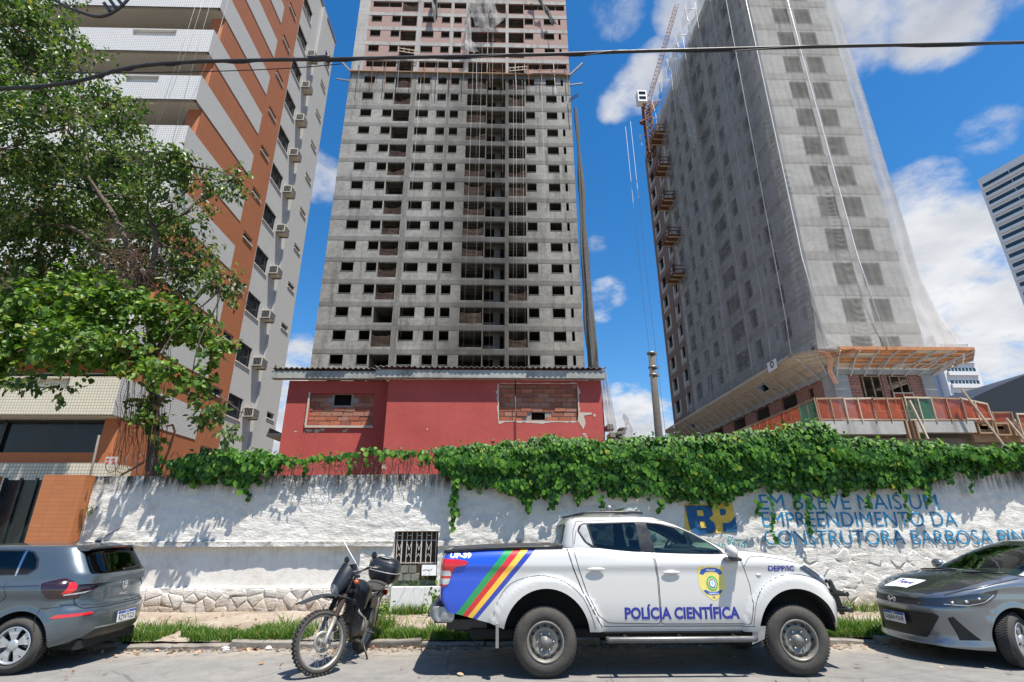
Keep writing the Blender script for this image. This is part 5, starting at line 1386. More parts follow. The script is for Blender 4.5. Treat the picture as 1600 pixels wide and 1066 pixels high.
def wheel(parent, cx, cy, cz, R, rimR, w, side, kind, tyre_m, steer=0., seed=1):
    """side: -1 faces -y, +1 faces +y"""
    t = bpy.data.objects.new('wheel', None); COL.objects.link(t); t.parent = parent; t.location = (cx, cy, cz); t.rotation_euler = (0, 0, steer)
    s = side; h = w / 2; e = rimR
    mb = MB()
    prof = [(e - .012, s * (h - .03)), (e, s * (h - .012)), (e + .018, s * h), (e + (R - e) * .45, s * (h + .012)), (R - .035, s * (h - .006)), (R - .008, s * (h - .028)), (R, s * (h - .05)), (R + .002, 0), (R, -s * (h - .05)), (R - .008, -s * (h - .028)), (R - .04, -s * h), (e + .02, -s * h), (e, -s * (h - .02))]
    mb.lathe(prof, (0, 0, 0), 'Y', 56); mb_o = mb.obj('tyre', [tyre_m], t, world=False)
    mb = MB(); n = 62
    for i in range(n):
        a = 2 * pi * i / n; da = 2 * pi / n * .62
        for (y0, y1, sh) in ((-h + .035, -h * .36, 0), (-h * .30, -.004, .4), (.004, h * .30, 0), (h * .36, h - .035, .4)):
            aa = a + sh * 2 * pi / n
            p = []
            for rr in (R - .004, R + .0075):
                for (q, yy) in ((aa, y0), (aa + da, y0), (aa + da, y1), (aa, y1)): p.append((rr * cos(q), yy, rr * sin(q)))
            i0 = len(mb.v); mb.v += p
            for qd in ((4, 5, 6, 7), (0, 1, 5, 4), (1, 2, 6, 5), (2, 3, 7, 6), (3, 0, 4, 7)): mb.f.append(tuple(i0 + z for z in qd)); mb.m.append(0); mb.sm.append(False)
    mb.obj('tread', [tyre_m], t, world=False, kind='stuff')
    for rr in (R - .05, R - .075):
        mb = MB(); mb.lathe([(rr, s * (h + .001)), (rr + .003, s * (h + .0115)), (rr + .006, s * (h + .001))], (0, 0, 0), 'Y', 56)
    if kind == 'steel':
        mb = MB()
        f = s * (h - .02)
        mb.lathe([(e, s * (h - .005)), (e - .012, s * (h + .002)), (e - .022, s * (h - .006)), (e - .03, f - s * .012), (e - .042, f - s * .05), (e - .05, f - s * .055), (e * .70, f - s * .02), (e * .62, f - s * .018), (e * .46, f - s * .045), (e * .40, f - s * .048), (e * .36, f - s * .03), (.052, f - s * .028), (.050, f + s * .004), (.040, f + s * .012), (.0, f + s * .012)], (0, 0, 0), 'Y', 48)
        mb.lathe([(e, -s * h), (e - .03, -s * (h - .03)), (e - .03, f - s * .03)], (0, 0, 0), 'Y', 32)
        mb.obj('rim', [M['rim_steel']], t, world=False)
        mb = MB()
        for i in range(12):
            a = 2 * pi * i / 12; rr = e * .745; c = Vector((rr * cos(a), f - s * .021, rr * sin(a)))
            tv = Vector((-sin(a), 0, cos(a))); rv = Vector((cos(a), 0, sin(a)))
            mb.poly([c + tv * .019 * cos(b) + rv * .013 * sin(b) + Vector((0, s * .003, 0)) for b in [j * pi / 5 for j in range(10)]])
        mb.obj('vent_hole', [M['well']], t, world=False, kind='stuff')
        for i in range(6):
            a = 2 * pi * i / 6; mb = MB(); c = (e * .33 * cos(a) * 1.0, 0, e * .33 * sin(a))
            mb.lathe([(.011, f - s * .03), (.011, f - s * .004), (.0, f - s * .002)], (e * .43 * cos(a), 0, e * .43 * sin(a)), 'Y', 6); mb.obj('wheel_nut', [M['chrome']], t, world=False)
        mb = MB(); mb.lathe([(.034, f + s * .013), (.028, f + s * .018), (0, f + s * .018)], (0, 0, 0), 'Y', 20); mb.obj('hub_cap', [M['grey_metal']], t, world=False)
    else:
        f = s * (h - .012)
        mb = MB(); mb.lathe([(e, s * (h - .005)), (e - .008, s * (h + .002)), (e - .018, s * (h - .004)), (e - .026, f - s * .03), (e - .03, -s * (h - .02))], (0, 0, 0), 'Y', 56); mb.obj('rim', [M['rim_alloy']], t, world=False)
        mb = MB(); mb.lathe([(e - .03, f - s * .075), (0, f - s * .075)], (0, 0, 0), 'Y', 32); mb.lathe([(.13, f - s * .06), (.05, f - s * .058), (0, f - s * .058)], (0, 0, 0), 'Y', 32); mb.obj('brake_disc', [M['lamp_black']], t, world=False)
        for i in range(5):
            for dlt in (-.19, .19):
                a = 2 * pi * (i + .15) / 5; a1 = a + dlt * .35; a2 = a + dlt * 1.35
                mb = MB(); v = []
                for (rr, aa, wd, yy) in ((.055, a1, .020, f - s * .006), (e * .6, a + dlt * .95, .026, f - s * .002), (e - .022, a2, .036, f - s * .008)):
                    c = Vector((rr * cos(aa), yy, rr * sin(aa))); tv = Vector((-sin(aa), 0, cos(aa)))
                    v += [c - tv * wd, c + tv * wd, c + tv * wd * .8 - Vector((0, s * .03, 0)), c - tv * wd * .8 - Vector((0, s * .03, 0))]
                mb.v = [tuple(q) for q in v]
                for q in (0, 4):
                    for qd in ((0, 1, 5, 4), (1, 2, 6, 5), (3, 0, 4, 7)): mb.f.append(tuple(q + z for z in qd)); mb.m.append(0); mb.sm.append(False)
                mb.obj('spoke', [M['rim_alloy']], t, world=False)
        mb = MB(); mb.lathe([(.062, f - s * .02), (.060, f + s * .004), (.035, f + s * .008), (0, f + s * .008)], (0, 0, 0), 'Y', 24); mb.obj('hub_cap', [M['rim_alloy']], t, world=False)
    return t

def build_tub(P):
    """painted lower body as one bmesh"""
    zt, zb, Wp, pf = P['ztop'], P['zbot'], P['W'], P['pf']
    x0, x1 = P['x0'], P['x1']; ru, rf = P.get('rr', .35), P.get('rf', .45); W0 = P['W0']
    xs = []
    N = 16
    ne = P.get('n_exp', 2.6)
    def plan(x):
        w = Wp(x)
        if x > x1 - rf: w *= max(0, 1 - ((x - (x1 - rf)) / rf) ** P.get('nf', ne)) ** (1 / P.get('nf', ne))
        if x < x0 + ru: w *= max(0, 1 - (((x0 + ru) - x) / ru) ** P.get('nr', ne)) ** (1 / P.get('nr', ne))
        return w
    xs = [x0 + ru - ru * sin(pi / 2 * (N - i) / N) for i in range(N)]
    m_ = int((x1 - rf - x0 - ru) / .045); xs += [x0 + ru + (x1 - rf - x0 - ru) * i / m_ for i in range(m_)]
    xs += [x1 - rf + rf * sin(pi / 2 * i / N) for i in range(N + 1)]
    MS, NC = P.get('ms', 22), 14
    bm = bmesh.new(); rows = []
    ins, insh = P.get('inset', .06), P.get('inset_h', .10)
    for x in xs:
        w = max(plan(x), .001); a, b_ = zb(x), zt(x); row = []
        sidep = []
        endf = min(1, w / W0)
        for j in range(MS + 1):
            t = j / MS; z = a + (b_ - a) * t
            dy = pf(z) * endf
            q = max(0, (z - (b_ - insh)) / insh); dy -= ins * q * q * endf
            for (wx, wz, ro, fl) in P['flares']:
                d = sqrt((x - wx) ** 2 + (z - wz) ** 2); dy += fl * (1 - sstep(ro - .012, ro + .028, d))
            sidep.append((max(.0, w + dy), z))
        for y, z in sidep: row.append((x, y, z))
        ye = sidep[-1][0]; cr = P.get('crown', .05) * min(1, ye / .5)
        for j in range(1, NC):
            t = 1 - 2 * j / NC; y = ye * t; row.append((x, y, b_ + cr * (1 - abs(t) ** 2.2)))
        for y, z in reversed(sidep): row.append((x, -y, z))
        rows.append(row)
    Ff, Fr = P.get('Ff'), P.get('Fr')
    vs = []
    for row in rows:
        r_ = []
        for (x, y, z) in row:
            if Ff and x > x1 - .7: x += Ff(z) * sstep(x1 - .75, x1 - .12, x)
            if Fr and x < x0 + .6: x += Fr(z) * (1 - sstep(x0 + .1, x0 + .6, x))
            r_.append(bm.verts.new((x, y, z)))
        vs.append(r_)
    for i in range(len(vs) - 1):
        for j in range(len(vs[0]) - 1):
            f = bm.faces.new((vs[i][j], vs[i][j + 1], vs[i + 1][j + 1], vs[i + 1][j])); f.smooth = True
        
    bmesh.ops.remove_doubles(bm, verts=bm.verts, dist=.0008)
    bmesh.ops.recalc_face_normals(bm, faces=bm.faces)
    return bm
def build_house(G):
    """cabin: rings from belt to roof. G: rings = list of (z, x_front, x_rear, half width), nexp, crown"""
    R_ = G['rings']; fz = [q[0] for q in R_]
    nl = G.get('levels', 16); NP = 120; bm = bmesh.new()
    cf, cr_, cw = curve([(q[0], q[1]) for q in R_]), curve([(q[0], q[2]) for q in R_]), curve([(q[0], q[3]) for q in R_])
    ne = G.get('n', 7.)
    rows = []
    def ring(z, xf, xr, w, zz=None, s=1.):
        xc, a = (xf + xr) / 2, (xf - xr) / 2; r_ = []
        for i in range(NP):
            th = 2 * pi * (i + .5) / NP; c, q = cos(th), sin(th)
            ex = 2 / ne
            px = abs(c) ** ex * (1 if c > 0 else -1); py = abs(q) ** ex * (1 if q > 0 else -1)
            # even out spacing by projecting a square-ish parameter
            bow = G.get('bow', .0) * (1 - py * py) if px > 0 else -G.get('bowr', .0) * (1 - py * py)
            side = G.get('sidebow', .0) * (1 - px * px)
            r_.append(((xc + (a * px + bow) * s), (w * py + (side if py > 0 else -side) * 1.0) * s, z if zz is None else zz))
        return r_
    for j in range(nl + 1):
        z = fz[0] + (fz[-1] - fz[0]) * j / nl; rows.append(ring(z, cf(z), cr_(z), cw(z)))
    z = fz[-1]; crn = G.get('crown', .05)
    for s in (.985, .96, .92, .86, .76, .6, .4, .2, .03): rows.append(ring(z, cf(z), cr_(z), cw(z), z + crn * (1 - s ** 2.4) + .004, s))
    vs = [[bm.verts.new(p) for p in r_] for r_ in rows]
    for i in range(len(vs) - 1):
        for j in range(NP):
            f = bm.faces.new((vs[i][j], vs[i][(j + 1) % NP], vs[i + 1][(j + 1) % NP], vs[i + 1][j])); f.smooth = True
    f = bm.faces.new(vs[-1]); f.smooth = True
    bmesh.ops.recalc_face_normals(bm, faces=bm.faces)
    return bm
def ngt(v): return lambda f: f.normal.y * v > .25
def strip(src, pts, axis, sgn, w, name, mt, parent, off=.0015, closed=False, start=3.):
    """thin ribbon laid on the body surface along a projected polyline"""
    i, j = AX[axis]; kx = {'y': 1, 'x': 0, 'z': 2}[axis]
    dense = []
    n = len(pts)
    for a in range(n if closed else n - 1):
        p, q = Vector(pts[a]), Vector(pts[(a + 1) % n]); m_ = max(1, int((q - p).length / .03))
        for s in range(m_): dense.append(p.lerp(q, s / m_))
    if not closed: dense.append(Vector(pts[-1]))
    mb = MB(); prev = None; N = len(dense); L = []
    for a in range(N):
        t = (dense[(a + 1) % N if closed else min(a + 1, N - 1)] - dense[a - 1 if closed else max(a - 1, 0)])
        if t.length < 1e-7: t = Vector((1, 0))
        t.normalize(); nn = Vector((-t.y, t.x)) * w / 2; pr = []
        for q in (dense[a] - nn, dense[a] + nn):
            o = [0, 0, 0]; o[i], o[j] = q; o[kx] = sgn * start; d = [0, 0, 0]; d[kx] = -sgn
            h = src.ray(o, d)
            pr.append(None if h[0] is None else h[0] + src.normal(h[0]) * off)
        L.append(pr)
    for a in range(N if closed else N - 1):
        p, q = L[a], L[(a + 1) % N]
        if None in p or None in q: continue
        if (p[0] - q[0]).length > .2: continue
        mb.quad(p[0], q[0], q[1], p[1], 0, True)
    if not mb.f: return None
    me = mb.mesh(name, [mt]); o = bpy.data.objects.new(name, me); COL.objects.link(o); o.parent = parent
    return o
def decal(src, me, axis, sgn, org, uvec, name, mt, parent, off=.003, start=3.):
    """project a flat mesh (x,y) onto the body. org: position of (0,0) in the projection plane; uvec: +1/-1 mirror of u"""
    i, j = AX[axis]; kx = {'y': 1, 'x': 0, 'z': 2}[axis]
    bm = bmesh.new(); bm.from_mesh(me); bmesh.ops.triangulate(bm, faces=bm.faces)
    for _ in range(3):
        es = [e for e in bm.edges if e.calc_length() > .05]
        if not es: break
        bmesh.ops.subdivide_edges(bm, edges=es, cuts=1); bmesh.ops.triangulate(bm, faces=bm.faces)
    dead = []
    for v in bm.verts:
        o = [0, 0, 0]; o[i], o[j] = org[0] + uvec * v.co.x, org[1] + v.co.y; o[kx] = sgn * start; d = [0, 0, 0]; d[kx] = -sgn
        h = src.ray(o, d)
        if h[0] is None: dead.append(v); continue
        v.co = h[0] + src.normal(h[0]) * off
    if dead: bmesh.ops.delete(bm, geom=dead, context='VERTS')
    bm.to_mesh(me); bm.free(); me.materials.clear(); me.materials.append(mt)
    o = bpy.data.objects.new(name, me); COL.objects.link(o); o.parent = parent
    return o
def flat_poly(pts):
    me = bpy.data.meshes.new('flat'); me.from_pydata([(a, b, 0) for a, b in pts], [], [tuple(range(len(pts)))]); return me
def disc(r, n=24, cx=0, cy=0, ry=None): return flat_poly([(cx + r * cos(2 * pi * i / n), cy + (ry or r) * sin(2 * pi * i / n)) for i in range(n)])
def fit_text(t, w, h, bold=.01, cx=False):
    me = text_mesh(t, 1.0, bold, 0); X = [v.co.x for v in me.vertices]; Yy = [v.co.y for v in me.vertices]
    a, b_, c, d = min(X), max(X), min(Yy), max(Yy)
    for v in me.vertices: v.co = (((v.co.x - a) / (b_ - a) - (.5 if cx else 0)) * w, ((v.co.y - c) / (d - c) - (.5 if cx else 0)) * h, 0)
    return me
def rounded(P_, r=.03, n=4):
    out_ = []; N = len(P_)
    for i in range(N):
        p, a, b_ = Vector(P_[i]), Vector(P_[i - 1]), Vector(P_[(i + 1) % N])
        da, db = (a - p), (b_ - p); rr = min(r, da.length * .45, db.length * .45); s, e = p + da.normalized() * rr, p + db.normalized() * rr
        for j in range(n + 1): t = j / n; out_.append(tuple(s * (1 - t) ** 2 + p * 2 * t * (1 - t) + e * t * t))
    return out_
def circle_arch(cx, cz, r, zlow, n=26):
    return [(cx + r, zlow)] + [(cx + r * cos(pi * i / n), cz + r * sin(pi * i / n)) for i in range(n + 1)] + [(cx - r, zlow)]
def well_liner(parent, cx, cz, r, y_in, y_out, mt, lo=-.1):
    mb = MB(); n = 24
    for i in range(n):
        a, b_ = lo + (pi - 2 * lo) * i / n, lo + (pi - 2 * lo) * (i + 1) / n
        mb.quad((cx + r * cos(a), y_in, cz + r * sin(a)), (cx + r * cos(b_), y_in, cz + r * sin(b_)), (cx + r * cos(b_), y_out, cz + r * sin(b_)), (cx + r * cos(a), y_out, cz + r * sin(a)), 0, True)
    mb.poly([(cx + r * cos(lo + (pi - 2 * lo) * i / n), y_in, cz + r * sin(lo + (pi - 2 * lo) * i / n)) for i in range(n + 1)])
    return mb.obj('wheel_well', [mt], parent, world=False)
def seat(parent, x, y, z0, mt, tilt=.18):
    mb = MB()
    mb.grid(lambda u, v: (x - .06 - tilt * v * .62 + .05 * cos(2 * pi * u), y + .24 * sin(2 * pi * u) * (1 - .25 * v), z0 + .62 * v), 16, 6)
    mb.obj('seat_back', [mt], parent, world=False)
    mb = MB(); mb.ell((x - .08 - tilt * .70, y, z0 + .72), (.05, .13, .09), 12, 8); mb.obj('headrest', [mt], parent, world=False)
def licence(parent, loc, w, h, rot, txt, nrm):
    t = bpy.data.objects.new('licence_plate', None); COL.objects.link(t); t.parent = parent; t.location = loc; t.rotation_euler = rot
    mb = MB(); mb.box(-w / 2, w / 2, -.004, .004, -h / 2, h / 2); mb.obj('plate', [M['plate']], t, world=False)
    mb = MB(); mb.box(-w / 2 + .004, w / 2 - .004, -.006, -.0045, h * .26, h / 2 - .003); mb.obj('blue_band', [M['plate_blue']], t, world=False)
    me = fit_text(txt, w * .88, h * .52, .012, True); me.materials.append(M['black'])
    o = bpy.data.objects.new('lettering', me); COL.objects.link(o); o.parent = t; o.rotation_euler = (pi / 2, 0, 0); o.location = (0, -.006, -h * .12)
    me = fit_text('BRASIL', w * .22, h * .12, .006, True); me.materials.append(M['print_white'])
    o = bpy.data.objects.new('lettering', me); COL.objects.link(o); o.parent = t; o.rotation_euler = (pi / 2, 0, 0); o.location = (0, -.0075, h * .38)
    return t

# ------------------------------------------------------------------ the white pickup
M['truck_white'] = paint('dusty_white_paint', (.53, .52, .495), 0, .26, 1., .45)
M['truck_blue'] = paint('royal_blue_paint', (.014, .075, .50), 0, .3, .9, .12)
M['truck_navy'] = paint('dark_blue_stripe', (.020, .045, .33), 0, .3, .9, .12)
M['truck_green'] = paint('green_stripe', (.012, .27, .075), 0, .3, .9, .12)
M['truck_red'] = paint('red_stripe', (.56, .022, .022), 0, .3, .9, .12)
M['truck_yellow'] = paint('yellow_stripe', (.82, .48, .045), 0, .3, .9, .12)
M['step_mat'] = plain('dark_grey_step', (.11, .11, .11), .4, .4, .2, 8)
M['silver_mat'] = plain('worn_silver_plastic', (.34, .34, .33), .45, .3, .2, 8)
TRW = .865
T = thing('pickup_truck', 'white double-cab police pickup with blue tail, rainbow stripes and blue lettering', 'pickup truck', (.565, 7.81, 0))
def build_pickup():
    P = dict(x0=-1.30, x1=3.70, W0=TRW, rr=.10, rf=.50, nf=4.2, nr=3.2, n_exp=2.6, crown=.045, inset=.05, inset_h=.10, ms=26,
        ztop=curve([(-1.31, 1.33), (-.93, 1.365), (-.4, 1.385), (.25, 1.395), (.45, 1.40), (1.2, 1.345), (2.2, 1.315), (2.5, 1.345), (2.75, 1.325), (3.05, 1.285), (3.32, 1.225), (3.55, 1.13), (3.7, 1.02)]),
        zbot=curve([(-1.31, .70), (-1.1, .66), (-.62, .56), (-.45, .50), (.5, .47), (2.5, .46), (2.65, .46), (3.45, .48), (3.7, .50)]),
        W=curve([(-1.31, .835), (-.8, .855), (.3, .865), (2.0, .865), (2.9, .86), (3.3, .85), (3.7, .80)]),
        pf=curve([(.40, -.07), (.50, -.035), (.62, -.008), (.80, .004), (1.0, .0), (1.12, -.004), (1.20, .010), (1.26, -.004), (1.42, -.03)]),
        flares=[(0.02, .40, .66, .045), (3.07, .40, .66, .045)],
        Ff=curve([(.40, -.06), (.50, .0), (.75, .015), (.90, -.02), (1.02, -.07), (1.15, -.16), (1.3, -.2)]),
        Fr=curve([(.6, .12), (.72, .06), (.85, 0.), (1.2, .01), (1.33, .035)]))
    bm = build_tub(P); bm.normal_update(); src = Src(bm)
    parts = {}
    # wheel arches
    for cx in (.02, 3.07):
        r = .515 if cx < 1 else .50
        for s in (-1, 1):
            fs = cut(bm, circle_arch(cx, .43, r, .2), 'y', lambda f: f.normal.y * s > .05 and abs(f.calc_center_median().y) > .5)
            bmesh.ops.delete(bm, geom=fs, context='FACES')
    # livery, both sides
    L1 = [(-1.5, .5), (-1.5, 1.6), (-.43, 1.6), (-.43, 1.39), (-.47, 1.38), (-.66, 1.13), (-1.02, .69), (-1.12, .5)]
    def stripe(xa, xb, la, lb): return [(xa + .03, 1.6), (xb + .03, 1.6), (xb, 1.38), (lb, .60), (lb - .02, .5), (la - .02, .5), (la, .60), (xa, 1.38)]
    st = [(L1, 1), (stripe(-.47, -.37, -1.12, -1.03), 4), (stripe(-.37, -.275, -1.03, -.955), 5), (stripe(-.275, -.185, -.955, -.885), 6), (stripe(-.185, -.10, -.885, -.82), 2)]
    for poly, mi in st:
        for s in (-1, 1):
            for f in cut(bm, poly, 'y', lambda f: f.calc_center_median().y * s > .60): f.material_index = mi
    for f in bm.faces:      # tailgate
        c = f.calc_center_median()
        if c.x < -1.24 and abs(c.y) < .78: f.material_index = 1
        if c.z > 1.36 and -1.18 < c.x < .35 and abs(c.y) < .79: f.material_index = 7
        if c.z > 1.31 and .28 < c.x < 2.34 and abs(c.y) < .80: f.material_index = 7
    # doors as panels of their own (inset gap by a hair)
    RD = rounded([(.37, 1.41), (.43, 1.17), (.52, .89), (.64, .65), (.76, .565), (1.385, .55), (1.395, 1.05), (1.36, 1.36)], .03, 2)
    FD = rounded([(1.375, 1.40), (1.41, 1.05), (1.40, .55), (2.47, .545), (2.53, .78), (2.53, .97), (2.49, 1.15), (2.40, 1.38)], .03, 2)
    doors = []
    for s in (-1, 1):
        for nm, poly in (('rear', RD), ('front', FD)):
            fs = cut(bm, poly, 'y', lambda f: f.normal.y * s > .3 and f.calc_center_median().y * s > .7 and f.material_index == 0)
            doors.append((s, nm, take(bm, fs)))
    mats = [M['truck_white'], M['truck_blue'], M['truck_navy'], M['well'], M['truck_green'], M['truck_red'], M['truck_yellow'], M['interior']]
    body = bobj(bm, 'body', mats, T, src)
    for s, nm, b_ in doors:
        d = bobj(b_, 'door', [M['truck_white']], T, src, .002)
        hx, hz = (.64, 1.155) if nm == 'rear' else (1.57, 1.115)
        h = src.ray((hx, s * 3, hz), (0, -s, 0))[0]
        mb = MB(); mb.ell((hx, h.y + s * .022, hz), (.115, .018, .020), 16, 8); mb.ell((hx, h.y - s * .004, hz + .018), (.06, .012, .035), 14, 8); mb.obj('handle', [M['truck_white']], d, world=False)
        poly = RD if nm == 'rear' else FD
        strip(src, poly, 'y', s, .0065, 'door_seam', M['seam'], d, .0035, closed=True)
    for s in (-1,):
        strip(src, smooth_path([(-.63, .56), (-.57, .79), (-.40, 1.0), (-.08, 1.085), (.22, 1.03), (.44, .87), (.55, .66), (.60, .50)], 4), 'y', s, .006, 'flare_seam', M['seam'], T)
        strip(src, smooth_path([(2.50, .53), (2.56, .78), (2.72, .98), (3.0, 1.085), (3.26, 1.07), (3.50, .98), (3.62, .84), (3.66, .72)], 4), 'y', s, .006, 'flare_seam', M['seam'], T)
        strip(src, [(.30, 1.39), (.36, 1.18), (.46, .92), (.60, .66), (.68, .52)], 'y', s, .012, 'cab_gap', M['seam'], T)
        strip(src, [(.70, .525), (2.52, .52)], 'y', s, .007, 'rocker_seam', M['seam'], T)
        strip(src, smooth_path([(2.49, 1.18), (2.58, 1.28), (2.75, 1.29), (3.1, 1.235), (3.30, 1.185)], 4), 'y', s, .006, 'bonnet_seam', M['seam'], T)
    # fuel of details: side lamp
    for s in (-1, 1):
        h = src.ray((2.66, s * 3, 1.08), (0, -s, 0))[0]; mb = MB(); mb.ell((2.66, h.y, 1.08), (.035, .012, .018), 12, 6); mb.obj('indicator', [M['lamp_clear']], T, world=False)
    # tail lamp
    TL = [(-1.40, 1.275), (-1.05, 1.268), (-.93, 1.245), (-.955, 1.205), (-1.09, 1.185), (-1.13, 1.11), (-1.16, 1.0), (-1.22, .965), (-1.40, .97)]
    bm2 = build_tub(P); bm2.normal_update()
    for s in (-1, 1):
        fs = cut(bm2, TL, 'y', lambda f: f.calc_center_median().y * s > .66); t_ = take(bm2, fs)
        for (za, zb_) in ((1.085, 1.145), (.99, 1.055)):
            for f in cut(t_, [(-1.5, za), (-1.13, za), (-1.15, zb_), (-1.5, zb_)], 'y', lambda f: True): f.material_index = 1
        bobj(t_, 'tail_lamp', [M['lamp_red'], M['lamp_clear']], T, src, .012)
        HL = rounded([(3.18, 1.165), (3.30, 1.185), (3.45, 1.175), (3.58, 1.13), (3.80, .93), (3.74, .88), (3.52, .965), (3.34, 1.06)], .02, 2)
        fs = cut(bm2, HL, 'y', lambda f: f.calc_center_median().y * s > .35); t_ = take(bm2, fs)
        hl = bobj(t_, 'headlight', [M['lamp_black']], T, src, .008)
        mb = MB(); mb.ell((3.52, s * .70, 1.02), (.05, .05, .05), 14, 10); mb.obj('reflector', [M['lamp_clear']], hl, world=False)
    bm2.free()
    # grille + bumper front
    for zz in (.82, .90, .98): mb = MB(); mb.box(3.60, 3.70, -.42, .42, zz, zz + .05); mb.obj('grille_bar', [M['chrome']], T, world=False)
    # bull bar
    bb = MB()
    for s in (-1, 1):
        bb.tube([(3.70, s * .52, .66), (3.84, s * .60, .66), (3.86, s * .66, .66)], .03, 10); bb.tube([(3.70, s * .52, .84), (3.82, s * .60, .84), (3.845, s * .66, .84)], .03, 10)
        bb.bar((3.80, s * .55, .60), (3.72, s * .55, .98), .05, .04); bb.tube([(3.66, s * .54, .98), (3.73, s * .54, .985), (3.76, s * .54, .9), (3.80, s * .55, .7)], .025, 8)
    bb.tube([(3.86, -.66, .66), (3.90, 0, .66), (3.86, .66, .66)], .03, 10); bb.tube([(3.845, -.66, .84), (3.89, 0, .84), (3.845, .66, .84)], .03, 10)
    bb.obj('bull_bar', [M['trim']], T, world=False)
    # rear bumper
    mb = MB()
    def rbump(u, v):
        a = pi * (u - .5); yy = .80 * (abs(sin(a)) ** .8) * (1 if a > 0 else -1); xx = -1.13 - .25 * (cos(a) ** .35 if cos(a) > 0 else 0)
        b_ = 2 * pi * v; return (xx + .05 * cos(b_), yy * (1 + .03 * cos(b_)), .66 + .085 * sin(b_))
    mb.grid(rbump, 32, 12); mb.obj('rear_bumper', [M['silver_mat']], T, world=False)
    mb = MB(); mb.box(-1.33, -1.05, -.76, .76, .56, .60); mb.box(-1.2, -.7, -.5, .5, .45, .56); mb.obj('tow_step', [M['trim']], T, world=False)
    # bed rail cap and tonneau
    for s in (-1, 1):
        mb = MB(); mb.tube([(x, s * (.795 if x > -1.15 else .77), P['ztop'](x) + .018) for x in [-1.24, -1.15, -1.0, -.7, -.4, 0, .25]], .020, 8)
        mb.obj('bed_rail', [M['trim']], T, world=False)
    # cab
    G = dict(rings=[(1.30, 2.46, .24, .80), (1.40, 2.31, .25, .785), (1.50, 2.13, .27, .755), (1.60, 1.93, .295, .722), (1.70, 1.70, .335, .685), (1.755, 1.52, .39, .655)], n=9., crown=.055, bow=.06, bowr=.02, sidebow=.0, levels=18)
    gb = build_house(G); gb.normal_update(); gs = Src(gb)
    DLO = rounded([(.45, 1.60), (.475, 1.66), (.53, 1.692), (1.28, 1.712), (1.56, 1.69), (1.78, 1.635), (1.95, 1.565), (2.12, 1.47), (2.27, 1.365), (2.31, 1.305), (1.30, 1.318), (.85, 1.352), (.62, 1.395), (.53, 1.46)], .02, 2)
    W1 = rounded([(.60, 1.680), (1.215, 1.70), (1.235, 1.345), (.92, 1.365), (.66, 1.415)], .02, 2)
    WQ = [(.475, 1.60), (.515, 1.67), (.575, 1.678), (.635, 1.425), (.56, 1.47)]
    W2 = rounded([(1.355, 1.695), (1.55, 1.678), (1.77, 1.620), (1.94, 1.55), (2.10, 1.46), (2.235, 1.365), (2.245, 1.33), (1.425, 1.33)], .015, 2)
    for s in (-1, 1):
        c_ = lambda f: f.normal.y * s > .35
        tr = take(gb, cut(gb, DLO, 'y', c_))
        for poly, gm in ((W1, M['glass_truck_rear']), (W2, M['glass_truck'])):
            gl = take(tr, cut(tr, poly, 'y', lambda f: True)); bobj(gl, 'side_window', [gm], T, gs)
        gl = take(tr, cut(tr, WQ, 'y', lambda f: True)); bobj(gl, 'quarter_panel', [M['silver_mat']], T, gs)
        bobj(tr, 'window_trim', [M['trim']], T, gs)
        strip(gs, [(.44, 1.60), (.40, 1.44)], 'y', s, .006, 'door_seam', M['seam'], T)
        strip(gs, [(.385, 1.42), (.40, 1.60), (.45, 1.715), (1.30, 1.745), (1.60, 1.72), (1.85, 1.65), (2.12, 1.52), (2.33, 1.40)], 'y', s, .006, 'door_seam', M['seam'], T)
    ws = take(gb, cut(gb, rounded([(-.60, 1.705), (.60, 1.705), (.70, 1.37), (-.70, 1.37)], .05, 3), 'x', lambda f: f.normal.x > .3)); bobj(ws, 'windscreen', [M['glass_truck']], T, gs)
    rw = take(gb, cut(gb, rounded([(-.55, 1.68), (.55, 1.68), (.62, 1.44), (-.62, 1.44)], .05, 3), 'x', lambda f: f.normal.x < -.3)); bobj(rw, 'rear_window', [M['glass_tint']], T, gs)
    bobj(gb, 'cab', [M['truck_white']], T, gs)
    for s in (-1, 1):
        mb = MB(); mb.tube([(.42, s * .60, 1.79), (.60, s * .605, 1.825), (1.15, s * .60, 1.835), (1.35, s * .585, 1.815)], .015, 8); mb.obj('roof_rail', [M['trim']], T, world=False)
    # roof beacon bar, siren drum
    mb = MB(); mb.box(1.18, 1.36, -.30, .30, 1.83, 1.85); mb.obj('beacon_base', [M['grey_metal']], T, world=False)
    mb = MB(); mb.grid(lambda u, v: (1.15 + .24 * u + .02 * sin(v * pi) * (u - .5), -.32 + .64 * v, 1.852 + .045 * min(1, 3 * sin(pi * u) + .001)), 12, 6); mb.obj('beacon_lens', [glassmat('clear_beacon_lens', (.7, .72, .72), 2.5)], T, world=False)
    mb = MB(); mb.box(1.2, 1.34, -.25, .25, 1.855, 1.875); mb.obj('beacon_lamp', [M['lamp_clear']], T, world=False)
    mb = MB(); mb.ell((1.05, .10, 1.90), (.05, .05, .055), 14, 10); mb.box(1.02, 1.08, .07, .13, 1.83, 1.87); mb.obj('siren', [M['grey_metal']], T, world=False)
    mb = MB(); mb.ell((.93, 0, 1.865), (.035, .02, .02), 10, 6); mb.obj('aerial_foot', [M['black']], T, world=False)
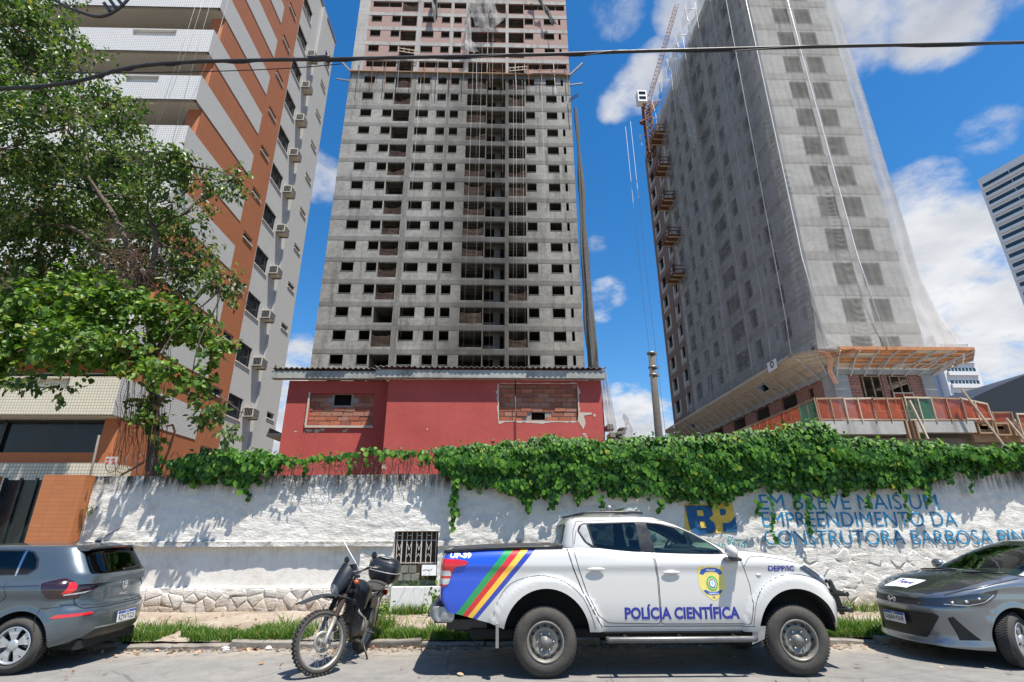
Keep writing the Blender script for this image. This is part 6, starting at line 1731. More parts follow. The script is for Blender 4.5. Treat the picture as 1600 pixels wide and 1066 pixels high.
    # mirrors
    for s in (-1, 1):
        mb = MB()
        def mir(u, v):
            a = 2 * pi * u; zz = 1.275 + .155 * v; e_ = (sin(pi * min(.97, max(.03, v))) ** .35)
            return (2.33 + (.075 * cos(a)) * e_ - .02 * v, s * (.955 + .10 * sin(a) * e_), zz)
        mb.grid(mir, 20, 10); mb.poly([mir(i / 20, 0) for i in range(20)]); mb.poly([mir(i / 20, 1) for i in range(20)])
        m_ = mb.obj('mirror', [M['truck_white']], T, world=False, weld=.001)
        mb = MB(); mb.bar((2.38, s * .80, 1.285), (2.36, s * .98, 1.262), .12, .03); mb.box(2.25, 2.40, s * .955 - .085, s * .955 + .085, 1.252, 1.275); mb.obj('mirror_foot', [M['trim']], m_, world=False)
    # side step, sills, chassis, mud flaps
    for s in (-1, 1):
        mb = MB(); mb.tube([(.72, s * .90, .40), (.75, s * .92, .395), (2.45, s * .92, .395), (2.50, s * .89, .40)], .034, 12); m_ = mb.obj('side_step', [M['step_mat']], T, world=False)
        for x in (.95, 1.6, 2.25): mb = MB(); mb.bar((x, s * .62, .45), (x, s * .90, .40), .04); mb.obj('step_bracket', [M['trim']], m_, world=False)
        mb = MB(); mb.box(-.585, -.55, s * .87 - .10, s * .87 + .03, .33, .58); mb.obj('mud_flap', [plain('faded_mud_flap', (.20, .19, .18), .8, 0, .15, 9)], T, world=False)
        mb = MB(); mb.grid(lambda u, v: (2.50 + .16 * u - .03 * v, s * (.85 - .02 * v), .52 - .20 * v * (1 - .3 * u)), 4, 4); mb.obj('mud_flap', [M['silver_mat']], T, world=False)
    mb = MB(); mb.box(-1.1, 3.3, -.45, .45, .42, .58); mb.box(-.9, 3.3, -.55, -.45, .36, .46); mb.box(-.9, 3.3, .45, .55, .36, .46); mb.box(.55, 2.5, -.82, .82, .45, .56); mb.obj('chassis', [M['well']], T, world=False)
    mb = MB(); mb.tube([(0.02, -.7, .37), (.02, .7, .37)], .05, 10); mb.ell((.02, 0, .36), (.15, .13, .13), 12, 8); mb.tube([(3.05, -.65, .36), (3.05, .65, .36)], .03, 8); mb.obj('axle', [M['rust']], T, world=False)
    for cx, r in ((.02, .53), (3.07, .512)):
        for s in (-1, 1): well_liner(T, cx, .43, r, s * .50, s * (.82 if cx < 1 else .72), M['well'], 0)
    # wheels
    for s in (-1, 1):
        wheel(T, .0, s * .775, .372, .365, .222, .215, s, 'steel', M['tyre_worn'])
        wheel(T, 3.03, s * .775, .372, .365, .222, .215, s, 'steel', M['tyre_worn'], radians(-4))
    # cabin
    mb = MB(); mb.box(2.05, 2.35, -.72, .72, 1.27, 1.36); mb.ell((2.1, .35, 1.37), (.2, .2, .05), 12, 6); mb.obj('dashboard', [M['interior']], T, world=False)
    for y in (-.37, .37): seat(T, 1.42, y, .86, M['interior']); seat(T, .62, y, .84, M['interior'])
    mb = MB(); a = [Vector((1.93, .37, 1.30)) + Vector((.05 * cos(q), .18 * sin(q), .17 * cos(q))) for q in [2 * pi * i / 24 for i in range(24)]]
    mb.tube(a, .014, 6, closed=True); mb.tube([(1.93, .37, 1.30), (2.15, .37, 1.24)], .02, 6); mb.obj('steering_wheel', [M['interior']], T, world=False)
    # lettering
    s = -1
    decal(src, fit_text('POLÍCIA CIENTÍFICA', 1.395, .165, .038), 'y', s, (.962, .600), 1, 'lettering', M['print_blue'], T, .0045)
    decal(src, fit_text('UP-39', .265, .062, .05), 'y', s, (-1.16, 1.282), 1, 'lettering', M['print_white'], T, .003)
    decal(src, fit_text('DEPP/IC', .33, .062, .025), 'y', s, (2.79, 1.125), 1, 'lettering', M['print_blue'], T, .003)
    shield = [(-.16, .16), (-.12, .19), (-.06, .17), (0, .20), (.06, .17), (.12, .19), (.16, .16), (.165, .02), (.16, -.05), (.12, -.12), (.06, -.17), (0, -.205), (-.06, -.17), (-.12, -.12), (-.16, -.05), (-.165, .02)]
    gold = plain('badge_gold_print', (.70, .58, .16), .45, 0, .1, 20); bl = plain('badge_blue_print', (.03, .09, .38), .45, 0, .1, 20); gr = plain('badge_green_print', (.10, .42, .13), .45, 0, .1, 20); lb_ = plain('badge_sky_print', (.30, .52, .72), .45, 0, .1, 20)
    o = (2.065, 1.00)
    bd = decal(src, flat_poly([(a * 1.0, b_) for a, b_ in shield]), 'y', s, o, 1, 'badge', gold, T, .004)
    def sub(me, nm, mt, off): decal(src, me, 'y', s, o, 1, nm, mt, bd, off)
    sub(disc(.072, 20, 0, -.01, .085), 'badge_wreath', gr, .0055); sub(disc(.052, 20, 0, -.01, .062), 'badge_ring', gold, .007); sub(disc(.040, 20, 0, -.01, .05), 'badge_ring', bl, .0085); sub(disc(.030, 20, 0, -.01, .038), 'badge_ring', M['print_white'], .010); sub(disc(.012, 12, 0, -.005, .022), 'badge_ring', lb_, .0115)
    sub(flat_poly([(-.145, .10), (-.10, .085), (-.07, .115), (0, .125), (.07, .115), (.10, .085), (.145, .10), (.115, .15), (.06, .165), (0, .17), (-.06, .165), (-.115, .15)]), 'badge_ribbon', bl, .0055)
    sub(flat_poly([(-.12, -.09), (-.085, -.125), (-.05, -.135), (0, -.14), (.05, -.135), (.085, -.125), (.12, -.09), (.09, -.08), (.05, -.10), (0, -.105), (-.05, -.10), (-.09, -.08)]), 'badge_ribbon', bl, .0055)
    def subt(t, w, h, x, z): me = fit_text(t, w, h, .02, True); me.transform(Matrix.Translation((x, z, 0))); sub(me, 'lettering', M['print_white'], .0075)
    subt('POLÍCIA', .11, .030, 0, .143); subt('CIENTÍFICA', .12, .022, 0, -.120); sub(fit_text('PE', .028, .022, .02, True), 'x', bl, .2) if False else None
    me = fit_text('PE', .03, .02, .02, True); me.transform(Matrix.Translation((0, -.165, 0))); sub(me, 'lettering', bl, .0055)
build_pickup()
# ------------------------------------------------------------------ the two parked hatchbacks
def hatch(T, P, G, D, arch_r, pm):
    """common body: tub, arches, cabin; returns the pieces for detailing"""
    bm = build_tub(P); bm.normal_update(); src = Src(bm)
    for cx in (0., D['wb']):
        for s in (-1, 1):
            fs = cut(bm, circle_arch(cx, .315, arch_r, .05), 'y', lambda f: f.normal.y * s > .05 and abs(f.calc_center_median().y) > .5)
            bmesh.ops.delete(bm, geom=fs, context='FACES')
    for f in bm.faces:
        c = f.calc_center_median()
        if f.normal.z > .6 and D['cab'][0] < c.x < D['cab'][1] and abs(c.y) < D['cabw'] and c.z > .85: f.material_index = 1
    gb = build_house(G); gb.normal_update(); gs = Src(gb)
    return bm, src, gb, gs
def seams(src, T, s, lines, w=.006):
    for nm, L in lines: strip(src, L, 'y', s, w, nm, M['seam'], T)

# dark grey hatchback, seen from behind on the left
M['paint_grey'] = paint('metallic_slate_paint', (.070, .092, .108), .55, .32, 1., .12, .3)
C1 = thing('hatchback', 'slate grey hatchback parked facing left, its tail and rear plate in view', 'car', (-5.95, 8.20, 0), radians(183.5))
def build_grey():
    P = dict(x0=-.74, x1=3.36, W0=.87, rr=.52, rf=.6, nr=2.7, nf=2.5, crown=.03, inset=.045, inset_h=.07, ms=26,
        ztop=curve([(-.74, .98), (-.6, 1.03), (-.3, 1.035), (.3, 1.02), (1.2, .985), (2.1, .97), (2.6, .92), (3.1, .80), (3.36, .70)]),
        zbot=curve([(-.74, .30), (-.4, .25), (0, .20), (2.6, .19), (3.36, .22)]),
        W=curve([(-.74, .80), (-.3, .85), (.3, .868), (2.0, .868), (3.0, .85), (3.36, .80)]),
        pf=curve([(.18, -.05), (.30, -.012), (.50, 0), (.70, -.012), (.80, -.012), (.86, .006), (.93, .012), (.955, -.002), (1.05, -.03)]),
        flares=[(0, .315, .39, .010), (2.56, .315, .39, .010)],
        Fr=curve([(.25, .16), (.34, .04), (.45, .005), (.58, .0), (.66, .012), (.70, .055), (.76, .075), (.90, .085), (1.04, .12)]))
    G = dict(rings=[(.96, 2.20, -.60, .800), (1.06, 2.02, -.585, .785), (1.14, 1.86, -.535, .765), (1.25, 1.62, -.455, .728), (1.35, 1.36, -.385, .685), (1.415, 1.10, -.335, .645)], n=6.5, crown=.05, bow=.05, bowr=.05, levels=20)
    bm, src, gb, gs = hatch(C1, P, G, dict(wb=2.56, cab=(-.45, 2.05), cabw=.78), .365, None)
    # tailgate as its own panel with lamps, badge
    gate = take(bm, cut(bm, rounded([(-.66, .675), (.66, .675), (.72, .78), (.64, .93), (.63, 1.2), (-.63, 1.2), (-.64, .93), (-.72, .78)], .04, 2), 'x', lambda f: f.normal.x < -.3 and f.material_index == 0))
    LAMP = rounded([(.46, 1.025), (.50, .905), (.70, .83), (.95, .83), (.95, 1.06), (.70, 1.06)], .02, 2)
    low = rounded([(-.60, .33), (-.45, .42), (.45, .42), (.60, .33), (.68, .20), (-.68, .20)], .02, 2)
    for f in cut(bm, low, 'x', lambda f: f.normal.x < -.3): f.material_index = 2
    body = bobj(bm, 'body', [M['paint_grey'], M['interior'], M['trim']], C1, src)
    gt_ = bobj(gate, 'tailgate', [M['paint_grey']], C1, src, .002)
    strip(src, rounded([(-.66, .675), (.66, .675), (.72, .78), (.64, .93), (.63, 1.02)], .04, 2), 'x', -1, .010, 'tailgate_seam', M['seam'], C1, .003)
    strip(src, [(-.63, 1.02), (-.64, .93), (-.72, .78), (-.66, .675)], 'x', -1, .010, 'tailgate_seam', M['seam'], C1, .003)
    b2 = build_tub(P); b2.normal_update()
    for s in (1, -1):
        pl = [(s * a, b_) for a, b_ in LAMP]
        rear_l = take(b2, cut(b2, pl, 'x', lambda f: f.normal.x < -.22 and f.calc_center_median().y * s > 0))
        red = [(s * a, b_) for a, b_ in ((.50, .94), (.70, .965), (.72, .90), (.76, .86), (.82, .86), (.76, .99), (.52, .965))]
        for f in cut(rear_l, red, 'x', lambda f: True): f.material_index = 1
        for f in cut(rear_l, [(s * .52, .865), (s * .80, .84), (s * .80, .855), (s * .53, .885)], 'x', lambda f: True): f.material_index = 2
        bobj(rear_l, 'tail_lamp', [M['lamp_dark'], M['lamp_red'], M['lamp_clear']], C1, src, .008)
        side_l = take(b2, cut(b2, rounded([(-.75, 1.035), (-.30, 1.03), (-.13, .985), (-.22, .845), (-.27, .805), (-.75, .80)], .02, 2), 'y', lambda f: f.normal.y * s > .55 and f.calc_center_median().x < -.1))
        for q in range(5):
            za = .835 + q * .035
            for f in cut(side_l, [(-.32, za), (-.19, za), (-.17, za + .008), (-.32, za + .008)], 'y', lambda f: True): f.material_index = 2
        for f in cut(side_l, [(-.42, .86), (-.36, .86), (-.31, .985), (-.36, .99)], 'y', lambda f: True): f.material_index = 1
        bobj(side_l, 'tail_lamp', [M['lamp_dark'], M['lamp_red'], M['lamp_black']], C1, src, .008)
        rf_ = take(b2, cut(b2, [(s * .55, .60), (s * .56, .63), (s * .82, .625), (s * .84, .585)], 'x', lambda f: f.normal.x < -.15)); bobj(rf_, 'reflector', [M['lamp_red']], C1, src, .006)
    b2.free()
    # bumper creases
    strip(src, [(-.80, .735), (-.5, .70), (.5, .70), (.80, .735)], 'x', -1, .012, 'bumper_seam', M['seam'], C1, .002)
    strip(src, [(-.48, .43), (.48, .43)], 'x', -1, .018, 'bumper_trim', M['silver_mat'], C1, .004)
    strip(src, [(-.42, .715), (-.2, .70), (-.18, .60), (-.22, .45)], 'y', 1, .006, 'bumper_seam', M['seam'], C1)
    strip(src, [(-.12, .965), (.3, .955), (1.0, .94)], 'y', 1, .008, 'crease', M['trim'], C1)
    strip(src, [(.30, 1.02), (.28, .96), (.22, .85), (.33, .72), (.42, .60), (.44, .25)], 'y', 1, .008, 'door_seam', M['seam'], C1)
    strip(src, [(1.28, 1.0), (1.28, .25)], 'y', 1, .008, 'door_seam', M['seam'], C1)
    h = src.ray((.52, 3, .86), (0, -1, 0))[0]; mb = MB(); mb.ell((.52, h.y + .02, .86), (.10, .018, .018), 14, 8); mb.obj('handle', [M['paint_grey']], C1, world=False)
    # glass
    for s in (1, -1):
        c_ = lambda f: f.normal.y * s > .35
        dlo = take(gb, cut(gb, rounded([(.02, 1.155), (.06, 1.27), (.17, 1.36), (.30, 1.385), (1.10, 1.385), (1.35, 1.31), (1.75, 1.10), (1.80, 1.06), (.10, 1.085)], .02, 2), 'y', c_))
        for pl in ([(.05, 1.155), (.085, 1.26), (.18, 1.345), (.255, 1.362), (.225, 1.10), (.12, 1.105)], [(.295, 1.365), (1.0, 1.37), (1.0, 1.085), (.265, 1.10)], [(1.05, 1.37), (1.12, 1.36), (1.33, 1.29), (1.70, 1.09), (1.05, 1.085)]):
            bobj(take(dlo, cut(dlo, pl, 'y', lambda f: True)), 'side_window', [M['glass_tint']], C1, gs)
        bobj(dlo, 'window_trim', [M['trim']], C1, gs)
        strip(gs, [(.275, 1.385), (.245, 1.07)], 'y', s, .022, 'pillar_strip', M['chrome'], C1, .003)
    RWp = rounded([(-.62, 1.075), (.62, 1.075), (.60, 1.20), (.55, 1.385), (-.55, 1.385), (-.60, 1.20)], .04, 3)
    bobj(take(gb, cut(gb, RWp, 'x', lambda f: f.normal.x < -.25)), 'rear_window', [M['glass_tint']], C1, gs)
    bobj(take(gb, cut(gb, rounded([(-.66, 1.0), (.66, 1.0), (.56, 1.39), (-.56, 1.39)], .04, 3), 'x', lambda f: f.normal.x > .25)), 'windscreen', [M['glass_car']], C1, gs)
    bobj(gb, 'roof', [M['paint_grey']], C1, gs)
    # spoiler, brake light, wiper, aerial
    mb = MB()
    mb.grid(lambda u, v: (-.30 - .17 * v - .02 * (1 - (2 * u - 1) ** 4) * v, (-.60 + 1.2 * u) * (1 - .03 * v), 1.452 - .035 * v - .03 * (2 * u - 1) ** 2), 16, 5)
    mb.grid(lambda u, v: (-.47 - .02 * (1 - (2 * u - 1) ** 4) + .05 * v, (-.60 + 1.2 * u) * .97, 1.417 - .03 * (2 * u - 1) ** 2 - .03 * v), 16, 2)
    for s in (-1, 1): mb.quad((-.29, s * .60, 1.425), (-.47, s * .582, 1.388), (-.42, s * .582, 1.36), (-.28, s * .60, 1.36))
    mb.obj('spoiler', [M['paint_grey']], C1, world=False)
    mb = MB(); mb.box(-.478, -.468, -.16, .16, 1.392, 1.404); mb.obj('brake_light', [M['lamp_red']], C1, world=False)
    mb = MB(); mb.bar((-.60, 0, 1.10), (-.585, -.42, 1.13), .022, .02); mb.ell((-.60, 0, 1.10), (.02, .03, .02), 10, 6); mb.obj('wiper', [M['black']], C1, world=False)
    mb = MB(); mb.ell((-.16, 0, 1.47), (.05, .015, .018), 10, 6); mb.tube([(-.16, 0, 1.47), (-.42, 0, 1.66)], .006, 6); mb.obj('aerial', [M['black']], C1, world=False)
    # badge: ring with two stacked chevrons
    bx = src.ray((-3, .004, .90), (1, 0, 0))[0]
    mb = MB(); a = [Vector((bx.x - .010, .056 * cos(q), .90 + .056 * sin(q))) for q in [2 * pi * i / 24 for i in range(24)]]; mb.tube(a, .006, 6, closed=True)
    X = bx.x - .012
    for p, q in (((.028, .045), (.006, .004)), ((-.028, .045), (-.006, .004)), ((.046, .015), (.022, -.046)), ((.022, -.046), (0, .000)), ((0, .000), (-.022, -.046)), ((-.022, -.046), (-.046, .015))):
        mb.bar((X, p[0], .90 + p[1]), (X, q[0], .90 + q[1]), .010, .010)
    mb.obj('badge', [M['chrome']], C1, world=False)
    me = fit_text('POLO', .16, .024, .02, True); me.transform(Matrix.Translation((0, .79, 0)))
    decal(src, me, 'x', -1, (0, 0), -1, 'lettering', M['chrome'], C1, .006)
    licence(C1, (-.775, .0, .515), .40, .13, (radians(-4), 0, radians(-90)), 'RZW7G25', None)
    mb = MB(); mb.box(-.60, 3.0, -.6, .6, .2, .3); mb.obj('floor_pan', [M['well']], C1, world=False)
    for cx in (0, 2.56):
        for s in (-1, 1): well_liner(C1, cx, .315, .372, s * .45, s * .84, M['well'], 0); wheel(C1, cx, s * .765, .305, .303, .205, .19, s, 'alloy', M['tyre'])
    for y in (-.36, .36): seat(C1, 1.15, y, .56, M['interior']); seat(C1, .35, y, .54, M['interior'])
    for s in (1, -1): mb = MB(); mb.ell((1.80, s * .93, 1.08), (.07, .10, .07), 14, 8); mb.obj('mirror', [M['paint_grey']], C1, world=False)
build_grey()

# silver hatchback at the right, seen from the front, wheels turned
M['paint_silver'] = paint('metallic_silver_paint', (.185, .20, .215), .72, .27, 1., .10, .25)
C2 = thing('hatchback', 'silver hatchback with a newspaper sticker on its bonnet, front wheels turned', 'car', (9.05, 8.03, 0), pi)
C2['label'] = 'silver hatchback with a newspaper sticker on its bonnet, front wheels turned'
def build_silver():
    P = dict(x0=-.66, x1=3.48, W0=.86, rr=.5, rf=.78, nr=2.6, nf=2.35, crown=.05, inset=.05, inset_h=.06, ms=28,
        ztop=curve([(-.66, .98), (-.3, 1.04), (1.0, 1.02), (1.9, 1.015), (2.30, 1.02), (2.6, .975), (2.95, .905), (3.25, .835), (3.48, .775)]),
        zbot=curve([(-.66, .28), (0, .19), (2.5, .18), (3.0, .19), (3.48, .20)]),
        W=curve([(-.66, .80), (0, .85), (2.0, .86), (2.8, .86), (3.1, .85), (3.48, .84)]),
        pf=curve([(.16, -.03), (.22, .0), (.30, -.012), (.50, .0), (.66, .004), (.76, .012), (.84, .004), (.92, .012), (1.0, -.02)]),
        flares=[(0, .315, .39, .016), (2.53, .315, .39, .016)],
        Ff=curve([(.16, -.02), (.20, .015), (.25, -.005), (.34, -.02), (.50, -.01), (.60, .0), (.645, -.005), (.70, -.035), (.78, -.06), (.9, -.14), (1.02, -.2)]))
    G = dict(rings=[(.97, 2.42, -.45, .80), (1.06, 2.20, -.44, .785), (1.15, 1.98, -.40, .765), (1.27, 1.68, -.34, .728), (1.37, 1.38, -.27, .685), (1.43, 1.14, -.2, .645)], n=6.0, crown=.045, bow=.16, bowr=.05, levels=20)
    bm, src, gb, gs = hatch(C2, P, G, dict(wb=2.53, cab=(-.35, 2.25), cabw=.78), .362, None)
    fr = lambda f: f.normal.x > .12 and f.calc_center_median().x > 2.75
    UP = rounded([(-.50, .655), (.50, .655), (.42, .735), (-.42, .735)], .02, 2)
    for f in cut(bm, UP, 'x', fr): f.material_index = 2
    LO = rounded([(-.56, .575), (.56, .575), (.60, .545), (.42, .275), (-.42, .275), (-.60, .545)], .02, 2)
    lo_f = take(bm, cut(bm, LO, 'x', fr))
    for s in (-1, 1):
        v = take(bm, cut(bm, [(s * .655, .53), (s * .70, .555), (s * .80, .30), (s * .69, .285)], 'x', fr))
        vo = bobj(v, 'bumper_vent', [M['black']], C2, src, -.02)
        for q in range(5):
            z = .325 + q * .042; strip(src, [(s * .70, z), (s * (.795 - q * .014), z)], 'x', 1, .012, 'vent_blade', M['lamp_black'], vo, .002)
    for f in cut(bm, [(-.8, .16), (.8, .16), (.8, .225), (-.8, .225)], 'x', fr): f.material_index = 0
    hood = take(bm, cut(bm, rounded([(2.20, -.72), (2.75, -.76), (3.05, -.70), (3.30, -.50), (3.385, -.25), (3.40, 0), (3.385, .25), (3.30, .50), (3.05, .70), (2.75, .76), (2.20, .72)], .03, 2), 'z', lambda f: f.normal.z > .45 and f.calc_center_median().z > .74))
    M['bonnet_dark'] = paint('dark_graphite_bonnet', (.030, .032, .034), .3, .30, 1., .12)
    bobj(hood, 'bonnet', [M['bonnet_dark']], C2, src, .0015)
    body = bobj(bm, 'body', [M['paint_silver'], M['interior'], M['trim']], C2, src)
    gr = bobj(lo_f, 'lower_grille', [M['black']], C2, src, -.018)
    for row in range(8):
        z = .30 + row * .034; w_ = .42 + (z - .275) * .55
        n = int(2 * w_ / .075)
        L = []
        for i in range(n + 1): L.append((-w_ + 2 * w_ * i / n, z + (.010 if i % 2 else -.004)))
        strip(src, L, 'x', 1, .009, 'grille_bar', M['grey_metal'], gr, .001)
    strip(src, [(-.62, .585), (-.2, .60), (.2, .60), (.62, .585)], 'x', 1, .010, 'bumper_crease', M['seam'], C2, .001)
    strip(src, [(.62, .56), (.44, .27), (-.44, .27), (-.62, .56)], 'x', 1, .012, 'grille_frame', M['lamp_black'], C2, .004)
    # bonnet gap
    strip(src, [(-.80, .78), (-.5, .745), (.5, .745), (.80, .78)], 'x', 1, .008, 'bonnet_seam', M['seam'], C2, .002)
    strip(src, [(2.30, 1.005), (2.66, .945), (3.0, .87), (3.2, .80)], 'y', 1, .008, 'bonnet_seam', M['seam'], C2, .002)
    for yy in (.38, -.38): strip(src, [(2.45, yy * 1.15), (3.0, yy * .95), (3.32, yy * .75)], 'z', 1, .02, 'bonnet_crease', M['paint_silver'], C2, .001)
    # headlamps wrap round the corner
    b2 = build_tub(P); b2.normal_update()
    for s in (-1, 1):
        hl = take(b2, cut(b2, rounded([(2.66, .875), (2.72, .80), (2.90, .70), (3.10, .665), (3.50, .655), (3.50, .725), (3.22, .765), (3.0, .82)], .015, 2), 'y', lambda f: f.calc_center_median().y * s > .40 and f.normal.z < .75))
        ho = bobj(hl, 'headlight', [M['lamp_black']], C2, src, .006)
        for (x_, z_, r_) in ((3.17, .715, .024), (3.05, .735, .026), (2.92, .775, .022)):
            h = src.ray((x_, s * 3, z_), (0, -s, 0))[0]
            if h is None: continue
            n_ = src.normal(h); mb = MB(); mb.ell(h - n_ * .004, (r_, r_ * .7, r_ * .8), 14, 10); mb.obj('reflector', [M['lamp_clear']], ho, world=False)
        strip(src, [(3.24, .69), (3.05, .69), (2.88, .735), (2.74, .82)], 'y', s, .008, 'lamp_strip', M['lamp_clear'], ho, .009)
    b2.free()
    # badge: slanted letter in an oval
    bx = src.ray((5, .004, .69), (-1, 0, 0))[0]; X = bx.x + .014
    mb = MB(); mb.tube([Vector((X, .072 * cos(q), .69 + .038 * sin(q))) for q in [2 * pi * i / 28 for i in range(28)]], .006, 6, closed=True)
    for p, q in (((.040, .022), (.026, -.024)), ((-.026, .024), (-.040, -.022)), ((.034, -.004), (-.034, .006))): mb.bar((X, -p[0], .69 + p[1]), (X, -q[0], .69 + q[1]), .011, .012)
    mb.obj('badge', [M['chrome']], C2, world=False)
    licence(C2, (3.485, 0.0, .465), .40, .13, (0, 0, radians(90)), 'SIJ6H28', None)
    # bonnet sticker
    A = flat_poly([(3.20, .30), (3.36, .26), (3.36, -.10), (3.20, -.12)]); 
    st = decal(src, flat_poly([(2.98, -.40), (3.30, -.34), (3.30, .12), (2.98, .10)]), 'z', 1, (0, 0), 1, 'sticker', M['print_white'], C2, .003)
    def hood_text(t, w, h, cx_, cy_, mt):
        me = fit_text(t, w, h, .015, True)
        for v in me.vertices: u, w_ = v.co.x, v.co.y; v.co = (cx_ - w_, cy_ + u, 0)
        decal(src, me, 'z', 1, (0, 0), 1, 'lettering', mt, st, .006)
    hood_text('Tribuna', .34, .12, 3.11, -.13, M['print_blue']); hood_text('T', .06, .17, 3.095, -.27, M['print_blue']); hood_text('www.tribuna', .26, .022, 3.22, -.13, M['print_blue'])
    for s in (1, -1):
        c_ = lambda f: f.normal.y * s > .35
        dlo = take(gb, cut(gb, rounded([(-.05, 1.15), (.1, 1.32), (.3, 1.38), (1.15, 1.385), (1.42, 1.31), (1.88, 1.11), (1.98, 1.055), (.0, 1.08)], .02, 2), 'y', c_))
        for pl in ([(.02, 1.15), (.15, 1.29), (.32, 1.355), (.9, 1.36), (.9, 1.09), (.05, 1.10)], [(.96, 1.36), (1.14, 1.36), (1.40, 1.285), (1.84, 1.10), (1.80, 1.085), (.96, 1.09)]):
            bobj(take(dlo, cut(dlo, pl, 'y', lambda f: True)), 'side_window', [M['glass_truck']], C2, gs)
        bobj(dlo, 'window_trim', [M['trim']], C2, gs)
    bobj(take(gb, cut(gb, rounded([(-.70, 1.015), (.70, 1.015), (.58, 1.39), (-.58, 1.39)], .05, 3), 'x', lambda f: f.normal.x > .25)), 'windscreen', [M['glass_car']], C2, gs)
    bobj(take(gb, cut(gb, rounded([(-.6, 1.08), (.6, 1.08), (.52, 1.37), (-.52, 1.37)], .05, 3), 'x', lambda f: f.normal.x < -.25)), 'rear_window', [M['glass_car']], C2, gs)
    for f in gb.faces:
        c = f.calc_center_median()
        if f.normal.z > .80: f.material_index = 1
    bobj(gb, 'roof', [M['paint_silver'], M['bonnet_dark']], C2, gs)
    for q in (0, 1):
        mb = MB(); a = Vector((2.52, -.55 + q * .75, 1.035)); mb.tube([a, a + Vector((-.03, .30, .025)), a + Vector((-.05, .60, .03))], .011, 6); mb.obj('wiper', [M['black']], C2, world=False)
    mb = MB(); mb.grid(lambda u, v: (2.44 - .32 * v + .13 * (1 - (2 * u - 1) ** 2) * (1 - v), -.74 + 1.48 * u, 1.015 + .012 * v), 12, 3); mb.obj('scuttle', [M['trim']], C2, world=False)
    mb = MB(); mb.box(1.7, 2.2, -.74, .74, .95, 1.035); mb.obj('dashboard', [M['interior']], C2, world=False)
    mb = MB(); mb.box(1.50, 1.53, -.11, .11, 1.29, 1.35); mb.bar((1.52, 0, 1.35), (1.50, 0, 1.40), .02); mb.obj('inner_mirror', [M['black']], C2, world=False)
    mb = MB(); a = [Vector((1.62, .36, 1.02)) + Vector((.06 * cos(q), .17 * sin(q), .16 * cos(q))) for q in [2 * pi * i / 24 for i in range(24)]]; mb.tube(a, .014, 6, closed=True); mb.obj('steering_wheel', [M['interior']], C2, world=False)
    for s in (1, -1):
        mb = MB(); mb.ell((1.93, s * .93, 1.09), (.07, .11, .075), 14, 8); mb.bar((1.93, s * .78, 1.04), (1.93, s * .9, 1.06), .06, .03); mb.obj('mirror', [M['paint_silver']], C2, world=False)
    strip(src, [(2.05, 1.01), (2.08, .8), (2.10, .30)], 'y', 1, .008, 'door_seam', M['seam'], C2)
    strip(src, [(2.30, .93), (1.6, .90), (.8, .90)], 'y', 1, .010, 'crease', M['trim'], C2)
    mb = MB(); mb.box(-.5, 3.1, -.6, .6, .19, .3); mb.obj('floor_pan', [M['well']], C2, world=False)
    for y in (-.36, .36): seat(C2, 1.05, y, .56, M['interior'])
    for cx in (0, 2.53):
        for s in (-1, 1): well_liner(C2, cx, .315, .370, s * .42, s * .82, M['well'], 0); wheel(C2, cx, s * (.755 if cx == 0 else .745), .305, .303, .2, .19, s, 'alloy', M['tyre'], 0 if cx == 0 else radians(28))
build_silver()
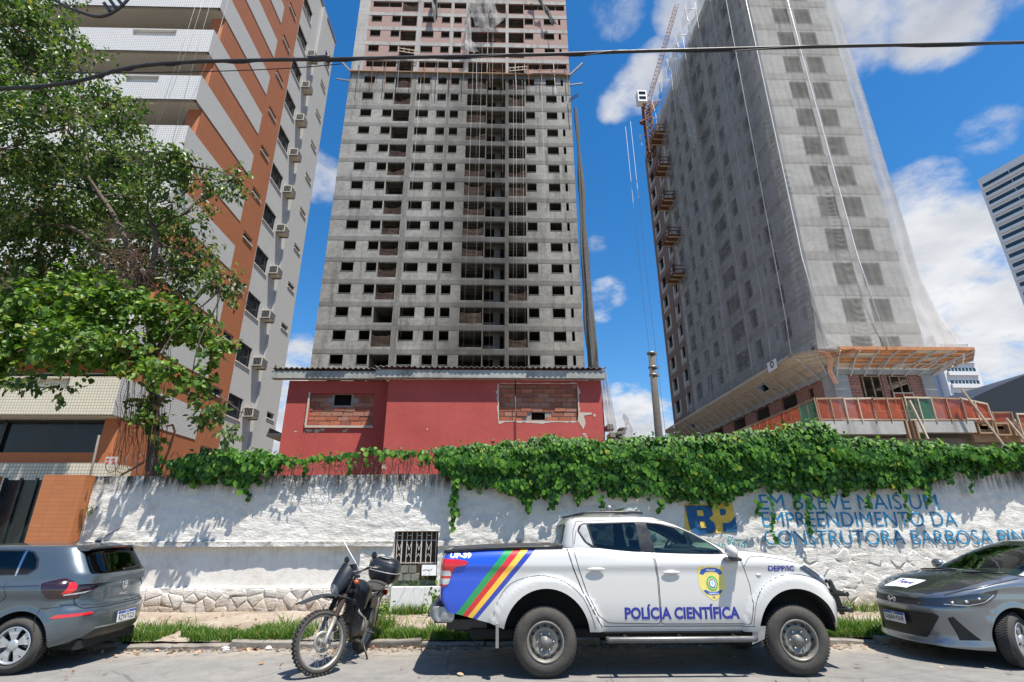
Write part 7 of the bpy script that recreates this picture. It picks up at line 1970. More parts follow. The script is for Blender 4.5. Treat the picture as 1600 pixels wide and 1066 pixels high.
# ------------------------------------------------------------------ motorcycle
def build_moto():
    bk = plain('black_bike_plastic', (.010, .012, .017), .42, 0, .2, 12, coat=.15); dk = M['trim']
    alu = plain('dusty_cast_alloy', (.30, .285, .26), .5, .5, .3, 14); mud = plain('dusty_black_engine', (.13, .115, .095), .7, .3, .4, 14)
    forkm = plain('silver_fork_leg', (.30, .285, .26), .42, .5, .2, 14); gait = plain('rubber_gaiter', (.035, .022, .018), .8, 0, .3, 14)
    T = thing('motorcycle', 'black trail motorcycle with a top case, leaning on its side stand, front wheel turned', 'motorcycle', (-1.97, 8.55, 0))
    T.rotation_mode = 'XYZ'
    # local x forward, y left; leans to its left
    lean = bpy.data.objects
    R_ = Matrix.Rotation(radians(-97), 4, 'Z') @ Matrix.Rotation(radians(-11), 4, 'X')
    T.matrix_basis = Matrix.Translation((-1.97, 8.55, 0)) @ R_
    A0 = Vector((.93, 0, .98)); ax = Vector((-.42, 0, .91)).normalized()
    ST = Matrix.Translation(A0) @ Matrix.Rotation(radians(-40), 4, ax) @ Matrix.Translation(-A0)
    def fin(mb, nm, mt, par=None, steer=False, kind=None):
        if steer: mb.v = [tuple(ST @ Vector(p)) for p in mb.v]
        return mb.obj(nm, mt if isinstance(mt, list) else [mt], par or T, world=False, kind=kind)
    def bike_wheel(cx, cz, R, w, nm, steer):
        e = bpy.data.objects.new(nm, None); COL.objects.link(e); e.parent = T
        tr = R - w * .62
        mb = MB(); mb.lathe([(tr, -w * .3), (tr + .02, -w * .48), (R - .02, -w * .42), (R - .004, -w * .2), (R, 0), (R - .004, w * .2), (R - .02, w * .42), (tr + .02, w * .48), (tr, w * .3)], (cx, 0, cz), 'Y', 48); fin(mb, 'tyre', M['tyre_worn'], e, steer)
        mb = MB(); n = 44
        for i in range(n):
            a = 2 * pi * i / n; da = 2 * pi / n * .55
            for (y0, y1, sh) in ((-w * .40, -w * .17, 0), (-w * .12, w * .12, .5), (w * .17, w * .40, 0)):
                aa = a + sh * 2 * pi / n; p = []
                for rr in (R - .012, R + .007):
                    for (q, yy) in ((aa, y0), (aa + da, y0), (aa + da, y1), (aa, y1)): p.append((cx + rr * cos(q), yy, cz + rr * sin(q)))
                i0 = len(mb.v); mb.v += p
                for qd in ((4, 5, 6, 7), (0, 1, 5, 4), (1, 2, 6, 5), (2, 3, 7, 6), (3, 0, 4, 7)): mb.f.append(tuple(i0 + z for z in qd)); mb.m.append(0); mb.sm.append(False)
        fin(mb, 'tread', M['tyre_worn'], e, steer, 'stuff')
        mb = MB(); mb.lathe([(tr + .012, -w * .33), (tr - .004, -w * .33), (tr - .016, -w * .15), (tr - .018, w * .15), (tr - .004, w * .33), (tr + .012, w * .33)], (cx, 0, cz), 'Y', 48); fin(mb, 'rim', forkm, e, steer)
        mb = MB(); mb.lathe([(0, -.06), (.028, -.06), (.03, -.045), (.045, -.04), (.03, -.03), (.028, .03), (.045, .04), (.03, .045), (0, .06)], (cx, 0, cz), 'Y', 20); fin(mb, 'hub', alu, e, steer)
        mb = MB()
        for i in range(32):
            a = 2 * pi * i / 32; b_ = a + (.5 if i % 4 < 2 else -.5); s = 1 if i % 2 else -1
            mb.tube([(cx + .042 * cos(b_), s * .038, cz + .042 * sin(b_)), (cx + (tr - .014) * cos(a), s * .006, cz + (tr - .014) * sin(a))], .0022, 4, cap=False)
        fin(mb, 'spoke', M['chrome'], e, steer, 'stuff')
        return e
    fw = bike_wheel(1.36, .345, .345, .095, 'front_wheel', True)
    rw = bike_wheel(0, .32, .32, .12, 'rear_wheel', False)
    # brake disc with holes
    mb = MB(); mb.lathe([(.075, .050), (.118, .050), (.118, .055), (.075, .055), (.075, .050)], (1.36, 0, .345), 'Y', 36)
    for i in range(6): a = pi * i / 3; mb.bar((1.36 + .03 * cos(a), .052, .345 + .03 * sin(a)), (1.36 + .085 * cos(a + .3), .052, .345 + .085 * sin(a + .3)), .012, .005)
    fin(mb, 'brake_disc', alu, fw, True)
    mb = MB(); mb.box(1.24, 1.29, .035, .085, .36, .44); fin(mb, 'brake_caliper', alu, fw, True)
    # fork
    for s in (-1, 1):
        lo, mid, hi = Vector((1.355, s * .095, .345)), Vector((1.24, s * .095, .60)), Vector((.97, s * .095, 1.10))
        mb = MB(); mb.tube([lo - Vector((-.02, 0, .03)), lo, mid], [.024, .028, .028], 12); fin(mb, 'fork_leg', forkm, None, True)
        mb = MB(); n = 14; P0, P1 = mid, mid.lerp(hi, .48); pts = []; rr = []
        for i in range(2 * n + 1): pts.append(P0.lerp(P1, i / (2 * n))); rr.append(.036 if i % 2 else .029)
        mb.tube(pts, rr, 12); fin(mb, 'fork_gaiter', gait, None, True)
        mb = MB(); mb.tube([P1, hi], .021, 10); fin(mb, 'fork_tube', M['trim'], None, True)
    mb = MB(); mb.box(.96, 1.08, -.13, .13, .86, .90); mb.box(.93, 1.01, -.13, .13, 1.03, 1.06); fin(mb, 'fork_yoke', dk, None, True)
    # high front mudguard
    mb = MB()
    def fend(u, v):
        t = u; x = 1.00 + .72 * t; z = .80 + .10 * sin(min(1, t * 1.15) * pi * .62) - .10 * t ** 2.4; w = .10 * (1 - .55 * t ** 1.6) + .012; yy = (2 * v - 1)
        return (x - .03, w * 1.25 * yy, z - .045 * abs(yy) ** 2.2 * (1 - .5 * t))
    mb.grid(fend, 20, 8); mb.grid(lambda u, v: Vector(fend(u, v)) - Vector((0, 0, .008)), 20, 8); fin(mb, 'front_mudguard', plain('grey_black_mudguard', (.022, .026, .032), .5, 0, .15, 14), None, True)
    # headlight cowl, lamp, screen
    mb = MB()
    def cowl(u, v):
        a = 2 * pi * u; t = v; c = Vector((1.02 + .20 * t, 0, 1.10 - .20 * t)); w, h = .115 * (1 - .30 * t ** 2), .125 * (1 - .35 * t ** 2)
        return c + Vector((.10 * sin(a) * .8 * (1 - t * .6), w * cos(a), h * sin(a)))
    mb.grid(cowl, 24, 8); mb.poly([cowl(i / 24, 0) for i in range(24)]); fin(mb, 'headlight_cowl', bk, None, True)
    mb = MB(); mb.grid(lambda u, v: Vector((1.215 + .02 * (1 - v * v), 0, .905)) + Vector((.045 * sin(2 * pi * u) * .6, .085 * cos(2 * pi * u), .085 * sin(2 * pi * u))) * v, 24, 4); fin(mb, 'headlight', M['lamp_clear'], None, True)
    mb = MB(); mb.grid(lambda u, v: (1.13 - .13 * v - .05 * (2 * u - 1) ** 2, (2 * u - 1) * (.115 - .03 * v), 1.03 + .10 * v), 12, 6); fin(mb, 'windscreen', glassmat('clear_fly_screen', (.75, .8, .8), 2.5), None, True)
    mb = MB()
    for (y, z) in ((-.03, 1.06), (.0, 1.03), (.035, 1.07), (.01, 1.095), (-.01, 1.0)):
        x = 1.115 + (1.06 - z) * .75; mb.poly([(x + .022, y - .024, z - .012), (x + .028, y + .018, z - .018), (x + .012, y + .026, z + .012), (x + .014, y - .012, z + .014)])
    fin(mb, 'white_sticker', M['print_white'], None, True)
    # bars, grips, levers, mirrors, clocks
    mb = MB(); mb.tube([(.80, -.37, 1.13), (.86, -.28, 1.15), (.94, -.10, 1.10), (.94, .10, 1.10), (.86, .28, 1.15), (.80, .37, 1.13)], .012, 8); fin(mb, 'handlebar', dk, None, True)
    for s in (-1, 1):
        mb = MB(); mb.tube([(.845, s * .27, 1.15), (.795, s * .38, 1.128)], .019, 10); fin(mb, 'grip', M['tyre'], None, True)
        mb = MB(); mb.tube([(.90, s * .24, 1.15), (.90, s * .30, 1.145), (.85, s * .40, 1.125)], .007, 6); fin(mb, 'lever', alu, None, True)
        mb = MB(); mb.tube([(.87, s * .24, 1.155), (.88, s * .27, 1.21), (.86, s * .31, 1.255)], .006, 6); m_ = fin(mb, 'mirror_stem', dk, None, True)
        mb = MB(); mb.ell((.86, s * .325, 1.285), (.018, .062, .046), 16, 10); fin(mb, 'mirror', bk, None, True)
        mb = MB(); mb.tube([(1.02, s * .11, .98), (1.03, s * .20, .98)], .009, 6); fin(mb, 'indicator_stem', dk, None, True)
        mb = MB(); mb.ell((1.04, s * .215, .98), (.03, .032, .028), 12, 8); fin(mb, 'indicator', plain('amber_lens_%d' % s, (.55, .10, .02), .2, 0, .1, 9), None, True)
    mb = MB(); mb.box(.96, 1.02, -.09, .09, 1.12, 1.20); fin(mb, 'instrument', dk, None, True)
    mb = MB(); mb.tube([(.90, .05, 1.14), (.96, -.30, 1.55)], .006, 6); fin(mb, 'white_rod', M['white_paint'], None, True)
    for i, (a, b_) in enumerate((((.9, .25, 1.15), (1.06, .08, .95)), ((.9, -.25, 1.15), (1.06, -.08, .95)), ((.9, .22, 1.14), (1.02, .02, .88)))):
        a, b_ = Vector(a), Vector(b_); mb = MB(); mb.tube([a, a.lerp(b_, .4) + Vector((.10, 0, -.02)), b_], .005, 6); fin(mb, 'cable', M['black'], None, True)
    # tank, shrouds, seat, tail
    mb = MB()
    def tank(u, v):
        a = pi * (u * 1.3 - .15); t = v; x = .90 - .42 * t; w = .13 + .05 * sin(pi * min(1, t * 1.3)) ; h = .17 + .05 * sin(pi * t) - .05 * t
        return (x, w * cos(a) * 1.0, .80 + h * sin(a) * 1.05)
    mb.grid(tank, 20, 12); mb.poly([tank(i / 20, 0) for i in range(21)]); fin(mb, 'fuel_tank', bk)
    for s in (-1, 1):
        mb = MB(); mb.grid(lambda u, v: (.62 + .36 * u, s * (.15 + .05 * sin(pi * u) - .02 * v), .98 - .10 * u - (.30 - .10 * u) * v), 10, 8); fin(mb, 'shroud', bk)
        mb = MB(); mb.grid(lambda u, v: (.02 + .42 * u, s * (.13 + .01 * sin(pi * v)), .80 - (.20 - .08 * u) * v - .04 * u), 8, 5); fin(mb, 'side_panel', bk)
    mb = MB()
    def seat_(u, v):
        a = 2 * pi * v; x = .56 - .78 * u; c = .85 + .05 * (abs(2 * u - .9)) ** 1.6; return (x, (.13 + .02 * sin(pi * u)) * cos(a), c + .05 * sin(a))
    mb.grid(seat_, 16, 14); mb.poly([seat_(0, i / 14) for i in range(14)]); mb.poly([seat_(1, i / 14) for i in range(14)]); fin(mb, 'seat', M['tyre'])
    # rear rack and top case
    mb = MB()
    for s in (-1, 1): mb.tube([(.05, s * .14, .86), (-.20, s * .15, .90), (-.42, s * .12, .90)], .009, 6)
    mb.box(-.45, -.08, -.13, .13, .895, .91); fin(mb, 'rear_rack', alu)
    case = MB()
    def tc(u, v):
        a = 2 * pi * u; e = 3.0; cx_, sy = cos(a), sin(a); q = (abs(cx_) ** e + abs(sy) ** e) ** (-1 / e)
        prof = [(.80, 0), (.93, .05), (1., .11), (1., .16), (.97, .22), (.84, .285), (.55, .325), (.02, .335)]
        f = v * (len(prof) - 1); i = min(int(f), len(prof) - 2); t = f - i; sc = prof[i][0] * (1 - t) + prof[i + 1][0] * t; z = prof[i][1] * (1 - t) + prof[i + 1][1] * t
        return (-.25 + .21 * cx_ * q * sc, .235 * sy * q * sc, .912 + z)
    case.grid(tc, 36, 28); case.poly([tc(i / 36, 0) for i in range(36)]); tcs = fin(case, 'top_case', bk)
    mb = MB(); mb.tube([Vector(tc(i / 36, .36)) for i in range(36)], .007, 6, closed=True); fin(mb, 'case_rim', M['silver_mat'], tcs)
    mb = MB(); mb.ell((-.14, 0, 1.24), (.05, .09, .006), 12, 6); fin(mb, 'case_badge', M['silver_mat'], tcs)
    # engine, exhaust, frame, crash bar
    mb = MB()
    for i in range(8): mb.box(.62 - .01 * i * 0, .80, -.10, .10, .50 + i * .026, .512 + i * .026)
    mb.box(.64, .78, -.08, .08, .48, .72); fin(mb, 'cylinder', mud)
    mb = MB(); mb.ell((.56, .0, .40), (.20, .14, .13), 18, 12); mb.lathe([(0, .165), (.09, .165), (.10, .13), (.10, .0)], (.50, 0, .40), 'Y', 20); mb.lathe([(0, -.165), (.09, -.165), (.10, -.13), (.10, .0)], (.50, 0, .40), 'Y', 20); fin(mb, 'crankcase', mud)
    mb = MB(); mb.tube([(.80, -.04, .60), (.92, -.08, .52), (.86, -.14, .36), (.55, -.17, .30), (.25, -.17, .42), (.05, -.18, .55)], .022, 10); mb.tube([(.08, -.18, .53), (-.32, -.19, .72)], [.04, .05], 14); fin(mb, 'exhaust', mud)
    for s in (-1, 1):
        mb = MB(); mb.tube([(.86, s * .09, .80), (.93, s * .16, .66), (.90, s * .25, .60), (.82, s * .28, .45), (.76, s * .24, .30), (.66, s * .12, .27)], .014, 10); fin(mb, 'crash_bar', forkm)
        mb = MB(); mb.tube([(.93, s * .03, .95), (.80, s * .05, .55), (.72, s * .08, .26), (.35, s * .10, .26), (.28, s * .10, .55), (.18, s * .12, .80), (-.35, s * .10, .88)], .016, 8); mb.tube([(.90, s * .04, .92), (.40, s * .10, .74), (.25, s * .11, .60)], .016, 8); fin(mb, 'frame_tube', dk)
        mb = MB(); mb.bar((.30, s * .11, .42), (0, s * .10, .32), .03, .05); fin(mb, 'swing_arm', dk)
        mb = MB(); mb.tube([(.16, s * .12, .74), (.02, s * .12, .34)], [.03, .018], 10); fin(mb, 'shock_absorber', forkm)
        mb = MB(); mb.tube([(.38, s * .12, .34), (.38, s * .26, .34)], .013, 8); fin(mb, 'foot_peg', M['tyre'])
    mb = MB(); mb.grid(lambda u, v: (.16 - .62 * u, (2 * v - 1) * .085, .70 + .06 * u - .30 * max(0, u - .7) ** 1.2 - .02 * (2 * v - 1) ** 2), 12, 4); fin(mb, 'rear_mudguard', dk)
    mb = MB(); mb.box(-.44, -.40, -.07, .07, .70, .77); fin(mb, 'tail_lamp', M['lamp_red'])
    mb = MB(); mb.tube([(.42, .10, .28), (.48, .27, .08), (.50, .335, -.035)], .012, 8); mb.box(.46, .54, .31, .36, -.05, -.035); fin(mb, 'side_stand', dk)
build_moto()
# ================================================================== vegetation
def leafmat(name, c0, c1, c2, rough=.38, trans=.35, spec=.5):
    m = bpy.data.materials.new(name); m.use_nodes = True; nt = m.node_tree; nt.nodes.clear(); k = NT(nt)
    o = k.n('ShaderNodeOutputMaterial'); b = k.n('ShaderNodeBsdfPrincipled'); t = k.n('ShaderNodeBsdfTranslucent'); mx = k.n('ShaderNodeMixShader')
    g = k.n('ShaderNodeNewGeometry'); col = k.ramp(g.outputs['Random Per Island'], [(0, c0), (.55, c1), (.93, c2), (.975, c2), (1, (c2[0] * 2.1, c2[1] * 1.05, c2[2]))])
    k.put(b.inputs['Base Color'], col); b.inputs['Roughness'].default_value = rough; b.inputs['Specular IOR Level'].default_value = spec
    k.put(t.inputs[0], k.mix(.5, col, (.35, .55, .06), 'MULTIPLY')); k.put(t.inputs[0], k.vmath('MULTIPLY', col, (1.7, 1.9, .9)))
    mx.inputs[0].default_value = trans
    nt.links.new(b.outputs[0], mx.inputs[1]); nt.links.new(t.outputs[0], mx.inputs[2]); nt.links.new(mx.outputs[0], o.inputs[0])
    return m
M['leaf_tree'] = leafmat('tree_leaves', (.018, .045, .010), (.055, .108, .018), (.15, .20, .05), .44, .32)
M['leaf_vine'] = leafmat('creeper_leaves', (.010, .050, .004), (.038, .130, .010), (.12, .25, .025), .48, .28, .3)
M['leaf_low'] = leafmat('broad_creeper_leaves', (.030, .075, .010), (.075, .155, .020), (.19, .28, .045), .45, .3, .3)
M['leaf_pale'] = leafmat('silvery_leaves', (.12, .16, .14), (.22, .27, .24), (.35, .4, .36), .6)
M['grass'] = leafmat('grass_blades', (.035, .095, .010), (.070, .165, .016), (.20, .24, .06), .5)
M['bark'] = plain('rough_bark', (.085, .065, .048), .95, 0, .4, 8, 1.0, world=True)
M['twig'] = plain('brown_twig', (.10, .055, .035), .95, 0, .4, 8, world=True)
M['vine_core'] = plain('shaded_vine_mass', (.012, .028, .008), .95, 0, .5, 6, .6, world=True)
HEART = [(0, 0), (.36, .10), (.50, .38), (.34, .72), (0, 1.0), (-.34, .72), (-.50, .38), (-.36, .10)]
OVAL = [(0, 0), (.20, .22), (.27, .5), (.18, .8), (0, 1.0), (-.18, .8), (-.27, .5), (-.20, .22)]
def leaves_mesh(name, items, shape, mt):
    """items: (position, direction of the leaf, normal, length)"""
    V, F = [], []
    for p, d, n, L in items:
        s = d.cross(n); i0 = len(V)
        for j, (a, b_) in enumerate(shape):
            up = .16 * abs(a) - .12 * b_ * b_
            q = p + (s * a + d * b_ + n * up) * L; V.append((q.x, q.y, q.z))
        F += [(i0, i0 + 1, i0 + 2, i0 + 3, i0 + 4), (i0, i0 + 4, i0 + 5, i0 + 6, i0 + 7)]
    me = bpy.data.meshes.new(name); me.from_pydata(V, [], F); me.materials.append(mt)
    me.polygons.foreach_set('use_smooth', [False] * len(F)); me.update()
    return me
def rvec(r, s=1.): return Vector((r.gauss(0, s), r.gauss(0, s), r.gauss(0, s)))
LOBES = [(-14.29, 11.46, 15.51, 1.12), (-14.3, 12.56, 16.34, 1.12), (-12.27, 11.93, 14.24, 0.94), (-14.57, 12.77, 14.7, 1.49), (-11.99, 12.85, 13.95, 0.83), (-11.12, 10.84, 11.26, 1.22), (-11.98, 10.65, 10.48, 1.1), (-11.95, 13.61, 12.9, 1.11), (-9.19, 11.53, 10.77, 0.71), (-8.28, 11.44, 10.65, 0.47), (-12.83, 14.18, 11.74, 1.52), (-12.54, 12.29, 9.95, 1.3), (-10.68, 13.61, 10.89, 1.06), (-8.56, 12.31, 9.72, 0.66), (-8.34, 12.9, 11.05, 0.37), (-6.67, 11.14, 9.91, 0.32), (-13.36, 12.89, 8.8, 1.05), (-12.74, 13.72, 9.5, 1.22), (-10.28, 12.48, 8.61, 0.6), (-9.72, 13.27, 9.27, 1.01), (-8.4, 13.02, 8.73, 0.68), (-6.37, 10.83, 6.96, 0.41), (-7.28, 13.33, 7.77, 0.29), (-8.49, 12.73, 7.89, 0.65), (-15.01, 11.68, 16.58, 0.97), (-14.07, 10.71, 12.76, 1.34), (-16.41, 13.72, 11.34, 1.76), (-17.7, 12.3, 19.38, 1.7), (-16.45, 13.19, 20.42, 1.36)]
LOWL = [(-11.13, 11.72, 6.84, 0.85), (-9.88, 11.47, 6.82, 0.91), (-11.16, 11.78, 5.8, 0.9), (-9.31, 10.99, 5.52, 0.85), (-8.86, 11.6, 6.56, 0.79), (-8.34, 11.07, 5.33, 0.64), (-8.01, 11.8, 6.4, 0.7), (-7.19, 11.72, 6.18, 0.52), (-6.01, 10.55, 5.31, 0.27), (-7.13, 10.6, 4.9, 0.46), (-6.49, 10.73, 4.68, 0.38), (-12.77, 11.85, 6.89, 1.09), (-11.58, 11.05, 5.16, 0.84)]
HANG = [(-6.69, 10.86, 4.34, 0.22), (-5.86, 10.57, 3.94, 0.21), (-5.54, 10.76, 4.14, 0.27), (-5.17, 10.65, 3.82, 0.21), (-5.4, 10.62, 3.43, 0.15), (-9.71, 10.83, 4.56, 0.24), (-9.12, 10.83, 4.37, 0.21), (-8.98, 11.11, 4.76, 0.17), (-10.22, 10.91, 4.69, 0.27), (-6.28, 11.14, 3.79, 0.14), (-5.2, 11.07, 4.05, 0.11)]
TRV = [(-8.5, 12.1, 5.12, 0.4), (-8.23, 12.03, 4.56, 0.3), (-7.94, 11.93, 4.01, 0.23), (-7.84, 12.07, 3.53, 0.17), (-8.69, 12.09, 5.52, 0.37)]
tree = thing('street_tree', 'large leafy tree behind the wall at the left, spreading over the orange block', 'tree', (-7.8, 12.3, 0))
rt_ = random.Random(77)
tp = [(-7.80, 12.3, 0), (-7.82, 12.3, 1.6), (-7.86, 12.28, 2.8), (-8.02, 12.25, 3.9), (-8.25, 12.2, 5.0), (-8.6, 12.2, 6.2), (-9.1, 12.25, 7.4)]
mb = MB(); mb.tube(tp, [.18, .14, .12, .11, .10, .09, .07], 14); mb.obj('trunk', [M['bark']], tree)
limbs = []
def limb(a, b_, r0, r1, wob=.25, nm='branch'):
    a, b_ = Vector(a), Vector(b_); n = 7; L = (b_ - a).length; pts = []
    o1, o2 = rvec(rt_, wob * L * .12), rvec(rt_, wob * L * .12)
    for i in range(n + 1):
        t = i / n; pts.append(a.lerp(b_, t) + o1 * sin(pi * t) + o2 * sin(2 * pi * t) + Vector((0, 0, .10 * L * sin(pi * t))))
    mb = MB(); mb.tube(pts, [r0 + (r1 - r0) * i / n for i in range(n + 1)], 8 if r0 > .03 else 5); mb.obj(nm, [M['bark'] if r0 > .02 else M['twig']], tree); limbs.append(pts); return pts
hubs = [((-8.6, 12.2, 6.2), (-10.6, 12.2, 8.6)), ((-9.1, 12.25, 7.4), (-11.6, 12.4, 11.0)), ((-9.1, 12.25, 7.4), (-9.6, 12.3, 9.8)), ((-8.25, 12.2, 5.0), (-10.4, 11.8, 6.2)), ((-8.4, 12.2, 5.6), (-7.3, 11.9, 7.4))]
hp = [limb(a, b_, .075, .045) for a, b_ in hubs]
hp.append(limb((-11.6, 12.4, 11.0), (-13.6, 12.4, 14.4), .06, .04)); hp.append(limb((-10.6, 12.2, 8.6), (-13.2, 12.6, 9.4), .06, .035))
allp = [p for h in hp for p in h[2:]]
def nearest(c): return min(allp, key=lambda p: (p - Vector(c)).length)
twig_tips = []
for (x, y, z, r) in LOBES:
    a = nearest((x, y, z)); b_ = limb(a, (x, y, z), .035, .015); allp.append(b_[-1])
    for i in range(6):
        e = Vector((x, y, z)) + rvec(rt_, .45) * r
        limb(b_[rt_.randint(3, 7)], e, .014, .006, .5, 'twig')
for (x, y, z, r) in LOWL[:11]:
    limb(nearest((x, y, z)), (x, y, z), .022, .010)
# the long low branch that hangs out to the right
lp = limb((-8.05, 12.2, 4.2), (-6.9, 11.2, 4.45), .05, .03, .2)
lp2 = limb((-6.9, 11.2, 4.45), (-5.3, 10.7, 3.9), .028, .010, .4)
for (x, y, z, r) in HANG:
    if x > -7: limb(min(lp + lp2, key=lambda p: (p - Vector((x, y, z))).length), (x, y, z), .010, .004, .5, 'twig')
    else: limb((-9.4, 11.0, 5.1), (x, y, z), .008, .004, .5, 'twig')
limb((-8.28, 11.44, 10.2), (-6.6, 11.14, 9.85), .02, .008, .3, 'twig'); limb((-8.6, 12.4, 7.9), (-6.4, 10.9, 7.0), .022, .01, .3)
def crown(lobes, dens, size, seed, droop=.5, clump=7, flat=.8):
    r = random.Random(seed); it = []
    for (x, y, z, R) in lobes:
        nb = int(dens * R * R / clump) + 3
        for _ in range(nb):
            u = rvec(r).normalized() * (r.random() ** .42) * R * r.uniform(.8, 1.12); u.z *= flat; c = Vector((x, y, z)) + u
            if noise.noise(c * 1.35) < -.17: continue
            # a spray of leaves along a short twig
            ax_ = (u.normalized() + rvec(r, .5) + Vector((0, 0, -.15))).normalized()
            for i in range(clump):
                p = c + ax_ * (i * .045) + rvec(r, .035)
                d = (ax_ * .6 + rvec(r, .55) + Vector((0, 0, -droop))).normalized(); n = (Vector((.15, -.3, 1)) + rvec(r, .45)); n = (n - d * n.dot(d)).normalized()
                it.append((p, d, n, size * r.uniform(.65, 1.25)))
    return it
it = crown(LOBES, 1700, .135, 1)
put('crown', leaves_mesh('crown', it, OVAL, M['leaf_tree']), tree, kind='stuff')
it = crown(HANG[:5] + HANG[9:], 2600, .14, 4, .8, 5)
put('foliage', leaves_mesh('foliage', it, OVAL, M['leaf_tree']), tree, kind='stuff')
it = crown(HANG[5:9], 900, .15, 5, .9, 5)
put('foliage', leaves_mesh('foliage', it, OVAL, M['leaf_tree']), tree, kind='stuff')
cr2 = thing('tree_creeper', 'bright broad-leaved creeper smothering the lower branches and trunk of the left tree', 'creeper', (-8.2, 12, 3))
it = crown(LOWL, 1700, .122, 2, .55, 6, .7)
put('foliage', leaves_mesh('foliage', it, HEART, M['leaf_low']), cr2, kind='stuff')
it = crown(TRV, 2600, .11, 3, .8, 5)
put('foliage', leaves_mesh('foliage', it, HEART, M['leaf_low']), cr2, kind='stuff')
mb = MB(); r = random.Random(6)
for i in range(46):
    x = -8.3 + r.uniform(-.45, .5); z0 = r.uniform(4.2, 6.2); z1 = r.uniform(2.7, 4.0); y = 12 + r.uniform(-.25, .1)
    pts = [(x + .3 * (q / 6) + r.uniform(-.05, .05) + (-.0), y + r.uniform(-.05, .05), z0 + (z1 - z0) * q / 6) for q in range(7)]
    mb.tube(pts, .006, 4, cap=False)
mb.obj('hanging_stems', [M['twig']], cr2, kind='stuff')
mb = MB()
for i in range(170):
    c = Vector((-9.1, 11.5, 7.75)) + Vector((r.gauss(0, .33), r.gauss(0, .22), r.gauss(0, .28))); pts = [c]
    d = rvec(r).normalized()
    for q in range(6): d = (d + rvec(r, .45) + Vector((0, 0, -.12))).normalized(); pts.append(pts[-1] + d * .10)
    mb.tube(pts, .006, 3, cap=False)
mb.obj('dead_creeper', [M['twig']], None, label='tangle of dead reddish-brown creeper stems in the fork of the left tree', cat='dead creeper', kind=None)
# potted shrub on the balcony
bp = thing('balcony_plant', 'silvery spiky plant spilling over a white balcony corner of the orange block', 'plant', (-14.6, 19.2, 15.6))
it = []; r = random.Random(12)
for i in range(420):
    c = Vector((r.uniform(-16.3, -13.95), r.uniform(18.85, 19.6), 15.55 + r.uniform(0, .25))); d = (rvec(r, .45) + Vector((0, -.1, 1))).normalized(); n = rvec(r); n = (n - d * n.dot(d)).normalized(); it.append((c, d, n, r.uniform(.35, .95)))
put('foliage', leaves_mesh('foliage', it, [(a * .25, b_) for a, b_ in OVAL], M['leaf_pale']), bp, kind='stuff')

# ---- creeper along the wall
VT = [(-6.75, 2.95), (-6.34, 3.08), (-5.56, 3.20), (-4.62, 3.12), (-4.3, 3.02), (-3.7, 3.06), (-2.66, 3.20), (-1.85, 3.17), (-1.06, 3.26), (.15, 3.37), (1.23, 3.48), (2.45, 3.40), (3.0, 3.48), (3.83, 3.51), (4.52, 3.52), (5.23, 3.62), (5.94, 3.68), (6.6, 3.80), (7.08, 3.80), (7.44, 3.52), (8.53, 3.41), (9.37, 3.39), (10.45, 3.25), (11.34, 3.30), (14, 3.3), (22, 3.2)]
VB = [(-6.75, 2.72), (-5.5, 2.50), (-4.7, 2.72), (-4.5, 2.85), (-3.65, 2.98), (-2.61, 3.06), (-1.83, 3.02), (-1.03, 2.72), (-.5, 2.45), (.15, 2.39), (.53, 2.24), (1.31, 2.32), (1.96, 2.34), (2.48, 2.28), (3.1, 2.30), (3.64, 2.22), (4.2, 2.22), (4.53, 2.14), (4.94, 2.24), (5.5, 2.40), (6.28, 2.36), (6.93, 2.30), (7.5, 2.42), (8.18, 2.44), (8.86, 2.50), (9.35, 2.66), (10.21, 2.78), (11.05, 2.84), (14, 2.7), (22, 2.7)]
fT, fB = curve(VT), curve(VB)
def prof_y(t, x):      # t: 0 at the top, 1 at the hem
    return 11.30 - .10 - (.30 + .08 * noise.noise(Vector((x * 1.7, t * 3, 2)))) * sin(min(1, t * 1.25 + .18) * pi * .62) + .10 * t * t
vine = thing('wall_creeper', 'thick bright green creeper hanging over the top of the white wall behind the pickup', 'creeper', (4, 11.2, 2.7))
vin2 = thing('wall_creeper', 'smaller green creeper clump on the wall top between the tree trunk and the red house', 'creeper', (-5.6, 11.2, 2.7))
vin3 = thing('wall_creeper', 'thin creeper fringe with bare brown stems below the red house', 'creeper', (-2.7, 11.2, 3))
r = random.Random(31)
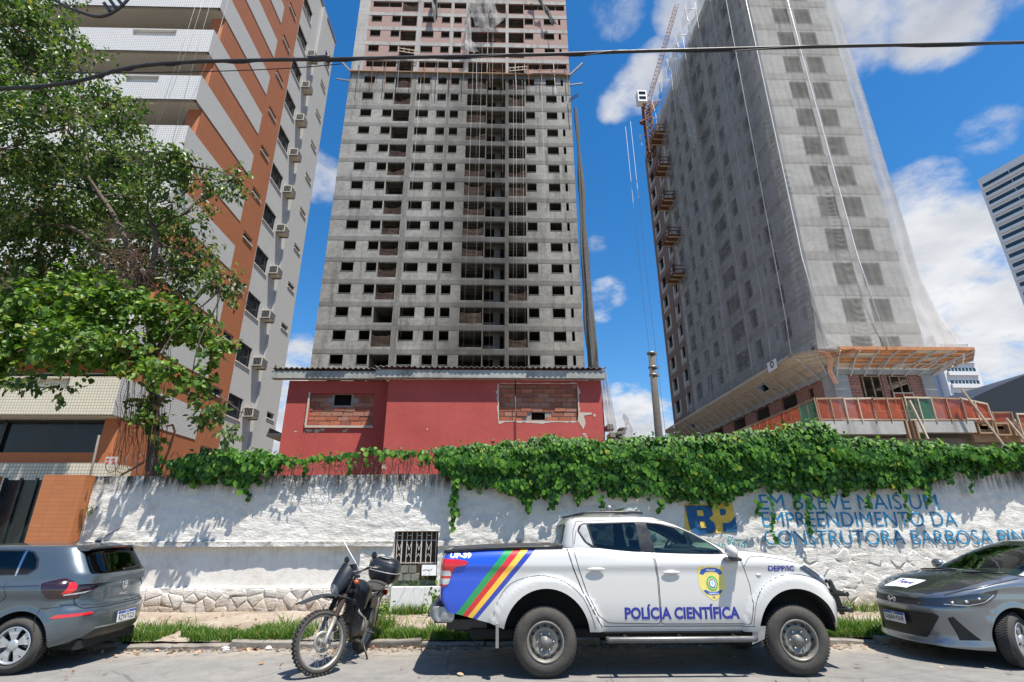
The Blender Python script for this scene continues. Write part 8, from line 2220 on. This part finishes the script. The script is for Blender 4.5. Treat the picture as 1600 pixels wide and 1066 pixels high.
def vine_leaves(x0, x1, per_m2, size, thin=1.):
    it = []; x = x0
    area = sum((fT(x0 + (x1 - x0) * i / 60) - fB(x0 + (x1 - x0) * i / 60)) for i in range(60)) / 60 * (x1 - x0)
    n = int(area * per_m2)
    for _ in range(n):
        x = r.uniform(x0, x1); zt, zb = fT(x) + .05 * noise.noise(Vector((x * 3.1, 0, 0))) * 2, fB(x) + .16 * noise.noise(Vector((x * 2.6, 4, 0))) * 1.6 - .12 * max(0, noise.noise(Vector((x * 9, 9, 0)))) * 3
        t = r.random() ** .9
        if t > .75 and noise.noise(Vector((x * 5, 7, 0))) < -.1 and r.random() < .6: continue
        z = zt + (zb - zt) * t; lay = r.random()
        y = prof_y(t, x) + .20 * lay * lay - .07 * noise.noise(Vector((x * 2.4, z * 3.5, 5))) * 2.2 - .05 * noise.noise(Vector((x * 6, z * 7, 5)))
        sl = max(0, 1 - t * 2.2)
        n_ = Vector((r.gauss(.05, .34), -1 + .55 * sl, .42 + 1.0 * sl) ) + rvec(r, .20); d = Vector((r.gauss(0, .35), -.22 - .2 * sl, -1 + .4 * sl)).normalized(); n_ = (n_ - d * n_.dot(d)).normalized()
        it.append((Vector((x, y, z + size * .4)), d, n_, size * r.uniform(.45, 1.3)))
    # runners sticking out of the top
    for _ in range(int((x1 - x0) * 14 * thin)):
        x = r.uniform(x0, x1); c = Vector((x, prof_y(.0, x) + r.uniform(-.1, .2), fT(x) + r.uniform(-.03, .09))); d = (rvec(r, .6) + Vector((0, -.3, .2))).normalized(); n_ = Vector((0, -.3, 1)) + rvec(r, .4); n_ = (n_ - d * n_.dot(d)).normalized(); it.append((c, d, n_, size * r.uniform(.5, 1)))
    return it
def strand(x, zt, zb, y=10.95, n=26, size=.10):
    it = []
    for i in range(n):
        t = i / n; c = Vector((x + .03 * sin(t * 9 + x) + r.uniform(-.03, .03), y + .1 * t + r.uniform(-.03, .02), zt + (zb - zt) * t)); d = Vector((r.gauss(0, .5), -.2, -1)).normalized(); n_ = Vector((r.gauss(0, .4), -1, .4)); n_ = (n_ - d * n_.dot(d)).normalized(); it.append((c, d, n_, size * r.uniform(.55, 1.2)))
    return it
it = vine_leaves(-1.3, 13.0, 1350, .094)
for (x, zt, zb, n) in ((-.92, 2.8, 1.62, 44), (-.86, 2.7, 1.9, 26), (1.05, 2.4, 2.02, 16), (2.09, 2.3, 2.06, 12), (5.31, 2.2, 1.9, 12), (3.3, 2.2, 2.0, 10), (6.3, 2.3, 1.55, 22), (6.1, 2.3, 2.0, 12), (7.6, 2.3, 2.05, 12), (8.9, 2.4, 2.1, 12), (9.9, 2.8, 2.35, 14), (5.55, 2.25, 1.35, 14), (8.4, 2.3, 1.75, 12)): it += strand(x, zt, zb, n=n)
put('foliage', leaves_mesh('foliage', it, HEART, M['leaf_vine']), vine, kind='stuff')
it = vine_leaves(13.0, 22.0, 500, .13); put('foliage', leaves_mesh('foliage', it, HEART, M['leaf_vine']), vine, kind='stuff')
put('foliage', leaves_mesh('foliage', vine_leaves(-6.75, -4.5, 950, .11) + strand(-6.9, 3.1, 2.7, n=16) + strand(-5.1, 2.6, 2.2, 11.05, 14) + strand(-4.9, 2.75, 2.5, 11.0, 10), HEART, M['leaf_vine']), vin2, kind='stuff')
put('foliage', leaves_mesh('foliage', vine_leaves(-4.5, -1.3, 620, .095, .5) + strand(-4.0, 3.0, 2.65, 11.05, 10) + strand(-3.1, 3.0, 2.7, 11.05, 6), HEART, M['leaf_vine']), vin3, kind='stuff')
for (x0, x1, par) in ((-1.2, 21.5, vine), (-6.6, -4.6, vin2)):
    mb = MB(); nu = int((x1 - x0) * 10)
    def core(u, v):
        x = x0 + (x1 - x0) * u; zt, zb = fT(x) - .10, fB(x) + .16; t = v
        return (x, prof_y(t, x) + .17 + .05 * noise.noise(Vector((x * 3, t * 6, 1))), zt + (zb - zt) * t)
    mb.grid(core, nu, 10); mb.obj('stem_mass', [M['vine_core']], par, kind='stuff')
mb = MB()
for i in range(170):
    x = r.uniform(-4.7, -.3); z0 = fT(x) - .04; z1 = r.uniform(2.45, 2.75); y = 11.12 + r.uniform(-.08, .1)
    if r.random() < .3: x1 = x + r.uniform(-.8, .8); mb.tube([(x, y, z0 - .1), ((x + x1) / 2, y - .03, (z0 + z1) / 2 + r.uniform(-.1, .1)), (x1, y, z0 - r.uniform(.05, .3))], .004, 3, cap=False)
    else: mb.tube([(x, y, z0), (x + r.uniform(-.05, .05), y - .03, z0 + (z1 - z0) * .5), (x + r.uniform(-.08, .08), y, z1)], r.choice((.004, .006)), 3, cap=False)
mb.obj('bare_stems', [M['twig']], vin3, kind='stuff')
mb = MB()
for i in range(90):
    x = r.uniform(-7.2, -4.6); mb.tube([(x, 11.1, r.uniform(2.7, 3.1)), (x + r.uniform(-.2, .2), 11.02, 2.72), (x + r.uniform(-.3, .3), 11.10, r.uniform(2.45, 2.7))], .004, 3, cap=False)
mb.obj('bare_stems', [M['twig']], vin2, kind='stuff')

# ---- grass verge, weeds
def blades(name, spots, label, cat, hmin, hmax, wid=.007):
    V, F = [], []; rg = random.Random(len(spots))
    for (x, y, z, s) in spots:
        h = rg.uniform(hmin, hmax) * s; a = rg.uniform(0, 2 * pi); w = wid * rg.uniform(.7, 1.4); dx_, dy_ = cos(a) * w, sin(a) * w; b_ = rg.gauss(0, .45) * h, rg.gauss(0, .45) * h; i = len(V)
        V += [(x - dx_, y - dy_, z), (x + dx_, y + dy_, z), (x + dx_ * .7 + b_[0] * .4, y + dy_ * .7 + b_[1] * .4, z + h * .62), (x - dx_ * .7 + b_[0] * .4, y - dy_ * .7 + b_[1] * .4, z + h * .62), (x + b_[0], y + b_[1], z + h)]
        F += [(i, i + 1, i + 2, i + 3), (i + 3, i + 2, i + 4)]
    me = bpy.data.meshes.new(name); me.from_pydata(V, [], F); me.materials.append(M['grass']); me.update()
    return put(name, me, None, label=label, cat=cat, kind='stuff')
rg = random.Random(9); sp = []
while len(sp) < 42000:
    x = rg.uniform(-7.0, 9.5); y = 8.9 + abs(rg.gauss(0, .42))
    if y > 10.3: continue
    dn = noise.noise(Vector((x * .8, y * 1.1, 0))) + .35 * noise.noise(Vector((x * 3.1, y * 3.1, 3)))
    lim = -.27 + (.5 * max(0, y - 9.55)) + (.25 if -5.1 < x < -4.6 else 0)
    if -2.9 < x < -2.25: lim += .35
    if x > 4.3: lim -= .35
    if dn > lim: sp.append((x, y, pave_z(x, y) - .01, .65 + .7 * max(0, dn + .2) * (1.25 if x > 4.3 else 1)))
blades('grass', sp, 'green grass verge along the kerb', 'grass', .07, .22)
sp = []
for (cx, cy, sx, sy, n, s) in ((4.9, 10.2, .5, .5, 1800, 1.7), (-1.65, 10.85, .38, .08, 500, 1.1), (-1.65, 11.27, .4, .06, 500, 3.4), (6.6, 10.9, 1.2, .15, 500, 1.2), (-2.0, 9.6, .35, .3, 700, 1.3), (.2, 10.6, .8, .3, 400, .8)):
    for _ in range(n):
        x, y = rg.gauss(cx, sx * .5), rg.gauss(cy, sy * .5)
        if y > 11.12 and not (-2.06 < x < -1.22): continue
        sp.append((x, min(y, 11.45), pave_z(x, y) if y < 11.15 else .2, s * rg.uniform(.6, 1.2)))
blades('tall_weeds', sp, 'tufts of taller weeds at the foot of the wall and in the niche', 'weeds', .06, .2)
def weed(x, y, z, s, n, lab):
    it = []; rr = random.Random(int(x * 100) + 7000)
    for i in range(n):
        c = Vector((x, y, z)) + Vector((rr.gauss(0, .11) * s, rr.gauss(0, .08) * s, abs(rr.gauss(.10, .09)) * s)); d = (rvec(rr, .7) + Vector((0, -.2, .3))).normalized(); n_ = (Vector((0, -.4, 1)) + rvec(rr, .4)); n_ = (n_ - d * n_.dot(d)).normalized(); it.append((c, d, n_, .07 * s * rr.uniform(.6, 1.2)))
    t = thing('weed', lab, 'weed', (x, y, z)); put('leaf_tuft', leaves_mesh('leaf_tuft', it, OVAL, M['leaf_low']), t, kind='stuff')
    mb = MB()
    for i in range(6): mb.tube([(x, y, z - .03), (x + rr.uniform(-.1, .1), y + rr.uniform(-.05, .05), z + .2 * s)], .004, 4)
    mb.obj('stem', [M['twig']], t, kind='stuff')
weed(-1.05, 10.75, .17, 1.5, 120, 'leafy weed between the low white slab and the pickup tail')
weed(-2.15, 10.5, .16, 1.3, 110, 'leafy weed sprouting behind the motorcycle top case')
weed(-8.17, 11.12, 1.92, .6, 40, 'small fern growing out of the wall by the orange pier')
weed(4.4, 10.9, .17, 1.2, 90, 'leafy weed at the wall foot in front of the pickup bonnet')
weed(-.2, 10.9, .17, .9, 60, 'low weed at the wall foot behind the pickup bed')

# ---- litter: dead leaves, stones, paper
M['dead_leaf'] = leafmat('dead_leaves', (.10, .045, .025), (.24, .13, .07), (.45, .33, .22), .8, .15)
M['paper'] = plain('scrap_paper', (.66, .64, .60), .8, 0, .08, 20)
it = []; rl = random.Random(15)
for i in range(820):
    x = rl.uniform(-6, 10); y = 8.72 - abs(rl.gauss(0, .14)) if rl.random() < .62 else (rl.uniform(6.3, 8.7) if rl.random() < .25 else rl.uniform(8.95, 10.9))
    z = .006 if y < 8.78 else pave_z(x, y) + .012
    d = Vector((rl.gauss(0, 1), rl.gauss(0, 1), rl.gauss(0, .25))).normalized(); n_ = Vector((0, 0, 1)) + rvec(rl, .35); n_ = (n_ - d * n_.dot(d)).normalized(); it.append((Vector((x, y, z + .01)), d, n_, rl.uniform(.03, .10)))
put('leaf_litter', leaves_mesh('leaf_litter', it, OVAL, M['dead_leaf']), None, label='dry brown leaves scattered along the kerb and the pavement', cat='leaves', kind='stuff')
mb = MB(); V = []
for i in range(1300):
    x = rl.uniform(-6.5, 10); y = 8.70 - abs(rl.gauss(0, .13)) if rl.random() < .6 else rl.uniform(9, 11.1); z = 0 if y < 8.78 else pave_z(x, y); s = rl.choice((.008, .012, .016, .03)) * rl.uniform(.6, 1.3)
    i0 = len(mb.v); c = [(x + s * rl.uniform(.6, 1.2) * cos(a), y + s * rl.uniform(.6, 1.2) * sin(a), z) for a in [j * 2 * pi / 5 for j in range(5)]]; mb.v += c + [(x + s * .2, y, z + s * rl.uniform(.4, .9))]
    for j in range(5): mb.f.append((i0 + j, i0 + (j + 1) % 5, i0 + 5)); mb.m.append(0 if rl.random() < .8 else 1); mb.sm.append(False)
mb.obj('gravel', [M['kerb'], M['sand']], None, label='grit and small stones washed along the kerb', cat='gravel', kind='stuff')
for i, (x, y, s, c, lab) in enumerate(((-3.05, 9.02, .07, 'paper', 'crumpled white paper scrap on the verge left of the motorcycle'), (-3.9, 8.62, .06, 'paper', 'bluish paper scrap in the gutter near the grey car'), (-3.3, 8.66, .05, 'paper', 'small white scrap in the gutter left of the motorcycle'), (-1.2, 9.1, .07, 'kerb', 'pale lump of broken stone on the verge between motorcycle and pickup'), (-1.0, 8.98, .06, 'kerb', 'small broken stone beside the pickup tail'))):
    mb = MB(); mb.grid(lambda u, v: Vector((x, y, pave_z(x, y) + .02 if y > 8.8 else .02)) + Vector((s * sin(pi * v) * cos(2 * pi * u), s * .7 * sin(pi * v) * sin(2 * pi * u), s * .5 * cos(pi * v))) * (1 + .5 * noise.noise(Vector((u * 5, v * 5, i)))), 10, 6, sm=False)
    mb.obj('paper_scrap' if c == 'paper' else 'stone', [M[c]], None, label=lab, cat='scrap' if c == 'paper' else 'stone')
